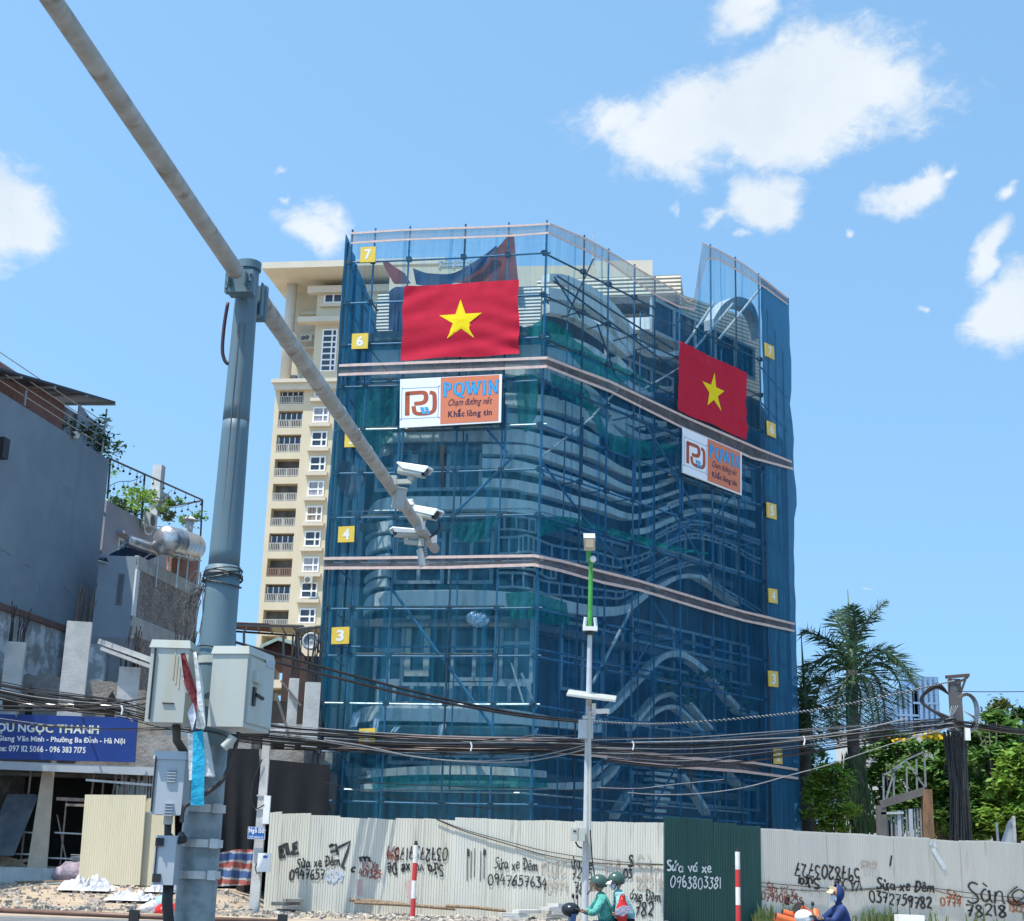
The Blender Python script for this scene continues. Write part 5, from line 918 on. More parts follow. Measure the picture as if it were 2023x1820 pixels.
mb = MB(); mb.tube([(px_, YP, ZT - .06), (px_, YP, ZT)], .09, 24); mb.build('cap', M['mast'], mast)
for dx in (-.02, .03):
    mb = MB(); mb.tube([(px_ + dx, YP - .1, zs + .05), (px_ + dx * .8, YP - .092, ZT - .5)], .003, 5); mb.build('weld_seam', M['slab'], mast)
def arm_pts(a, b, n=10):
    p, q = Hz(*a, ZA), Hz(*b, ZA); return [p.lerp(q, i / n) for i in range(n + 1)]
def rpx(p, w): return w / 2 * (p - EYE).dot(FWD) / FPX
left = arm_pts((466, 536), (60, -62)); right = arm_pts((512, 592), (859, 1084))
ad = (right[-1] - right[0]).normalized(); ax = ad.cross(V((0, 0, 1)))
mb = MB(); mb.tube(left, [rpx(left[0], 33) * (1 - .012 * i) for i in range(11)], 20); mb.build('arm', M['arm'], mast, True)
r0, r1 = rpx(right[0], 37), rpx(right[-1], 19)
mb = MB(); mb.tube(right, [r0 + (r1 - r0) * i / 10 for i in range(11)], 20); mb.build('arm', M['arm'], mast, True)
for t in (.10, .32, .47, .71, .84):
    c = right[0].lerp(right[-1], t); rr = r0 + (r1 - r0) * t; mb = MB(); mb.tube([c - ad * .02, c + ad * .02], rr * 1.07, 20); mb.build('arm_ring', M['cab'], mast, True)
pc = V((px_, YP, ZA))
for s_ in (-1, 1):                                 # bolted box flanges on both sides of the pole
    mb = MB(); c = pc + ad * s_ * .17
    H_ = .17 if s_ < 0 else .27; c = c - V((0, 0, .02 if s_ < 0 else .04))
    mb.box(c, (.20, .022, H_), ax, ad); mb.box(c + ad * s_ * .035, (.20, .022, H_), ax, ad)
    mb.box(c - ad * s_ * .05 + ax * .085, (.012, .08, H_ - .02), ax, ad); mb.box(c - ad * s_ * .05 - ax * .085, (.012, .08, H_ - .02), ax, ad)
    mb.box(c - ad * s_ * .05 - V((0, 0, H_ / 2 - .01)), (.17, .08, .012), ax, ad)
    for i in (-1, 1):
        mb.box(c + ad * s_ * .08 + ax * (.06 * i), (.010, .07, H_ * .6), ax, ad)
        for j in (-.3, 0, .3): mb.tube([c + ax * .085 * i + V((0, 0, j * H_)) - ad * .01, c + ax * .085 * i + V((0, 0, j * H_)) + ad * s_ * .06], .011, 6)
    mb.build('flange', M['mast'], mast)
mb = MB(); q = pc + V((-.125, -.03, -.12)); mb.tube([V(p_) for p_ in crv([q, q + V((-.012, 0, -.18)), q + V((-.010, 0, -.36)), q + V((.012, 0, -.44)), q + V((.04, 0, -.47))], 4)], .013, 8); mb.build('drip_cable', mat('maroon_cable', (.05, .02, .03), .5), mast, True)
wr = random.Random(3)
for k in range(8):
    z = zat(1128 + (k if k < 6 else 40 * (k - 5)) * 4, 440) + wr.uniform(-.03, .03); rr = .122 + wr.uniform(0, .014); mb = MB(); ph = wr.random() * 6
    mb.tube([(px_ + cos(a) * rr, YP + sin(a) * rr, z + .025 * sin(a + ph)) for a in [2 * pi * i / 22 for i in range(23)]], .005, 5); mb.build('tie_wire', M['black'], mast)
for y in (1306, 1392, 1598, 1667, 1729):
    z = zat(y, 410); mb = MB(); mb.tube([(px_, YP, z - .025), (px_, YP, z + .025)], .145 if y > 1500 else .128, 24); mb.box((px_ + .11, YP - .11, z), (.05, .05, .06)); mb.build('clamp_band', M['steel_pale'] if y > 1500 else M['cab'], mast)
mb = MB(); z0, z1 = .05, zat(1690, 430)
A_ = [(.055, .0), (.055, .26), (.075, .33), (.112, .33), (.112, .0)]
mb.tube([(px_ + a, YP - sqrt(max(.0, .139 ** 2 - a * a)) - .001, .35 + b * 1.2) for a, b in A_], .004, 4); mb.build('hatch_outline', M['black'], mast)
vines = MB()
for k in range(26):
    p = V((px_ - .12 + wr.uniform(-.03, .03), YP - .05, zat(1130 + wr.uniform(0, 60), 440))); pts = [p]
    for j in range(5): p = p + V((wr.uniform(-.05, .02), wr.uniform(-.02, .02), wr.uniform(-.14, .05))); pts.append(p)
    vines.tube(pts, .003, 4)
o = vines.build('dry_vine', mat('dry_vine', (.13, .12, .11), .9)); tag(o, 'tangle of dry vines and wire hanging from the left side of the foreground pole', 'vine', None, 'stuff')
# cabinets on the mast
def cabinet(x0, y0, x1, y1, dep, yv, mt, lab, cap=True):
    p = P(x0, y0, yv); q = P(x1, y1, yv); w = q.x - p.x; h = p.z - q.z; c = V(((p.x + q.x) / 2, yv + dep / 2, (p.z + q.z) / 2))
    r = thing('equipment_cabinet', (c.x, c.y, q.z), lab, 'cabinet', 'equipment cabinets on the foreground pole')
    mb = MB(); mb.box(c, (w, dep, h)); mb.build('body', mt, r)
    if cap: mb = MB(); e = .011; t = p.z; mb.hexa([(p.x - e, yv - e, t - .03), (q.x + e, yv - e, t - .03), (q.x + e, yv + dep + e, t - .03), (p.x - e, yv + dep + e, t - .03)], [(p.x, yv, t + .022), (q.x, yv, t + .022), (q.x, yv + dep, t + .022), (p.x, yv + dep, t + .022)]); mb.build('roof', mt, r)
    return r, p, q, c
r, p, q, c = cabinet(434, 1282, 496, 1437, .46, 9.5, M['cab'], 'large pale cabinet with a black handle on its side, right of the foreground pole')
q = V((c.x + (q.x - p.x) / 2, q.y, q.z)); xr = q.x
mb = MB(); mb.box((xr + .008, 9.5 + .24, c.z - .01), (.016, .42, (p.z - q.z) - .08)); dr = mb.build('door', M['cab'], r)
mb = MB(); mb.hexa([(xr + .016, 9.58, c.z + .05), (xr + .016, 9.68, c.z + .05), (xr + .055, 9.68, c.z + .04), (xr + .055, 9.58, c.z + .04)], [(xr + .016, 9.58, c.z + .12), (xr + .016, 9.68, c.z + .12), (xr + .03, 9.68, c.z + .12), (xr + .03, 9.58, c.z + .12)]); mb.build('lock_hood', M['cab'], dr)
mb = MB(); mb.box((xr + .022, 9.60, c.z - .045), (.014, .04, .12)); mb.bar((xr + .03, 9.61, c.z - .03), (xr + .05, 9.69, c.z - .05), .018); mb.build('handle', M['black'], dr)
mb = MB(); mb.box((xr + .018, 9.86, c.z + .2), (.006, .14, .05)); mb.build('nameplate', M['cab_grey'], dr); r.rotation_euler.z = radians(-12)
r, p, q, c = cabinet(300, 1270, 361, 1428, .30, 9.5, M['cab'], 'large pale rust-streaked cabinet left of the foreground pole')
mb = MB(); mb.box((p.x + .03, 9.492, c.z - .01), (.008, .02, (p.z - q.z) - .05)); mb.box((c.x + .02, 9.495, q.z + .12), (.075, .012, .006)); mb.build('seam', M['black'], r)
mb = MB()
for k in range(3): mb.box((c.x + .035 + .02 * k, 9.4985, p.z - .12 - .05 * k), (.008, .004, .22 - .04 * k))
mb.build('rust_streak', mat('rust_streak', (.34, .20, .10), .9, (.5, .46, .36), scale=6, stretch=(1, 1, .3)), r)
mb = MB(); mb.tube([(c.x + .05, 9.65, q.z), (c.x + .06, 9.66, q.z - .1), (c.x + .12, 9.75, q.z - .2), (px_ - .1, 9.85, q.z - .24)], .028, 8); mb.build('conduit', mat('brown_conduit', (.09, .075, .06), .7), r, True)
r, p, q, c = cabinet(307, 1490, 357, 1610, .22, 9.6, M['cab_grey'], 'grey louvred cabinet, second lowest on the left side of the foreground pole')
mb = MB()
for zz in (c.z + .09, c.z - .12):
    for k in range(5): mb.box((c.x + .02, 9.592, zz - .018 * k), (.055, .018, .006))
mb.build('louvre', M['cab_grey'], r)
mb = MB(); mb.box((p.x + .008, 9.594, c.z), (.008, .014, (p.z - q.z) - .03)); mb.build('seam', M['black'], r)
mb = MB(); mb.tube([(c.x, 9.7, q.z), (c.x, 9.7, q.z - .06)], .03, 10); mb.build('gland', M['cab'], r)
mb = MB(); mb.tube([(c.x, 9.7, q.z - .04), (c.x + .005, 9.7, q.z - .12), (c.x + .05, 9.72, q.z - .165), (c.x + .1, 9.75, q.z - .15), (px_ - .1, 9.84, q.z - .12)], .024, 9); mb.build('conduit', M['black'], r, True)
r, p, q, c = cabinet(308, 1650, 341, 1749, .20, 9.68, M['cab_grey'], 'lowest grey cabinet with two black hinges, left of the foreground pole', False)
for zz in (.11, -.11): mb = MB(); mb.box((p.x + .03, 9.672, c.z + zz), (.05, .02, .05)); mb.build('hinge', M['black'], r)
mb = MB(); mb.box((p.x + .014, 9.675, c.z), (.007, .012, (p.z - q.z) - .03)); mb.build('seam', M['black'], r)
mb = MB(); mb.tube([(c.x + .02, 9.78, q.z), (c.x + .02, 9.78, q.z - .1), (c.x + .05, 9.8, q.z - .3), (c.x + .06, 9.82, 0)], .035, 9); mb.build('conduit', M['black'], r, True)
# torn sign sheets strapped to the mast
def zz5(x, y): return ((440 + x / 4.333) / 1.5186, (1880 + y / 4.333) / 1.5186)
def zz2(x, y): return (x / 1.991 / 1.5186, (1850 + y / 1.991) / 1.5186)
def scrap(pts, yv, col, lab, name='torn_sign_sheet', fold=.02):
    w = [P(x, y, yv + fold * sin(i * 2.1)) for i, (x, y) in enumerate(pts)]; mb = MB(); mb.prism(w, (0, .008, 0)); tag(mb.build(name, mat('scrap_' + lab.split()[0], col, .55, tuple(c * .8 for c in col), scale=5, bump=.4, bscale=14)), lab, 'torn sheet', 'torn sign sheets strapped to the foreground pole')
scrap([zz5(*p) for p in ((440, 350), (495, 340), (560, 560), (660, 860), (660, 1010), (648, 1110), (585, 980), (490, 740))], 9.40, (.16, .022, .025), 'maroon narrow torn sheet between the two large cabinets')
scrap([zz5(*p) for p in ((600, 330), (640, 318), (660, 430), (700, 560), (735, 800), (765, 1290), (740, 1340), (640, 1320), (660, 1010), (640, 700))], 9.42, (.66, .68, .66), 'white crumpled strip beside the maroon one on the foreground pole', fold=.03)
scrap([zz5(*p) for p in ((455, 620), (490, 700), (535, 780), (545, 870), (500, 850), (475, 740))], 9.43, (.72, .7, .68), 'cream little scrap hanging at the edge of the left cabinet')
scrap([zz5(*p) for p in ((600, 990), (635, 1090), (640, 1180), (590, 1350), (565, 1230), (530, 1120))], 9.38, (.62, .64, .70), 'silver crumpled foil scrap under the maroon sheet')
scrap([zz2(*p) for p in ((1120, 700), (1158, 690), (1150, 830), (1145, 975), (1128, 978))], 9.52, (.60, .62, .62), 'pale worn strip on the left of the blue sheet')
scrap([zz2(*p) for p in ((1152, 690), (1215, 680), (1222, 860), (1217, 1130), (1137, 1125), (1146, 960))], 9.50, (.02, .42, .62), 'blue bright torn sheet strapped to the middle of the foreground pole')
scrap([zz2(*p) for p in ((1212, 692), (1236, 690), (1262, 820), (1285, 955), (1268, 962), (1222, 955))], 9.51, (.62, .63, .60), 'chalky torn sheet on the right of the blue one')
mb = MB(); mb.tube([P(*zz2(x, y), 9.62) for x, y in crv([(1425, 690), (1400, 800), (1340, 960), (1270, 1030), (1180, 1090), (1100, 1140), (1085, 1230)], 6)], .014, 7); tag(mb.build('loose_cable', mat('dusty_cable', (.07, .06, .055), .8), None, True), 'dark cable curving down from under the right cabinet across the foreground pole', 'cable', 'cables on the foreground pole')
mb = MB(); mb.tube([P(*zz2(x, y), 9.55) for x, y in crv([(1395, 715), (1370, 750), (1335, 785)], 5)], .03, 8); tag(mb.build('conduit_stub', M['cab'], None, True), 'short pale conduit elbow below the right cabinet', 'conduit')
# cameras and floodlights on the arm
def frame(d, roll=0):
    d = V(d).normalized(); x = d.cross(V((0, 0, 1))).normalized(); z = x.cross(d); return d, x * cos(roll) + z * sin(roll), z * cos(roll) - x * sin(roll)
def cctv(c, d, L, w, h, foot, lab, roll=0):
    d, x, z = frame(d, roll); c = V(c); r = thing('security_camera', foot, lab, 'security camera', 'security cameras')
    B = lambda t, a, b: c + d * t * L + x * a * w + z * b * h
    mb = MB(); prof = [(-.5, -.28), (-.42, -.5), (.42, -.5), (.5, -.30), (.5, .32), (-.5, .32)]
    for t0, t1 in ((-.48, .36),): mb.prism([B(t0, a, b) for a, b in prof], d * (t1 - t0) * L)
    mb.build('housing', M['cab'], r)
    mb = MB(); mb.hexa([B(-.55, -.58, .34), B(.55, -.58, .34), B(.55, .58, .34), B(-.55, .58, .34)], [B(-.55, -.45, .5), B(.52, -.45, .5), B(.52, .45, .5), B(-.55, .45, .5)])
    for s_ in (-1, 1): mb.hexa([B(-.55, .58 * s_, .36), B(.55, .58 * s_, .36), B(.46, .58 * s_, -.12), B(-.3, .58 * s_, -.02)], [B(-.55, .52 * s_, .36), B(.55, .52 * s_, .36), B(.46, .52 * s_, -.12), B(-.3, .52 * s_, -.02)])
    mb.build('sunshield', M['white'], r)
    mb = MB(); mb.prism([B(.361, a * .78, b * .78) for a, b in prof], d * .01 * L); mb.tube([B(.37, 0, 0), B(.43, 0, 0)], h * .3, 14); mb.build('lens_window', M['glass'], r)
    mb = MB(); e = B(-.05, 0, -.5); k = foot + z * -.0; mb.bar(e, e - z * .05, .05, .06); m_ = V((e.x, e.y, e.z)) - z * .06; mb.bar(m_ + d * .02, V((foot.x, foot.y, m_.z - .005)), .045, .05); mb.bar(V((foot.x, foot.y, m_.z - .04)), V((foot.x, foot.y, m_.z + .06)), .07, .07); mb.build('bracket', M['cab'], r)
    return r
def along(px, py): return Hz(px, py, ZA)
def aty(px, py, ref): return P(px, py, ref.y)
a1 = along(770, 952); b1 = along(822, 1030); c1 = along(838, 1056)
cctv(aty(818, 930, a1 - V((0, .05, 0))), (.9, -.42, -.22), .36, .12, .125, a1 + V((.04, 0, .03)), 'pale security camera on top of the arm, the one farthest from the arm tip')
cctv(aty(842, 1014, b1), (.80, -.60, -.26), .40, .13, .14, b1 + V((.05, 0, .0)), 'pale security camera right of the arm near its tip, seen from below')
cctv(aty(800, 1053, c1 - V((0, .1, 0))), (-.92, -.38, -.03), .34, .12, .11, c1 + V((-.03, -.05, -.06)), 'pale security camera left of the arm near its tip, pointing left')
def flood(c, n, s, lab, foot, up=V((0, 0, 1))):
    n = V(n).normalized(); x = n.cross(V(up)).normalized(); z = x.cross(n); r = thing('floodlight', foot, lab, 'floodlight', 'floodlights on the camera arm')
    mb = MB(); mb.box(c, (s[0], .035, s[1]), x, n, z); mb.build('body', M['cab'], r)
    mb = MB(); mb.box(c + n * .019, (s[0] * .8, .006, s[1] * .8), x, n, z); mb.build('lens', mat('floodlight_lens', (.42, .50, .54), .2, (.36, .43, .47), scale=8), r)
    mb = MB()
    for k in range(7): mb.box(c - n * .045 + z * (s[1] * (k / 6 - .5) * .85), (s[0] * .8, .055, .01), x, n, z)
    mb.build('heat_sink', M['frame'], r)
    mb = MB(); mb.bar(c - n * .06, foot, .03, .04); mb.build('bracket', M['frame'], r)
d1 = along(782, 972)
flood(aty(789, 984, d1 - V((0, .12, 0))), (.45, -.80, -.35), (.14, .24), 'square floodlight with a pale glass face, on the arm beside the first camera', d1)
flood(aty(832, 1102, c1), (-.86, -.35, -.25), (.14, .22), 'small finned floodlight hanging below the arm tip, seen edge-on', c1 + V((.02, -.0, -.05)))
flood(aty(802, 1001, b1 + V((0, .1, 0))), (-.1, -.4, -.9), (.22, .12), 'flat floodlight seen edge-on behind the arm, beside the camera on the right', b1)
r = thing('camera_power_box', b1, 'grey power boxes clamped behind the arm under the right-hand camera', 'power box'); mb = MB()
mb.box(aty(830, 1040, b1), (.12, .1, .1)); mb.build('box', M['frame'], r); mb = MB(); mb.box(aty(858, 1066, c1), (.07, .07, .1)); mb.build('box', M['cab_grey'], r); mb = MB(); mb.tube([aty(x, y, b1) for x, y in crv([(868, 1030), (867, 1046), (858, 1056), (848, 1062)], 5)], .013, 7); mb.build('cable', M['black'], r, True)
# ---------------------------------------------------------------- yellow apartment tower far behind
T0 = P(600, 900, 190); TP = PL(T0, (.989, -.148, 0))
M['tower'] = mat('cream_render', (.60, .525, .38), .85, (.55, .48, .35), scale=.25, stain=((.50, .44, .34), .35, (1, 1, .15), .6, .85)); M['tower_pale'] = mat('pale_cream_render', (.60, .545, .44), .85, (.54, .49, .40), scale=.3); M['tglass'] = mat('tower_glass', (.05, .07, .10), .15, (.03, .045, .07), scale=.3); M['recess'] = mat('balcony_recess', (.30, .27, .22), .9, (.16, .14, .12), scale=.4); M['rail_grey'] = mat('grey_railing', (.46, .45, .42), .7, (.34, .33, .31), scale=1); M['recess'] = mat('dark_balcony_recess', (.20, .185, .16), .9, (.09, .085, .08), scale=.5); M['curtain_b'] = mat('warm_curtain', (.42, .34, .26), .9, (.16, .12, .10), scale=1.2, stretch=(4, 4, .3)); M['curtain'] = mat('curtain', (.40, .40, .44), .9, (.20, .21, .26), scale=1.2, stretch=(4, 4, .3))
tw = thing('apartment_tower', TP.px(600, 1700), 'tall cream apartment tower with balconies, far behind the netted building on the left', 'apartment tower'); tw.location.z = 0
def tpx(x0, y0, x1, y1, off, d, name, mt, par=None): mb = MB(); TP.slab(mb, *TP.rect(x0, y0, x1, y1, off), off, d); return mb.build(name, mt, par or tw)
xl = TP.uz(527, 1000)[0]; xr_ = TP.uz(668, 1000)[0]; zc = TP.uz(600, 756)[1]; zt = TP.uz(620, 600)[1]; zr = TP.uz(620, 552)[1]
# lower shaft with real balcony holes: piers, spandrels and a set-back wall
BAL = [(228, 328, 1705, 1850), (370, 473, 1692, 1838), (514, 622, 1680, 1828), (662, 770, 1667, 1815), (812, 918, 1653, 1803), (962, 1070, 1640, 1793), (1112, 1222, 1628, 1780), (1265, 1375, 1615, 1770), (1420, 1530, 1603, 1758), (1577, 1685, 1590, 1746)]
zb = lambda x, y: (x / 3.0706, 1050 / 1.5186 + y / 3.0706)
bx0, bx1 = TP.uz(*zb(1653, 865))[0], TP.uz(*zb(1803, 865))[0]
mb = MB(); TP.slab(mb, xl, 0, bx0, zc, 0, 9).mi = 0; TP.slab(mb, bx1, 0, TP.uz(720, 1000)[0] + 6, zc, 0, 9)
zz = 0; rows = sorted([(TP.uz(*zb(a, y1))[1], TP.uz(*zb(a, y0))[1]) for y0, y1, a, b in BAL])
step = rows[1][0] - rows[0][0]; low = []
k = rows[0][0] - step
while k > 2: low.append((k, k + rows[0][1] - rows[0][0])); k -= step
rows = sorted(low) + rows
for (a, b) in rows: TP.slab(mb, bx0, zz, bx1, a, 0, 9); zz = b
TP.slab(mb, bx0, zz, bx1, zc, 0, 9); mb.build('wall', M['tower'], tw)
for i, (a, b) in enumerate(rows[-10:]):
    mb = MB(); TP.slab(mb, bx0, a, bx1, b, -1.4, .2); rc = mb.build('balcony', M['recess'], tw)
    mb = MB(); h = (b - a) * .48; n = 14
    if i in (1, 7, 8, 9, 3): 
        g = MB(); TP.slab(g, bx0 + .2, a + h, bx1 - .2, b - .3, -.5, .05); g.build('pane', M['tglass'], rc)
        f = MB()
        for q in range(5): u = bx0 + .2 + (bx1 - bx0 - .4) * q / 4; TP.slab(f, u - .06, a + h, u + .06, b - .3, -.45, .06)
        f.build('window_frame', M['white'], rc)
    wht = i not in (2,)
    TP.slab(mb, bx0, a + h - .1, bx1, a + h, -.05, .1); TP.slab(mb, bx0, a + .1, bx1, a + .22, -.05, .1)
    for q in range(n + 1): u = bx0 + (bx1 - bx0) * q / n; w_ = .05 if q % 7 else .12; TP.slab(mb, u - w_, a, u + w_, a + h, -.06, .08)
    mb.build('railing', M['rail_grey'] if wht else mat('brown_rail', (.25, .16, .12), .7), rc)
WIN = [(352, 437, 1905, 1990), (500, 585, 1893, 1983), (650, 733, 1883, 1973), (800, 885, 1873, 1963), (952, 1038, 1862, 1952), (1103, 1190, 1850, 1942), (1260, 1345, 1840, 1930), (1415, 1502, 1828, 1920), (1573, 1655, 1815, 1910), (200, 285, 1916, 1998)]
wx0, wx1 = TP.uz(*zb(1862, 995))[0], TP.uz(*zb(1952, 995))[0]
def twin(u0, z0, u1, z1, ms, hs, sill=True, kind=0):
    f = MB(); w = .10
    for t in [0, 1] + ms: u = u0 + (u1 - u0) * t; TP.slab(f, u - w, z0, u + w, z1, .12, .12)
    for t in [0, 1] + hs: z = z0 + (z1 - z0) * t; TP.slab(f, u0 - w, z - w, u1 + w, z + w, .125, .115)
    o = f.build('window', M['white'], tw); g = MB(); TP.slab(g, u0, z0, u1, z1, .05, .04); g.build('pane', (M['tglass'], M['curtain'], M['tglass'], M['curtain_b'], M['curtain'], M['tglass'])[(kind * 5 + 1) % 6], o)
    if sill: g = MB(); TP.slab(g, u0 - .5, z0 - .75, u1 + .5, z0 - .3, .6, .6); g.build('sill', M['tower_pale'], o)
for i, (y0, y1, a, b) in enumerate(WIN):
    twin(wx0, TP.uz(*zb(a, y1))[1], wx1, TP.uz(*zb(a, y0))[1], [.66], [.45], True, i)
# cornice and upper stage
mb = MB(); c0 = TP.uz(538, 752)[0]; TP.slab(mb, c0 + .6, zc - 1.2, xr_ + 8, zc - .3, .8, 10); TP.slab(mb, c0 + .2, zc - .3, xr_ + 8.4, zc + .2, 1.2, 10.6); mb.build('cornice', M['tower_pale'], tw)
ux = TP.uz(556, 660)[0]; ux2 = TP.uz(622, 660)[0]
mb = MB(); TP.slab(mb, ux, zc, ux2, zr, -3.5, 7); TP.slab(mb, ux2, zc, xr_ + 10, zr - 1, 0, 10); mb.build('wall', M['tower'], tw)
mb = MB(); mb.tube([TP.pt(ux + .7, zc, -1), TP.pt(ux + .7, zr, -1)], .75, 14); mb.build('column', M['tower_pale'], tw, True)
mb = MB(); r0 = TP.uz(540, 545)[0]; zt2 = TP.uz(600, 545)[1]; mb.hexa([TP.pt(r0, zt2 - .9, 5), TP.pt(xr_ + 14, zt2 - .9, 5), TP.pt(xr_ + 14, zt2 - .9, -9), TP.pt(r0, zt2 - .9, -9)], [TP.pt(r0, zt2, 5), TP.pt(xr_ + 14, zt2, 5), TP.pt(xr_ + 14, zt2, -9), TP.pt(r0, zt2, -9)]); mb.build('roof', M['tower_pale'], tw)
mb = MB(); TP.slab(mb, ux2 - 1.2, TP.uz(640, 583)[1], xr_ + 10, TP.uz(640, 570)[1], 1.0, 1); TP.slab(mb, ux2 - 2.2, TP.uz(640, 642)[1], xr_ + 10, TP.uz(640, 632)[1], 1.4, 1.4); TP.slab(mb, ux + 1.5, TP.uz(590, 648)[1], ux2, TP.uz(590, 640)[1], -2.9, .6); TP.slab(mb, ux + 1.5, TP.uz(590, 606)[1], ux2, TP.uz(590, 600)[1], -2.9, .6); mb.build('ledge', M['tower_pale'], tw)
w0 = TP.rect(642, 582, 676, 598); twin(w0[0], w0[1], w0[2], w0[3], [.5], [], True, 1)
sx0, sz0, sx1, sz1 = TP.rect(634, 648, 664, 770); sx1 = sx0 + (sx1 - sx0) * .95
twin(sx0 + .1, zc + 1.6, sx1, TP.uz(650, 652)[1], [.68], [.13, .27, .42, .57, .7, .85], False, 1)
mb = MB(); u_ = TP.uz(615, 700)[0]; TP.slab(mb, u_ - 2.8, TP.uz(600, 673)[1] - .3, u_ + .6, TP.uz(600, 673)[1], -2.4, 1.1); mb.build('ledge', M['tower_pale'], tw)
def ac(c, w, h, lab, pl=None, d=.5, grp='air conditioning units'):
    pl = pl or TP; r = thing('air_conditioner', c, lab, 'air conditioner', grp); mb = MB(); mb.box(c, (w, d, h), pl.U, pl.N); mb.build('casing', M['cab'], r); mb = MB(); n = 18; R = h * .4; o = c + pl.N * (d / 2 + .01) - pl.U * w * .1
    mb.poly([o + pl.U * R * cos(2 * pi * i / n) + V((0, 0, R * sin(2 * pi * i / n))) for i in range(n)]); mb.build('fan_grille', M['slab'], r)
for i, (x, y, lab) in enumerate(((601, 669, 'left one of two units on the small ledge high on the cream tower'), (609, 668, 'right one of two units on the small ledge high on the cream tower'), (575, 748, 'left one of two units on the cornice of the cream tower'), (586, 748, 'right one of two units on the cornice of the cream tower'), (610, 1146, 'single unit between two windows near the foot of the cream tower'))):
    ac(TP.px(x, y, 1.0 if i > 3 else -1.4), 1.1, .9, lab)
# rooftop slab of the next tower block, rising behind the netting
B2 = PL(P(900, 560, 165), (.995, -.10, 0)); mb = MB(); u0, z0, u1, z1 = B2.rect(770, 526, 1252, 560); B2.slab(mb, u0, z0 - 30, u1, z1, 0, 14); r = thing('rear_block', B2.px(1000, 600), 'flat-topped beige block rising just behind the roof of the netted building', 'building'); mb.build('wall', M['tower'], r)
mb = MB(); u0, z0, u1, z1 = B2.rect(1175, 518, 1289, 560); B2.slab(mb, u0, z0 - 30, u1, z1, .5, 12); mb.build('wall', M['tower_pale'], r)
mb = MB(); 
for x in (868, 895, 925): mb.bar(B2.px(x, 530), B2.px(x + 6, 516), .25)
mb.bar(B2.px(866, 519), B2.px(935, 517), .25); mb.bar(B2.px(868, 526), B2.px(940, 524), .2); mb.build('roof_rail', M['frame'], r)
mb = MB(); q = B2.px(1172, 560, -2); q2 = B2.px(1173, 455, -2); mb.tube([q, q.lerp(q2, .7)], .22, 6).tube([q.lerp(q2, .7), q2], .09, 5); mb.build('aerial', M['frame'], r)
# ---------------------------------------------------------------- houses at the left
M['grey_wall'] = mat('slate_grey_render', (.235, .29, .335), .85, (.20, .25, .295), scale=.5, stain=((.15, .185, .22), .7, (1.2, 1.2, .3), .56, .9)); M['lav'] = mat('lavender_render', (.38, .37, .40), .85, (.32, .315, .345), scale=.6, stain=((.2, .2, .22), .8, (1, 1, .25), .62, .85)); M['slate2'] = mat('blue_grey_render', (.25, .295, .34), .85, (.21, .25, .295), scale=.6)
M['brick'] = brick('red_brick', (.36, .12, .07), (.28, .085, .05), (.25, .22, .2), 2.6, .5); M['brick_grey'] = brick('rough_grey_brick', (.46, .39, .35), (.30, .245, .215), (.10, .09, .085), 2.4, 1.0); M['plaster'] = mat('peeling_plaster', (.62, .64, .66), .9, (.33, .34, .34), scale=1.3, lo=.44, hi=.54, bump=.3, bscale=9, detail=9, stain=((.20, .19, .17), .8, (1, 1, .5), .55, .75))
G0 = P(199, 1070, 72); gd = ray(1545, 1742); gd.z = 0; GP = PL(G0, gd)
def depthbox(pl, u0, z0, u1, z1, d, name, mt, par): mb = MB(); pl.slab(mb, u0, z0, u1, z1, 0, d); return mb.build(name, mt, par)
gh = thing('grey_house', GP.pt(-5, 0, -3), 'slate grey windowless side wall of the house at the left edge, with a roof terrace', 'house')
ug = GP.uz(199, 1070)[0]; zg1 = GP.uz(215, 908)[1]
depthbox(GP, -30, 7.2 if False else GP.uz(100, 1232)[1], 0, zg1, 9, 'wall', M['grey_wall'], gh)
mb = MB()
for ln in (((0, 1087), (10, 1090), (20, 1097)), ((47, 1115), (53, 1117), (59, 1121)), ((78, 1150), (79, 1162), (78, 1172)), ((125, 1160), (134, 1166), (142, 1176))): mb.tube([GP.px(x, y, .004) for x, y in ln], .010, 4)
tag(mb.build('crack', M['slab'], gh), kind='stuff')
for bx in ((46, 992, 62, 1004), (180, 1036, 192, 1054), (20, 1130, 60, 1160), (120, 960, 150, 985)): u0, z0, u1, z1 = GP.rect(*bx); mb = MB(); mb.poly([GP.pt(u0, z0, .006), GP.pt(u1, z0 + .1, .006), GP.pt(u1 - .1, z1, .006), GP.pt(u0 + .15, z1 - .1, .006)]); mb.build('render_patch', M['slate2'], gh)
# roof terrace: set-back brick, tin door, canopy, rail
zt0 = zg1
def gpx(x, y, off=0): return GP.px(x, y, off)
mb = MB(); ub = GP.uz(122, 850, -.8)[0]; GP.slab(mb, -30, zt0, ub, zt0 + 1.75, -.8, .25); mb.build('brick_wall', M['brick'], gh)
u0_ = GP.uz(148, 860, -.6)[0]; mb = MB(); GP.slab(mb, ub + .02, zt0, GP.uz(122 + 28, 850, -.8)[0], zt0 + 1.7, -.78, .12); mb.build('whitewashed_wall', M['plaster'], gh)
mb = MB(); mb.hexa([GP.pt(*GP.uz(148, 898, -.5), -.5), GP.pt(*GP.uz(203, 930 - 22, -.5), -.5), GP.pt(*GP.uz(222 - 2, 815, -.5), -.5), GP.pt(*GP.uz(158, 808, -.5), -.5)], [p + GP.N * -.05 for p in [GP.pt(*GP.uz(148, 898, -.5), -.5), GP.pt(*GP.uz(203, 908, -.5), -.5), GP.pt(*GP.uz(220, 815, -.5), -.5), GP.pt(*GP.uz(158, 808, -.5), -.5)]])
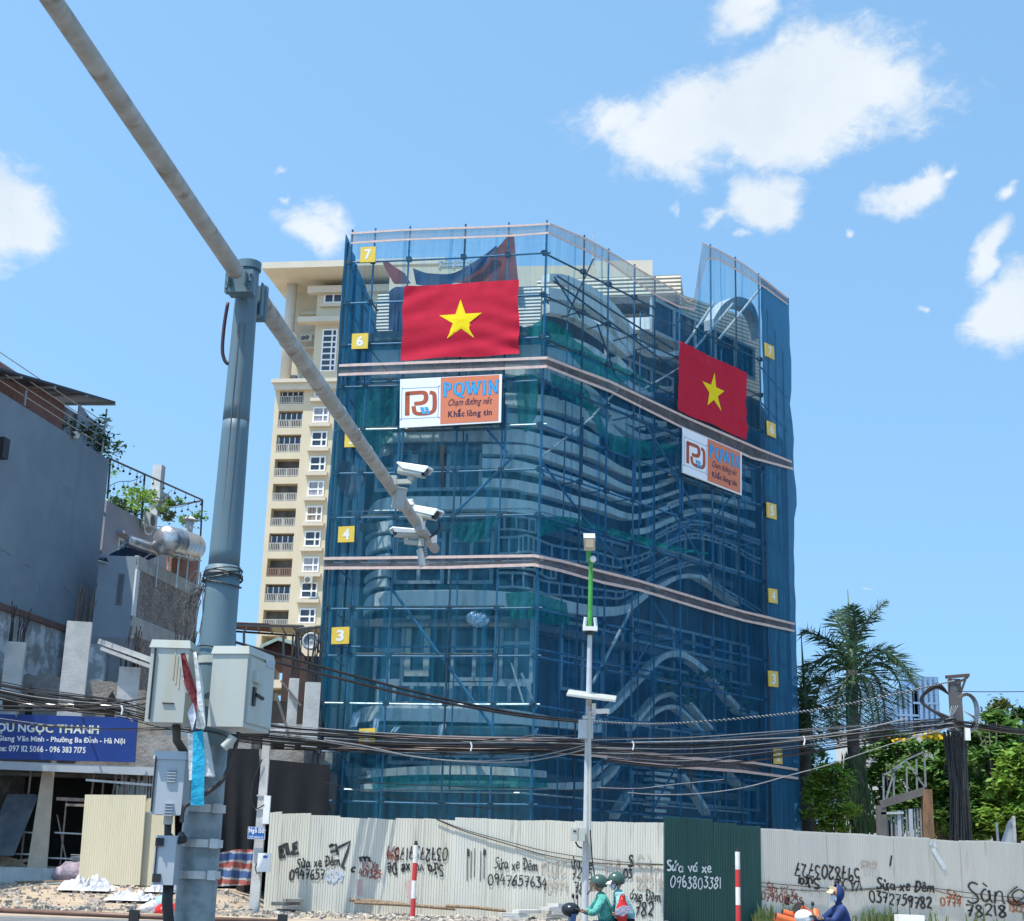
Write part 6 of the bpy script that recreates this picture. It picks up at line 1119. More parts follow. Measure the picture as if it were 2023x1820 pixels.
mb = MB(); a0, a1 = GP.uz(150, 860, -.5)[0], GP.uz(207, 860, -.5)[0]; mb.prism([GP.pt(a0, zt0, -.5), GP.pt(a1, zt0, -.5), GP.pt(a1, zt0 + 1.75, -.5), GP.pt(a0 + (a1 - a0) * .4, zt0 + 1.8, -.5), GP.pt(a0, zt0 + 2.1, -.5)], GP.N * -.06); mb.build('tin_door', mat('pale_tin', (.42, .52, .60), .5, (.35, .44, .52), scale=2), gh)
c1, c2 = gpx(-30, 722, .6), gpx(228, 797, .6); mb = MB(); bk = GP.N * -4.5 + V((0, 0, .12)); mb.hexa([c1, c2, c2 + bk, c1 + bk], [p + V((0, 0, .1)) for p in (c1, c2, c2 + bk, c1 + bk)]); mb.build('canopy_roof', mat('dark_tin_roof', (.05, .06, .075), .6, (.035, .04, .05), scale=2), gh)
mb = MB()
for k in range(5): t = k / 4; p = c1.lerp(c2, t) - V((0, 0, .06)); mb.bar(p, p + bk, .08, .1)
mb.build('rafter', M['frame'], gh)
mb = MB(); p = gpx(211, 808, .1); mb.tube([p, V((p.x, p.y, zt0))], .05, 6); p = gpx(51, 780, .1); mb.tube([p + V((0, 0, .2)), V((p.x, p.y, zt0))], .05, 6); mb.build('canopy_post', M['frame'], gh)
for zz in (.45, .85, 1.25, 1.65): mb = MB(); mb.tube([GP.pt(-28, zt0 + zz, .05), GP.pt(-.3, zt0 + zz, .05)], .025, 5); mb.build('terrace_rail', M['steel_pale'], gh)
def bush(c, r, n, mt, seed, leaf=.16, flat=1.0, mb=None):
    rr = random.Random(seed); mb = mb or MB(); cl = [V((rr.gauss(0, .45), rr.gauss(0, .45), rr.gauss(0, .4))) for _ in range(max(4, n // 60))]
    for k in range(n):
        q = rr.choice(cl); p = V(c) + V(((q.x + rr.gauss(0, .17)) * r[0], (q.y + rr.gauss(0, .17)) * r[1], (q.z + rr.gauss(0, .17)) * r[2])); a = V((rr.uniform(-1, 1), rr.uniform(-1, 1), rr.uniform(-.5, .5))).normalized(); b = a.cross(V((rr.uniform(-1, 1), rr.uniform(-1, 1), 1.2))).normalized(); l = leaf * rr.uniform(.6, 1.3); mb.poly([p - a * l, p - b * l * .45, p + a * l, p + b * l * .45])
    return mb
LEAF = [mat('leaf_mid', (.145, .27, .055), .6, (.085, .18, .04), scale=.7, per_leaf=.35, trans=.35), mat('leaf_dark', (.06, .12, .035), .6, (.04, .085, .028), scale=.7, per_leaf=.35, trans=.25), mat('leaf_yellow_green', (.25, .38, .06), .6, (.17, .29, .045), scale=.7, per_leaf=.35, trans=.4), mat('leaf_olive', (.13, .15, .035), .6, (.07, .10, .03), scale=.7, per_leaf=.35, trans=.35)]
tag(bush(GP.px(180, 868, -.6), (1.5, 2.6, 1.1), 900, LEAF[1], 1, .14).build('terrace_plant', LEAF[1]), 'dark potted plants crowded in the corner of the grey house roof terrace', 'plant')
r = thing('plant_pot', gpx(149, 860, .1), 'white flower pot on the edge of the grey house terrace', 'plant pot'); mb = MB(); mb.lathe(gpx(149, 866, .15), [(.0, 0), (.14, 0), (.2, .3), (.17, .3), (.15, .1)], 12); mb.build('pot', M['white'], r, True); bush(gpx(149, 856, .15), (.2, .2, .25), 60, LEAF[1], 2, .1).build('plant', LEAF[1], r)
mb = MB(); c = gpx(2, 886, .25); mb.box(c, (.5, .5, .9), GP.U, GP.N); tag(mb.build('wall_lamp_box', M['black']), 'dark electric box on the grey wall at the left edge of the picture', 'wall box')
# lavender house
L0 = P(198, 1200, 74); LV = PL(L0, gd); lv = thing('lavender_house', LV.pt(4, 0, -3), 'pale lavender house with a roof garden frame, between the grey wall and the steel mast', 'house')
zl1 = LV.uz(205, 985)[1]; ul = LV.uz(394, 1130)[0]
mb = MB(); LV.slab(mb, -.5, 6, ul, zl1, 0, 8); mb.build('wall', M['lav'], lv)
mb = MB(); u0, z0, u1, z1 = LV.rect(232, 1066, 256, 1100); LV.slab(mb, u0, z0, u1, z1, .03, .06); f = mb.build('window', M['white'], lv); mb = MB(); LV.slab(mb, u0 + .2, z0 + .15, u1 - .2, z1 - .15, .06, .05); mb.build('pane', M['tglass'], f); mb = MB(); LV.slab(mb, u0 - .4, z1 + .1, u1 + .8, z1 + .25, .5, .5); mb.build('sill', M['lav'], f)
fr = thing('pergola_frame', LV.pt(ul / 2, zl1, 0), 'thin steel pergola frame with hanging lights over the lavender house roof', 'pergola'); pt = lambda x, y, o=.1: LV.px(x, y, o)
for a, b in (((216, 906), (400, 988)), ((400, 988), (396, 1062)), ((286, 938), (279, 1025)), ((396, 990), (322, 1003)), ((218, 908), (212, 985))): mb = MB(); mb.tube([pt(*a), pt(*b, .1 if a[1] != 990 else -2.5)], .055, 6); mb.build('bar', M['steel_dark'], fr)
sl2 = thing('string_lights', LV.pt(ul / 2, zl1 + 2, .1), 'string of small hanging bulbs looped along the pergola frame', 'string lights')
for A_, n, sg in ((((218, 908), (286, 938), (398, 987)), 14, 0), (((212, 962), (235, 952), (262, 950), (284, 938)), 6, 1), (((292, 975), (315, 985), (340, 968)), 4, 1), (((325, 1005), (360, 1000), (392, 990)), 5, 1)):
    pts = crv(A_, 6); w = MB(); w.tube([pt(*q, .16) for q in pts], .018, 4); w.build('wire', M['black'], sl2)
    b = MB()
    for k in range(n): x, y = pts[round((k + .5) / n * (len(pts) - 1))]; q = pt(x, y, .16); b.tube([q, q - V((0, 0, .22))], .014, 4); b.ball(q - V((0, 0, .3)), .075, 6, 4)
    tag(b.build('bulb', M['black'], sl2), kind='stuff')
for i, (x, y, r3, n, m_, lab) in enumerate(((255, 985, (1.6, 3, .9), 700, 2, 'light green shrub on the lavender house roof, left under the pergola'), (238, 998, (1.2, 2, .5), 300, 1, 'dark low plants at the left end of the lavender roof edge'), (330, 1018, (.8, 1.6, .5), 260, 3, 'small olive plant on the roof edge above the stainless water tank'), (371, 1030, (.9, 1.5, .8), 300, 0, 'thin green sapling at the right end of the lavender roof'), (316, 995, (.7, 1.3, .5), 200, 0, 'green plant beside the concrete stub on the lavender roof'))):
    tag(bush(LV.px(x, y, -.5), r3, n, LEAF[m_], 20 + i, .15).build('roof_plant', LEAF[m_]), lab, 'plant')
mb = MB(); mb.box(LV.px(310, 970, -1.2), (.55, .55, 3), LV.U, LV.N); mb.box(LV.px(314, 985, -1.2), (1.6, .8, .6), LV.U, LV.N); mb.build('roof_stub', M['concrete'], lv)
ac(LV.px(295, 1030, .35), .95, .75, 'unit on the lavender wall above the stainless water tank', LV, .5)
mb = MB(); mb.tube([LV.px(x, y, .3) for x, y in crv([(285, 1040), (288, 1053), (298, 1055), (304, 1042), (318, 1040), (330, 1052)], 5)], .05, 6); tag(mb.build('refrigerant_hose', M['white'], None, True), 'pale hose looping below the air conditioner on the lavender wall', 'hose')
mb = MB(); vs_ = LV.px(371, 1066, .5); mb.tube([vs_, vs_ + V((0, 0, 1.1))], .24, 12); vent = thing('roof_vent', vs_, 'grey roof vent with a conical cap behind the water tank', 'roof vent'); mb.build('stack', M['concrete'], vent, True); mb = MB(); mb.lathe(vs_ + V((0, 0, 1.15)), [(.46, 0), (.05, .28)], 14); mb.build('cap', M['concrete'], vent, True)
# blue-grey stair block with brick side
K0 = P(262, 1180, 69); KL = PL(K0, V((1, .03, 0))); KR = PL(K0, gd); kb = thing('brick_sided_block', K0 + V((0, 3, 0)), 'blue-grey stair block with an unplastered rough brick side, in front of the lavender house', 'house'); kb.location.z = 0
zk = KL.uz(225, 1098)[1]; ukl = KL.uz(189, 1170)[0]; zkb = KL.uz(225, 1243)[1]; ukr = KR.uz(389, 1200)[0]
mb = MB(); mb.hexa([KL.pt(ukl, 3, 0), K0 * 1 + V((0, 0, 3 - K0.z)), KR.pt(ukr, 3), KL.pt(ukl, 3) + gd.normalized() * ukr], [KL.pt(ukl, zk, 0), V((K0.x, K0.y, zk)), KR.pt(ukr, zk), KL.pt(ukl, zk) + gd.normalized() * ukr]); mb.build('wall', M['slate2'], kb)
mb = MB(); z0_, z1_ = KR.uz(330, 1245)[1], zk - .6; KR.slab(mb, .35, z0_, ukr - .2, z1_, .06, .08); mb.build('brick_infill', M['brick_grey'], kb)
mb = MB(); KR.slab(mb, .35, 3, ukr - .2, z0_ - .9, .06, .08); mb.build('brick_infill', M['brick_grey'], kb)
mb = MB(); KR.slab(mb, 0, z1_, ukr, zk + .05, .10, .2); KR.slab(mb, 0, z0_ - .9, ukr, z0_, .10, .2); mb.build('ring_beam', M['concrete'], kb)
mb = MB(); KR.slab(mb, 0, 3, .36, zk, .085, .16); mb.build('corner_post', M['white'], kb); mb = MB(); KR.slab(mb, ukr - .25, 3, ukr, zk, .085, .16); mb.build('corner_post', M['concrete'], kb)
mb = MB(); u0, z0, u1, z1 = KL.rect(232, 1134, 243, 1195); KL.slab(mb, u0, z0, u1, z1, .06, .1); f = mb.build('slit_window', M['slab'], kb); mb = MB(); KL.slab(mb, u0 + .06, z0 + .1, u1 - .06, z1 - .1, .065, .05); mb.build('pane', M['tglass'], f)
# water tank, solar heater
M['inox'] = mat('stainless_steel', (.52, .54, .55), .34, (.26, .22, .19), scale=2.5, metal=.75, lo=.42, hi=.7, bump=.3)
def kz(x, y, d): return P(x, y, d)
a, b = kz(328, 1068, 70.5), kz(381, 1082, 74.5); d = (b - a).normalized(); r = thing('water_tank', (a + b) / 2 - V((0, 0, 1)), 'big dented stainless steel water tank lying on a frame above the brick-sided block', 'water tank'); mb = MB(); mb.lathe(a, [(0, -.22), (.4, -.15), (.66, -.02), (.73, .1), (.73, 1.2), (.77, 1.25), (.73, 1.3), (.73, (b - a).length - .1), (.5, (b - a).length), (0, (b - a).length + .1)], 24, d); mb.build('tank', M['inox'], r, True)
mb = MB()
for t in (.15, .5, .9):
    p = a.lerp(b, t); mb.bar(p + V((-.5, 0, -.45)), p + V((-.5, 0, -2.3)), .06); mb.bar(p + V((.5, 0, -.45)), p + V((.5, 0, -2.3)), .06); mb.bar(p + V((-.5, 0, -.68)), p + V((.5, 0, -.68)), .06)
mb.bar(a + V((.5, 0, -.68)), b + V((.5, 0, -.68)), .06); mb.build('stand', M['steel_pale'], r)
mb = MB(); p = kz(366, 1098, 72.5); KR.slab(mb, ukr * .55, zk, ukr, zk + 1.9, -.1, .3); tag(mb.build('low_wall', M['brick']), 'low reddish brick wall under the stainless water tank', 'wall')
a, b = kz(250, 1068, 70), kz(312, 1087, 71.2); d = (b - a).normalized(); r = thing('solar_water_heater', a.lerp(b, .5) - V((0, 0, .8)), 'solar water heater: steel drum above a rack of dark tubes, beside the water tank', 'solar heater'); mb = MB(); mb.lathe(a, [(0, -.03), (.24, 0), (.27, .06), (.27, (b - a).length - .05), (.24, (b - a).length), (0, (b - a).length + .03)], 18, d); mb.build('drum', M['inox'], r, True)
mb = MB(); 
for k in range(18): p = a.lerp(b, (k + .5) / 18) - V((0, 0, .3)); mb.tube([p, p + V((-.9, -1.4, -.95))], .035, 5)
tag(mb.build('collector_tube', M['glass'], r), kind='stuff')
mb = MB(); mb.bar(a + V((-.9, -1.4, -1.3)), b + V((-.9, -1.4, -1.3)), .06)
for t in (.05, .95): p = a.lerp(b, t); mb.bar(p - V((0, 0, .2)), V((p.x, p.y, zk)), .06); mb.bar(p, p + V((-.9, -1.4, -1.3)), .05)
mb.build('rack', M['steel_pale'], r)
# ---------------------------------------------------------------- gutted house with bare columns and rebar
rz = thing('gutted_house', P(200, 1400, 64), 'gutted house shell: peeling plaster, broken walls and bare concrete columns with rebar', 'house under demolition'); rz.location.z = 0
zp1 = GP.uz(100, 1232)[1]
mb = MB(); GP.slab(mb, -30, 3, .2, zp1, -.05, .4); mb.build('plaster_wall', M['plaster'], rz)
mb = MB(); GP.slab(mb, -30, zp1 - .15, .3, zp1 + .12, .1, .3); mb.build('broken_edge', mat('reddish_broken_edge', (.20, .10, .08), .95, (.14, .10, .09), scale=3, bump=.5), rz)
mb = MB(); KL.slab(mb, ukl - 1, 2, .3, zkb - .4, .05, .3); mb.build('plaster_wall', mat('grey_plaster', (.24, .25, .27), .9, (.18, .185, .2), scale=1.2), rz)
mb = MB(); KL.slab(mb, ukl - .8, 4, ukl + .9, zkb - .8, .5, .35); mb.build('wall_stub', M['plaster'], rz)
RF = PL(P(200, 1400, 63), (1, 0, 0))
M['rough'] = mat('rough_grey_masonry', (.36, .345, .32), .95, (.21, .20, .19), scale=1.6, bump=.5, bscale=8)
u0, z0, u1, z1 = RF.rect(-60, 1300, 395, 1560); rr = random.Random(5)
n = 40; topz = [RF.uz(x, 1322 + .17 * x * .6 + rr.uniform(-5, 5) + (14 if 250 < x < 300 else 0))[1] for x in [(-60 + 455 * i / n) for i in range(n + 1)]]
for a_, b_ in ((-60, 112), (112, 232), (232, 330), (330, 396)):
    us_ = [RF.uz(x, 1400)[0] for x in [a_ + (b_ - a_) * i / 14 for i in range(15)]]; A = [RF.pt(u, topz[min(n, max(0, round((a_ + (b_ - a_) * i / 14 + 60) / 455 * n)))] + rr.uniform(-.08, .08), -.6) for i, u in enumerate(us_)]
    mb = MB(); mb.strip(A, [V((p.x, p.y, 4.9)) for p in A], V((0, .35, 0))); mb.build('broken_wall', M['rough'], rz)
for x0, y0, x1, y1 in ((208, 1366, 228, 1432), (284, 1392, 304, 1424), (50, 1356, 66, 1420)):
    mb = MB(); u0, z0, u1, z1 = RF.rect(x0, y0, x1, y1, -.58); pts = [(u0 + (u1 - u0) * (.5 + .5 * cos(a)) + rr.uniform(-.06, .06), z0 + (z1 - z0) * (.5 + .5 * sin(a)) + rr.uniform(-.1, .1)) for a in [.78 + 2 * pi * i / 12 for i in range(12)]]
    mb.prism([RF.pt(u, z, -.57) for u, z in pts], V((0, .02, 0))); mb.build('hole', M['black'], rz)
def column(x0, x1, ytop, yreb, yd, seed, par, bottom=P(150, 1480, 60).z, lab=None):
    pl = PL(P((x0 + x1) / 2, 1400, yd), (.98, .2, 0)); u0 = pl.uz(x0, ytop + 40)[0]; u1 = pl.uz(x1, ytop + 40)[0]; zt = pl.uz((x0 + x1) / 2, ytop)[1]; w = (u1 - u0) * .78
    mb = MB(); pl.slab(mb, u0, bottom, u0 + w, zt, 0, .45); c = mb.build('column', M['concrete'], par); r2 = random.Random(seed); zr2 = pl.uz((x0 + x1) / 2, yreb)[1]
    mb = MB()
    for k in range(13): u = u0 + w * r2.uniform(.02, .98); o = -r2.uniform(.05, .42); q = pl.pt(u, zt - .1, o); h = (zr2 - zt) * r2.uniform(.55, 1.0); mb.tube([q, q + V((r2.uniform(-.05, .05), 0, h * .5)), q + V((r2.uniform(-.15, .15), r2.uniform(-.1, .1), h))], .022, 4)
    tag(mb.build('rebar', M['rebar'], c), kind='stuff')
M['rebar'] = mat('rusty_rebar', (.055, .052, .052), .8, (.04, .036, .036), scale=5)
column(8, 58, 1268, 1180, 61.5, 1, rz); column(128, 192, 1228, 1140, 60.5, 2, rz); column(232, 286, 1318, 1225, 61.5, 3, rz); column(336, 392, 1312, 1215, 62, 4, rz); column(-45, -10, 1280, 1180, 61.5, 9, rz)
mb = MB(); mb.bar(RF.px(196, 1268, 1.5), RF.px(346, 1322, 1.2), .5, .22); mb.bar(RF.px(200, 1282, 1.8), RF.px(342, 1334, 1.6), .4, .14); mb.build('fallen_beam', M['concrete'], rz)
mb = MB()
for a, b in (((352, 1300), (372, 1372)), ((356, 1372), (366, 1310))): mb.bar(P(*a, 60.8), P(*b, 60.8), .16)
mb.build('loose_batten', M['cab'], rz)
# ground storey shell: dark interior, slab, columns
sh = thing('shop_shell', P(200, 1740, 64), 'open dark ground storey of the gutted shop, behind the blue sign and cream panels', 'shop shell'); sh.location.z = .6
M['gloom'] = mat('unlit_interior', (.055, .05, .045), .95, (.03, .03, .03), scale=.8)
sx0, sx1 = P(-160, 1600, 60).x, P(432, 1600, 60).x; zsl = P(150, 1520, 60).z
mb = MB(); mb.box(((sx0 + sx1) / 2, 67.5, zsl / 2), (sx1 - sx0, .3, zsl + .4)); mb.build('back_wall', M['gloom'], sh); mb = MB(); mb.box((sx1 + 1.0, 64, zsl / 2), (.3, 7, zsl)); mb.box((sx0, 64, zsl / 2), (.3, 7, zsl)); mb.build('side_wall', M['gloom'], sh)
mb = MB(); mb.box(((sx0 + sx1) / 2, 64.2, zsl + .75), (sx1 - sx0 + 2, 7.2, 1.5)); mb.build('floor_slab', M['rough'], sh)
mb = MB(); mb.hexa(*[[P(x, y, d) for x, y in ((64 - 13, 1728), (64 + 28, 1728), (64 + 44, 1520), (64 + 20, 1520))] for d in (60.6, 61.4)]); mb.build('cream_column', mat('cream_column_paint', (.56, .46, .34), .85, (.44, .38, .30), scale=2), sh)
mb = MB(); mb.box((P(30, 1740, 60.4).x - 1.5, 60.6, .75), (7, .8, .9)); mb.build('plinth', M['concrete'], sh)
for i, (a, b, w) in enumerate((((-5, 1512), (312, 1525), .32), ((170, 1541), (308, 1552), .09))): mb = MB(); mb.bar(P(*a, 59.9 + .1 * i), P(*b, 59.9 + .1 * i), .3 if not i else .09, w); mb.build('sign_beam', M['cab_grey'] if not i else M['steel_pale'], sh)
# rusty scaffold inside the shop
M['rusty'] = mat('rusty_tube', (.26, .17, .12), .7, (.36, .33, .30), scale=6)
rs = thing('shop_scaffold', P(160, 1740, 61.5), 'rusty scaffold tubes standing inside the open shop front', 'scaffold'); rs.location.z = .6
for a, b, w in (((63, 1512), (40, 1716), .07), ((186, 1530), (163, 1722), .07), ((232, 1525), (192, 1726), .08), ((250, 1530), (226, 1720), .06), ((113, 1610), (135, 1720), .05), ((132, 1576), (118, 1722), .06), ((205, 1540), (186, 1740), .06)): mb = MB(); mb.bar(P(*a, 61.2), P(*b, 61.2), w); mb.build('standard', M['rusty'], rs)
for a, b, w in (((112, 1578), (340, 1590), .13), ((130, 1590), (310, 1597), .10), ((0, 1640), (70, 1646), .06), ((108, 1645), (300, 1655), .06), ((0, 1686), (60, 1688), .06), ((95, 1695), (232, 1700), .06), ((84, 1712), (235, 1732), .10)): mb = MB(); mb.bar(P(*a, 61.0), P(*b, 61.0), w); mb.build('ledger', M['rusty' if w > .06 else 'steel_pale'], rs)
tb = MB()
for k in range(22): x = 232 + k * 5.5 + rr.uniform(-1.5, 1.5); tb.bar(P(x, 1548 + rr.uniform(-34, 8), 62), P(x - 4, 1625, 62), rr.uniform(.07, .13))
tag(tb.build('stacked_tubes', M['steel_pale']), 'row of upright steel tubes and planks stacked behind the cream panels', 'stacked tubes', None, 'stuff')
mb = MB()
for k in range(9): p = P(-28 + 6 * k, 1690, 60.2); q = P(22 + 6 * k, 1570, 61); mb.bar(p, q, .30, .03, V((0, -1, .3)))
tag(mb.build('leaning_tin_sheet', mat('dark_tin_sheet', (.05, .06, .075), .45, (.10, .11, .12), scale=1.5, metal=.3)), 'dark ribbed tin sheets leaning in the shop front at the left edge', 'tin sheet')
mb = MB()
for k in range(9): mb.box(P(178 + rr.uniform(-3, 3), 1711 - k * 2.6, 60.9), (1.35, .7, .035), V((1, rr.uniform(-.1, .1), rr.uniform(-.03, .03))).normalized())
tag(mb.build('board_stack', M['concrete']), 'stack of thin grey boards resting on the scaffold ledger in the shop', 'board stack')
mb = MB()
for k in range(14): mb.bar(P(rr.uniform(-30, 20), rr.uniform(1690, 1722), 60.6), P(rr.uniform(20, 60), rr.uniform(1695, 1722), 60.8), rr.uniform(.08, .2))
tag(mb.build('timber_heap', M['wood']), 'heap of old timber and pipes in the shop at the left edge', 'timber heap')
def sack(c, r3, mt, lab, cat, name, seed, group=None):
    mb = MB(); mb.ball(c, r3, 18, 12, .16); o = mb.build(name, mt, None, True)
    for v in o.data.vertices: v.co *= 1 + .22 * NZ.noise(v.co * 3.1 + V((seed, 0, 0)))
    tag(o, lab, cat, group); return o
M['bag_white'] = mat('white_plastic_bag', (.66, .67, .70), .4, (.45, .45, .48), scale=5, bump=.8, bscale=9); M['bag_red'] = mat('red_plastic_bag', (.72, .03, .025), .3, (.45, .02, .02), scale=5, bump=.8, bscale=8); M['bag_dark'] = mat('dark_plastic_bag', (.03, .035, .045), .35, (.06, .07, .09), scale=5, bump=.8); M['bag_blue'] = mat('pale_blue_bag', (.35, .55, .68), .4, (.25, .42, .55), scale=5, bump=.8)
M['bag_pink'] = mat('pinkish_sack', (.48, .38, .44), .6, (.30, .24, .30), scale=4, bump=.8)
sack(P(146, 1728, 60), (.8, .5, .45), M['bag_pink'], 'pinkish grey plastic sack slumped below the board stack', 'sack', 'plastic_sack', 3)
# cream sandwich panels leaning
M['panel_cream'] = mat('cream_sandwich_panel', (.62, .56, .40), .5, (.55, .50, .36), scale=1.2, stretch=(1, 1, .2), stain=((.45, .40, .28), 1.5, (3, 3, .3), .62, .85))
def lean(TL, TR, BR, BL, y0, lab):
    a = [P(*BL, y0), P(*BR, y0), P(*TR, y0 + .4), P(*TL, y0 + .4)]; n = 26; A = []; B = []
    for i in range(n * 4 + 1): t = i / (n * 4); o = V((0, .012 if i % 4 == 0 else 0, 0)); A.append(a[3].lerp(a[2], t) + o); B.append(a[0].lerp(a[1], t) + o)
    mb = MB(); mb.strip(A, B, V((0, .06, 0))); tag(mb.build('sandwich_panel', M['panel_cream']), lab, 'wall panel', 'cream panels in front of the shop')
lean((168, 1570), (289, 1571), (276, 1749), (154, 1747), 59.2, 'big cream ribbed panel closing the middle of the shop front'); lean((288, 1577), (345, 1578), (345, 1752), (277, 1750), 59.5, 'second cream ribbed panel, partly behind the grey cabinets')
# shop sign
sg = thing('shop_sign', P(120, 1500, 59.6), 'long blue shop sign with white Vietnamese lettering over the shop at the left', 'shop sign')
q = quadfn(P(-230, 1405, 59.7), P(271, 1418, 59.7), P(265.5, 1506, 59.7), P(-232, 1494, 59.7), V((0, -1, 0)), 0)
mb = MB(); mb.hexa([q(0, 0), q(1, 0), q(1, 1), q(0, 1)], [q(0, 0, -.16), q(1, 0, -.16), q(1, 1, -.16), q(0, 1, -.16)]); mb.build('panel', mat('deep_blue_sign', (.012, .045, .24), .4, (.012, .04, .20), scale=.8), sg)
sxx = lambda px_: (px_ + 231) / 501.0
def q3(x, y): return q(x, y, .012)
M['sign_gold'] = mat('gilded_white', (.62, .64, .36), .4, (.70, .74, .72), scale=2.2, lo=.45, hi=.55)
mb = MB(); text_on(mb, 'RƯỢU NGỌC THANH', q3, sxx(-38), .17, sxx(196) - sxx(-38), .27, .03); mb.build('lettering', M['sign_gold'], sg)
mb = MB(); text_on(mb, 'Giang Văn Minh - Phường Ba Đình - Hà Nội', q3, sxx(-4), .44, sxx(249) - sxx(-4), .19, .022); mb.build('lettering', M['white'], sg)
mb = MB(); text_on(mb, 'Hotline: 097 112 5066 - 096 383 7175', q3, sxx(-29), .69, sxx(172) - sxx(-29), .14, .02); mb.build('lettering', M['white'], sg)
for i, x in enumerate((32, 162)):
    r = thing('sign_floodlight', P(x, 1390, 59), ['left black floodlight on an arm above the blue shop sign', 'right black floodlight on an arm above the blue shop sign'][i], 'floodlight', 'floodlights above the shop sign'); mb = MB(); mb.box(P(x + (-10 if i == 0 else 0), 1392 - 2 * i, 58.9), (.62, .12, .42), V((1, 0, 0)), V((0, .8, .6)).normalized(), V((0, -.6, .8))); mb.build('head', M['black'], r); mb = MB(); mb.bar(P(x, 1384, 59), P(x, 1416, 59.7), .05); mb.build('arm', M['steel_pale'], r)
mb = MB(); mb.tube([P(-10, 1391, 58.9), P(230, 1394, 58.9), P(262, 1425, 59.2)], .04, 5); tag(mb.build('light_rail', M['steel_pale']), 'thin pale pipe running above the blue shop sign', 'rail')
# rubble strip, planks, bags in front of the shop
for i, (a, b, y, w) in enumerate((((215, 1752), (290, 1768), 57.5, .14), ((260, 1765), (318, 1757), 57.2, .16), ((30, 1744), (150, 1742), 58.5, .1), ((10, 1752), (120, 1746), 58.2, .09), ((200, 1774), (310, 1768), 56.2, .12), ((180, 1782), (300, 1779), 55.5, .10), ((0, 1786), (130, 1796), 53.5, .08), ((120, 1790), (300, 1800), 53, .07))):
    mb = MB(); mb.tube([P(*a, y), P(*b, y)], w / 2 * 1.2, 7); tag(mb.build('loose_pole', M['wood'] if i % 3 else M['cab'], None, True), ['short pale pole crossing the others in front of the big cream panel', 'wooden pole lying slanted at the foot of the second cream panel', 'wooden pole lying before the open shop, the upper of two', 'cream pole lying before the open shop, the lower of two', 'brown pole lying in the sheet heap before the panels', 'lower brown pole lying in the sheet heap before the panels', 'pale thin pole on the dirt near the left edge', 'thin brown pole on the dirt near the plastic bags'][i], 'pole', 'poles lying on the dirt before the shop')
def crumple(px0, px1, py, y, lab, mt, seed, h=.5):
    a = P(px0, py, y); b = P(px1, py, y); mb = MB(); mb.grid(lambda u, v: V((a.x + (b.x - a.x) * u + .12 * NZ.noise(V((u * 9, v * 6, seed))), y + 1.3 * (v - .5), gz(a.x, y) + .03 + h * max(0, .35 + NZ.noise(V((u * 7 + seed, v * 5, 1))) + .10 * NZ.noise(V((u * 19, v * 13, seed)))) * sin(pi * u) ** .5 * sin(pi * v) ** .5)), 44, 14); tag(mb.build('crumpled_sheet', mt), lab, 'plastic sheet', 'crumpled plastic sheets before the shop')
crumple(118, 222, 1770, 55.5, 'large white crumpled plastic sheet on the dirt, left of the poles', M['bag_white'], 1, .75); crumple(210, 305, 1790, 53.2, 'long pale crumpled sheet on the dirt under the poles', M['bag_white'], 4, .5); crumple(292, 350, 1765, 55.8, 'small grey crumpled sheet beside the foreground cabinets', M['bag_white'], 7, .7)
mb = MB()
for k in range(9): mb.bar(P(215 + rr.uniform(-10, 10), 1772 + k * 1.5, 55.8 - .2 * k), P(300 + rr.uniform(-10, 10), 1772 + k * 1.5, 55.8 - .2 * k), .35, .05)
tag(mb.build('flat_boards', M['slab']), 'dark flat boards lying in a low stack between the crumpled sheets', 'boards')
sack(P(298, 1800, 49.5), (.36, .3, .28), M['bag_white'], 'white knotted rubbish bag on the dirt, left of the red one', 'rubbish bag', 'rubbish_bag', 1, 'rubbish bags beside the foreground pole'); sack(P(331, 1801, 49.3), (.40, .3, .26), M['bag_red'], 'bright red rubbish bag on the dirt beside the foreground pole', 'rubbish bag', 'rubbish_bag', 5, 'rubbish bags beside the foreground pole'); sack(P(322, 1789, 50), (.32, .3, .3), M['bag_blue'], 'pale blue rubbish bag behind the red one', 'rubbish bag', 'rubbish_bag', 9, 'rubbish bags beside the foreground pole'); sack(P(307, 1791, 50.2), (.3, .3, .22), M['bag_dark'], 'dark rubbish bag behind the white one', 'rubbish bag', 'rubbish_bag', 12, 'rubbish bags beside the foreground pole')
# median barrier rail at the bottom left
rl = thing('median_barrier', P(200, 1810, 28), 'low rust-brown barrier rail with a black post at the bottom left', 'barrier'); rl.location.z = 0
ra, rb2 = P(-60, 1796, 28), P(262, 1810, 28); rc = P(560, 1822, 28); M['rust_rail'] = mat('rust_brown_rail', (.20, .11, .07), .45, (.13, .07, .05), scale=3)
for z_ in (0, -.28): mb = MB(); mb.tube([ra + V((0, 0, z_)), rb2 + V((0, 0, z_)), rc + V((0, 0, z_))], .048, 10); mb.build('rail', M['rust_rail'], rl, True)
for px2 in (-30, 267, 560): p = P(px2, 1800, 28); mb = MB(); mb.box((p.x, 27.96, (rb2.z + .1) / 2), (.17, .12, rb2.z + .12)); mb.build('post', M['black'], rl)
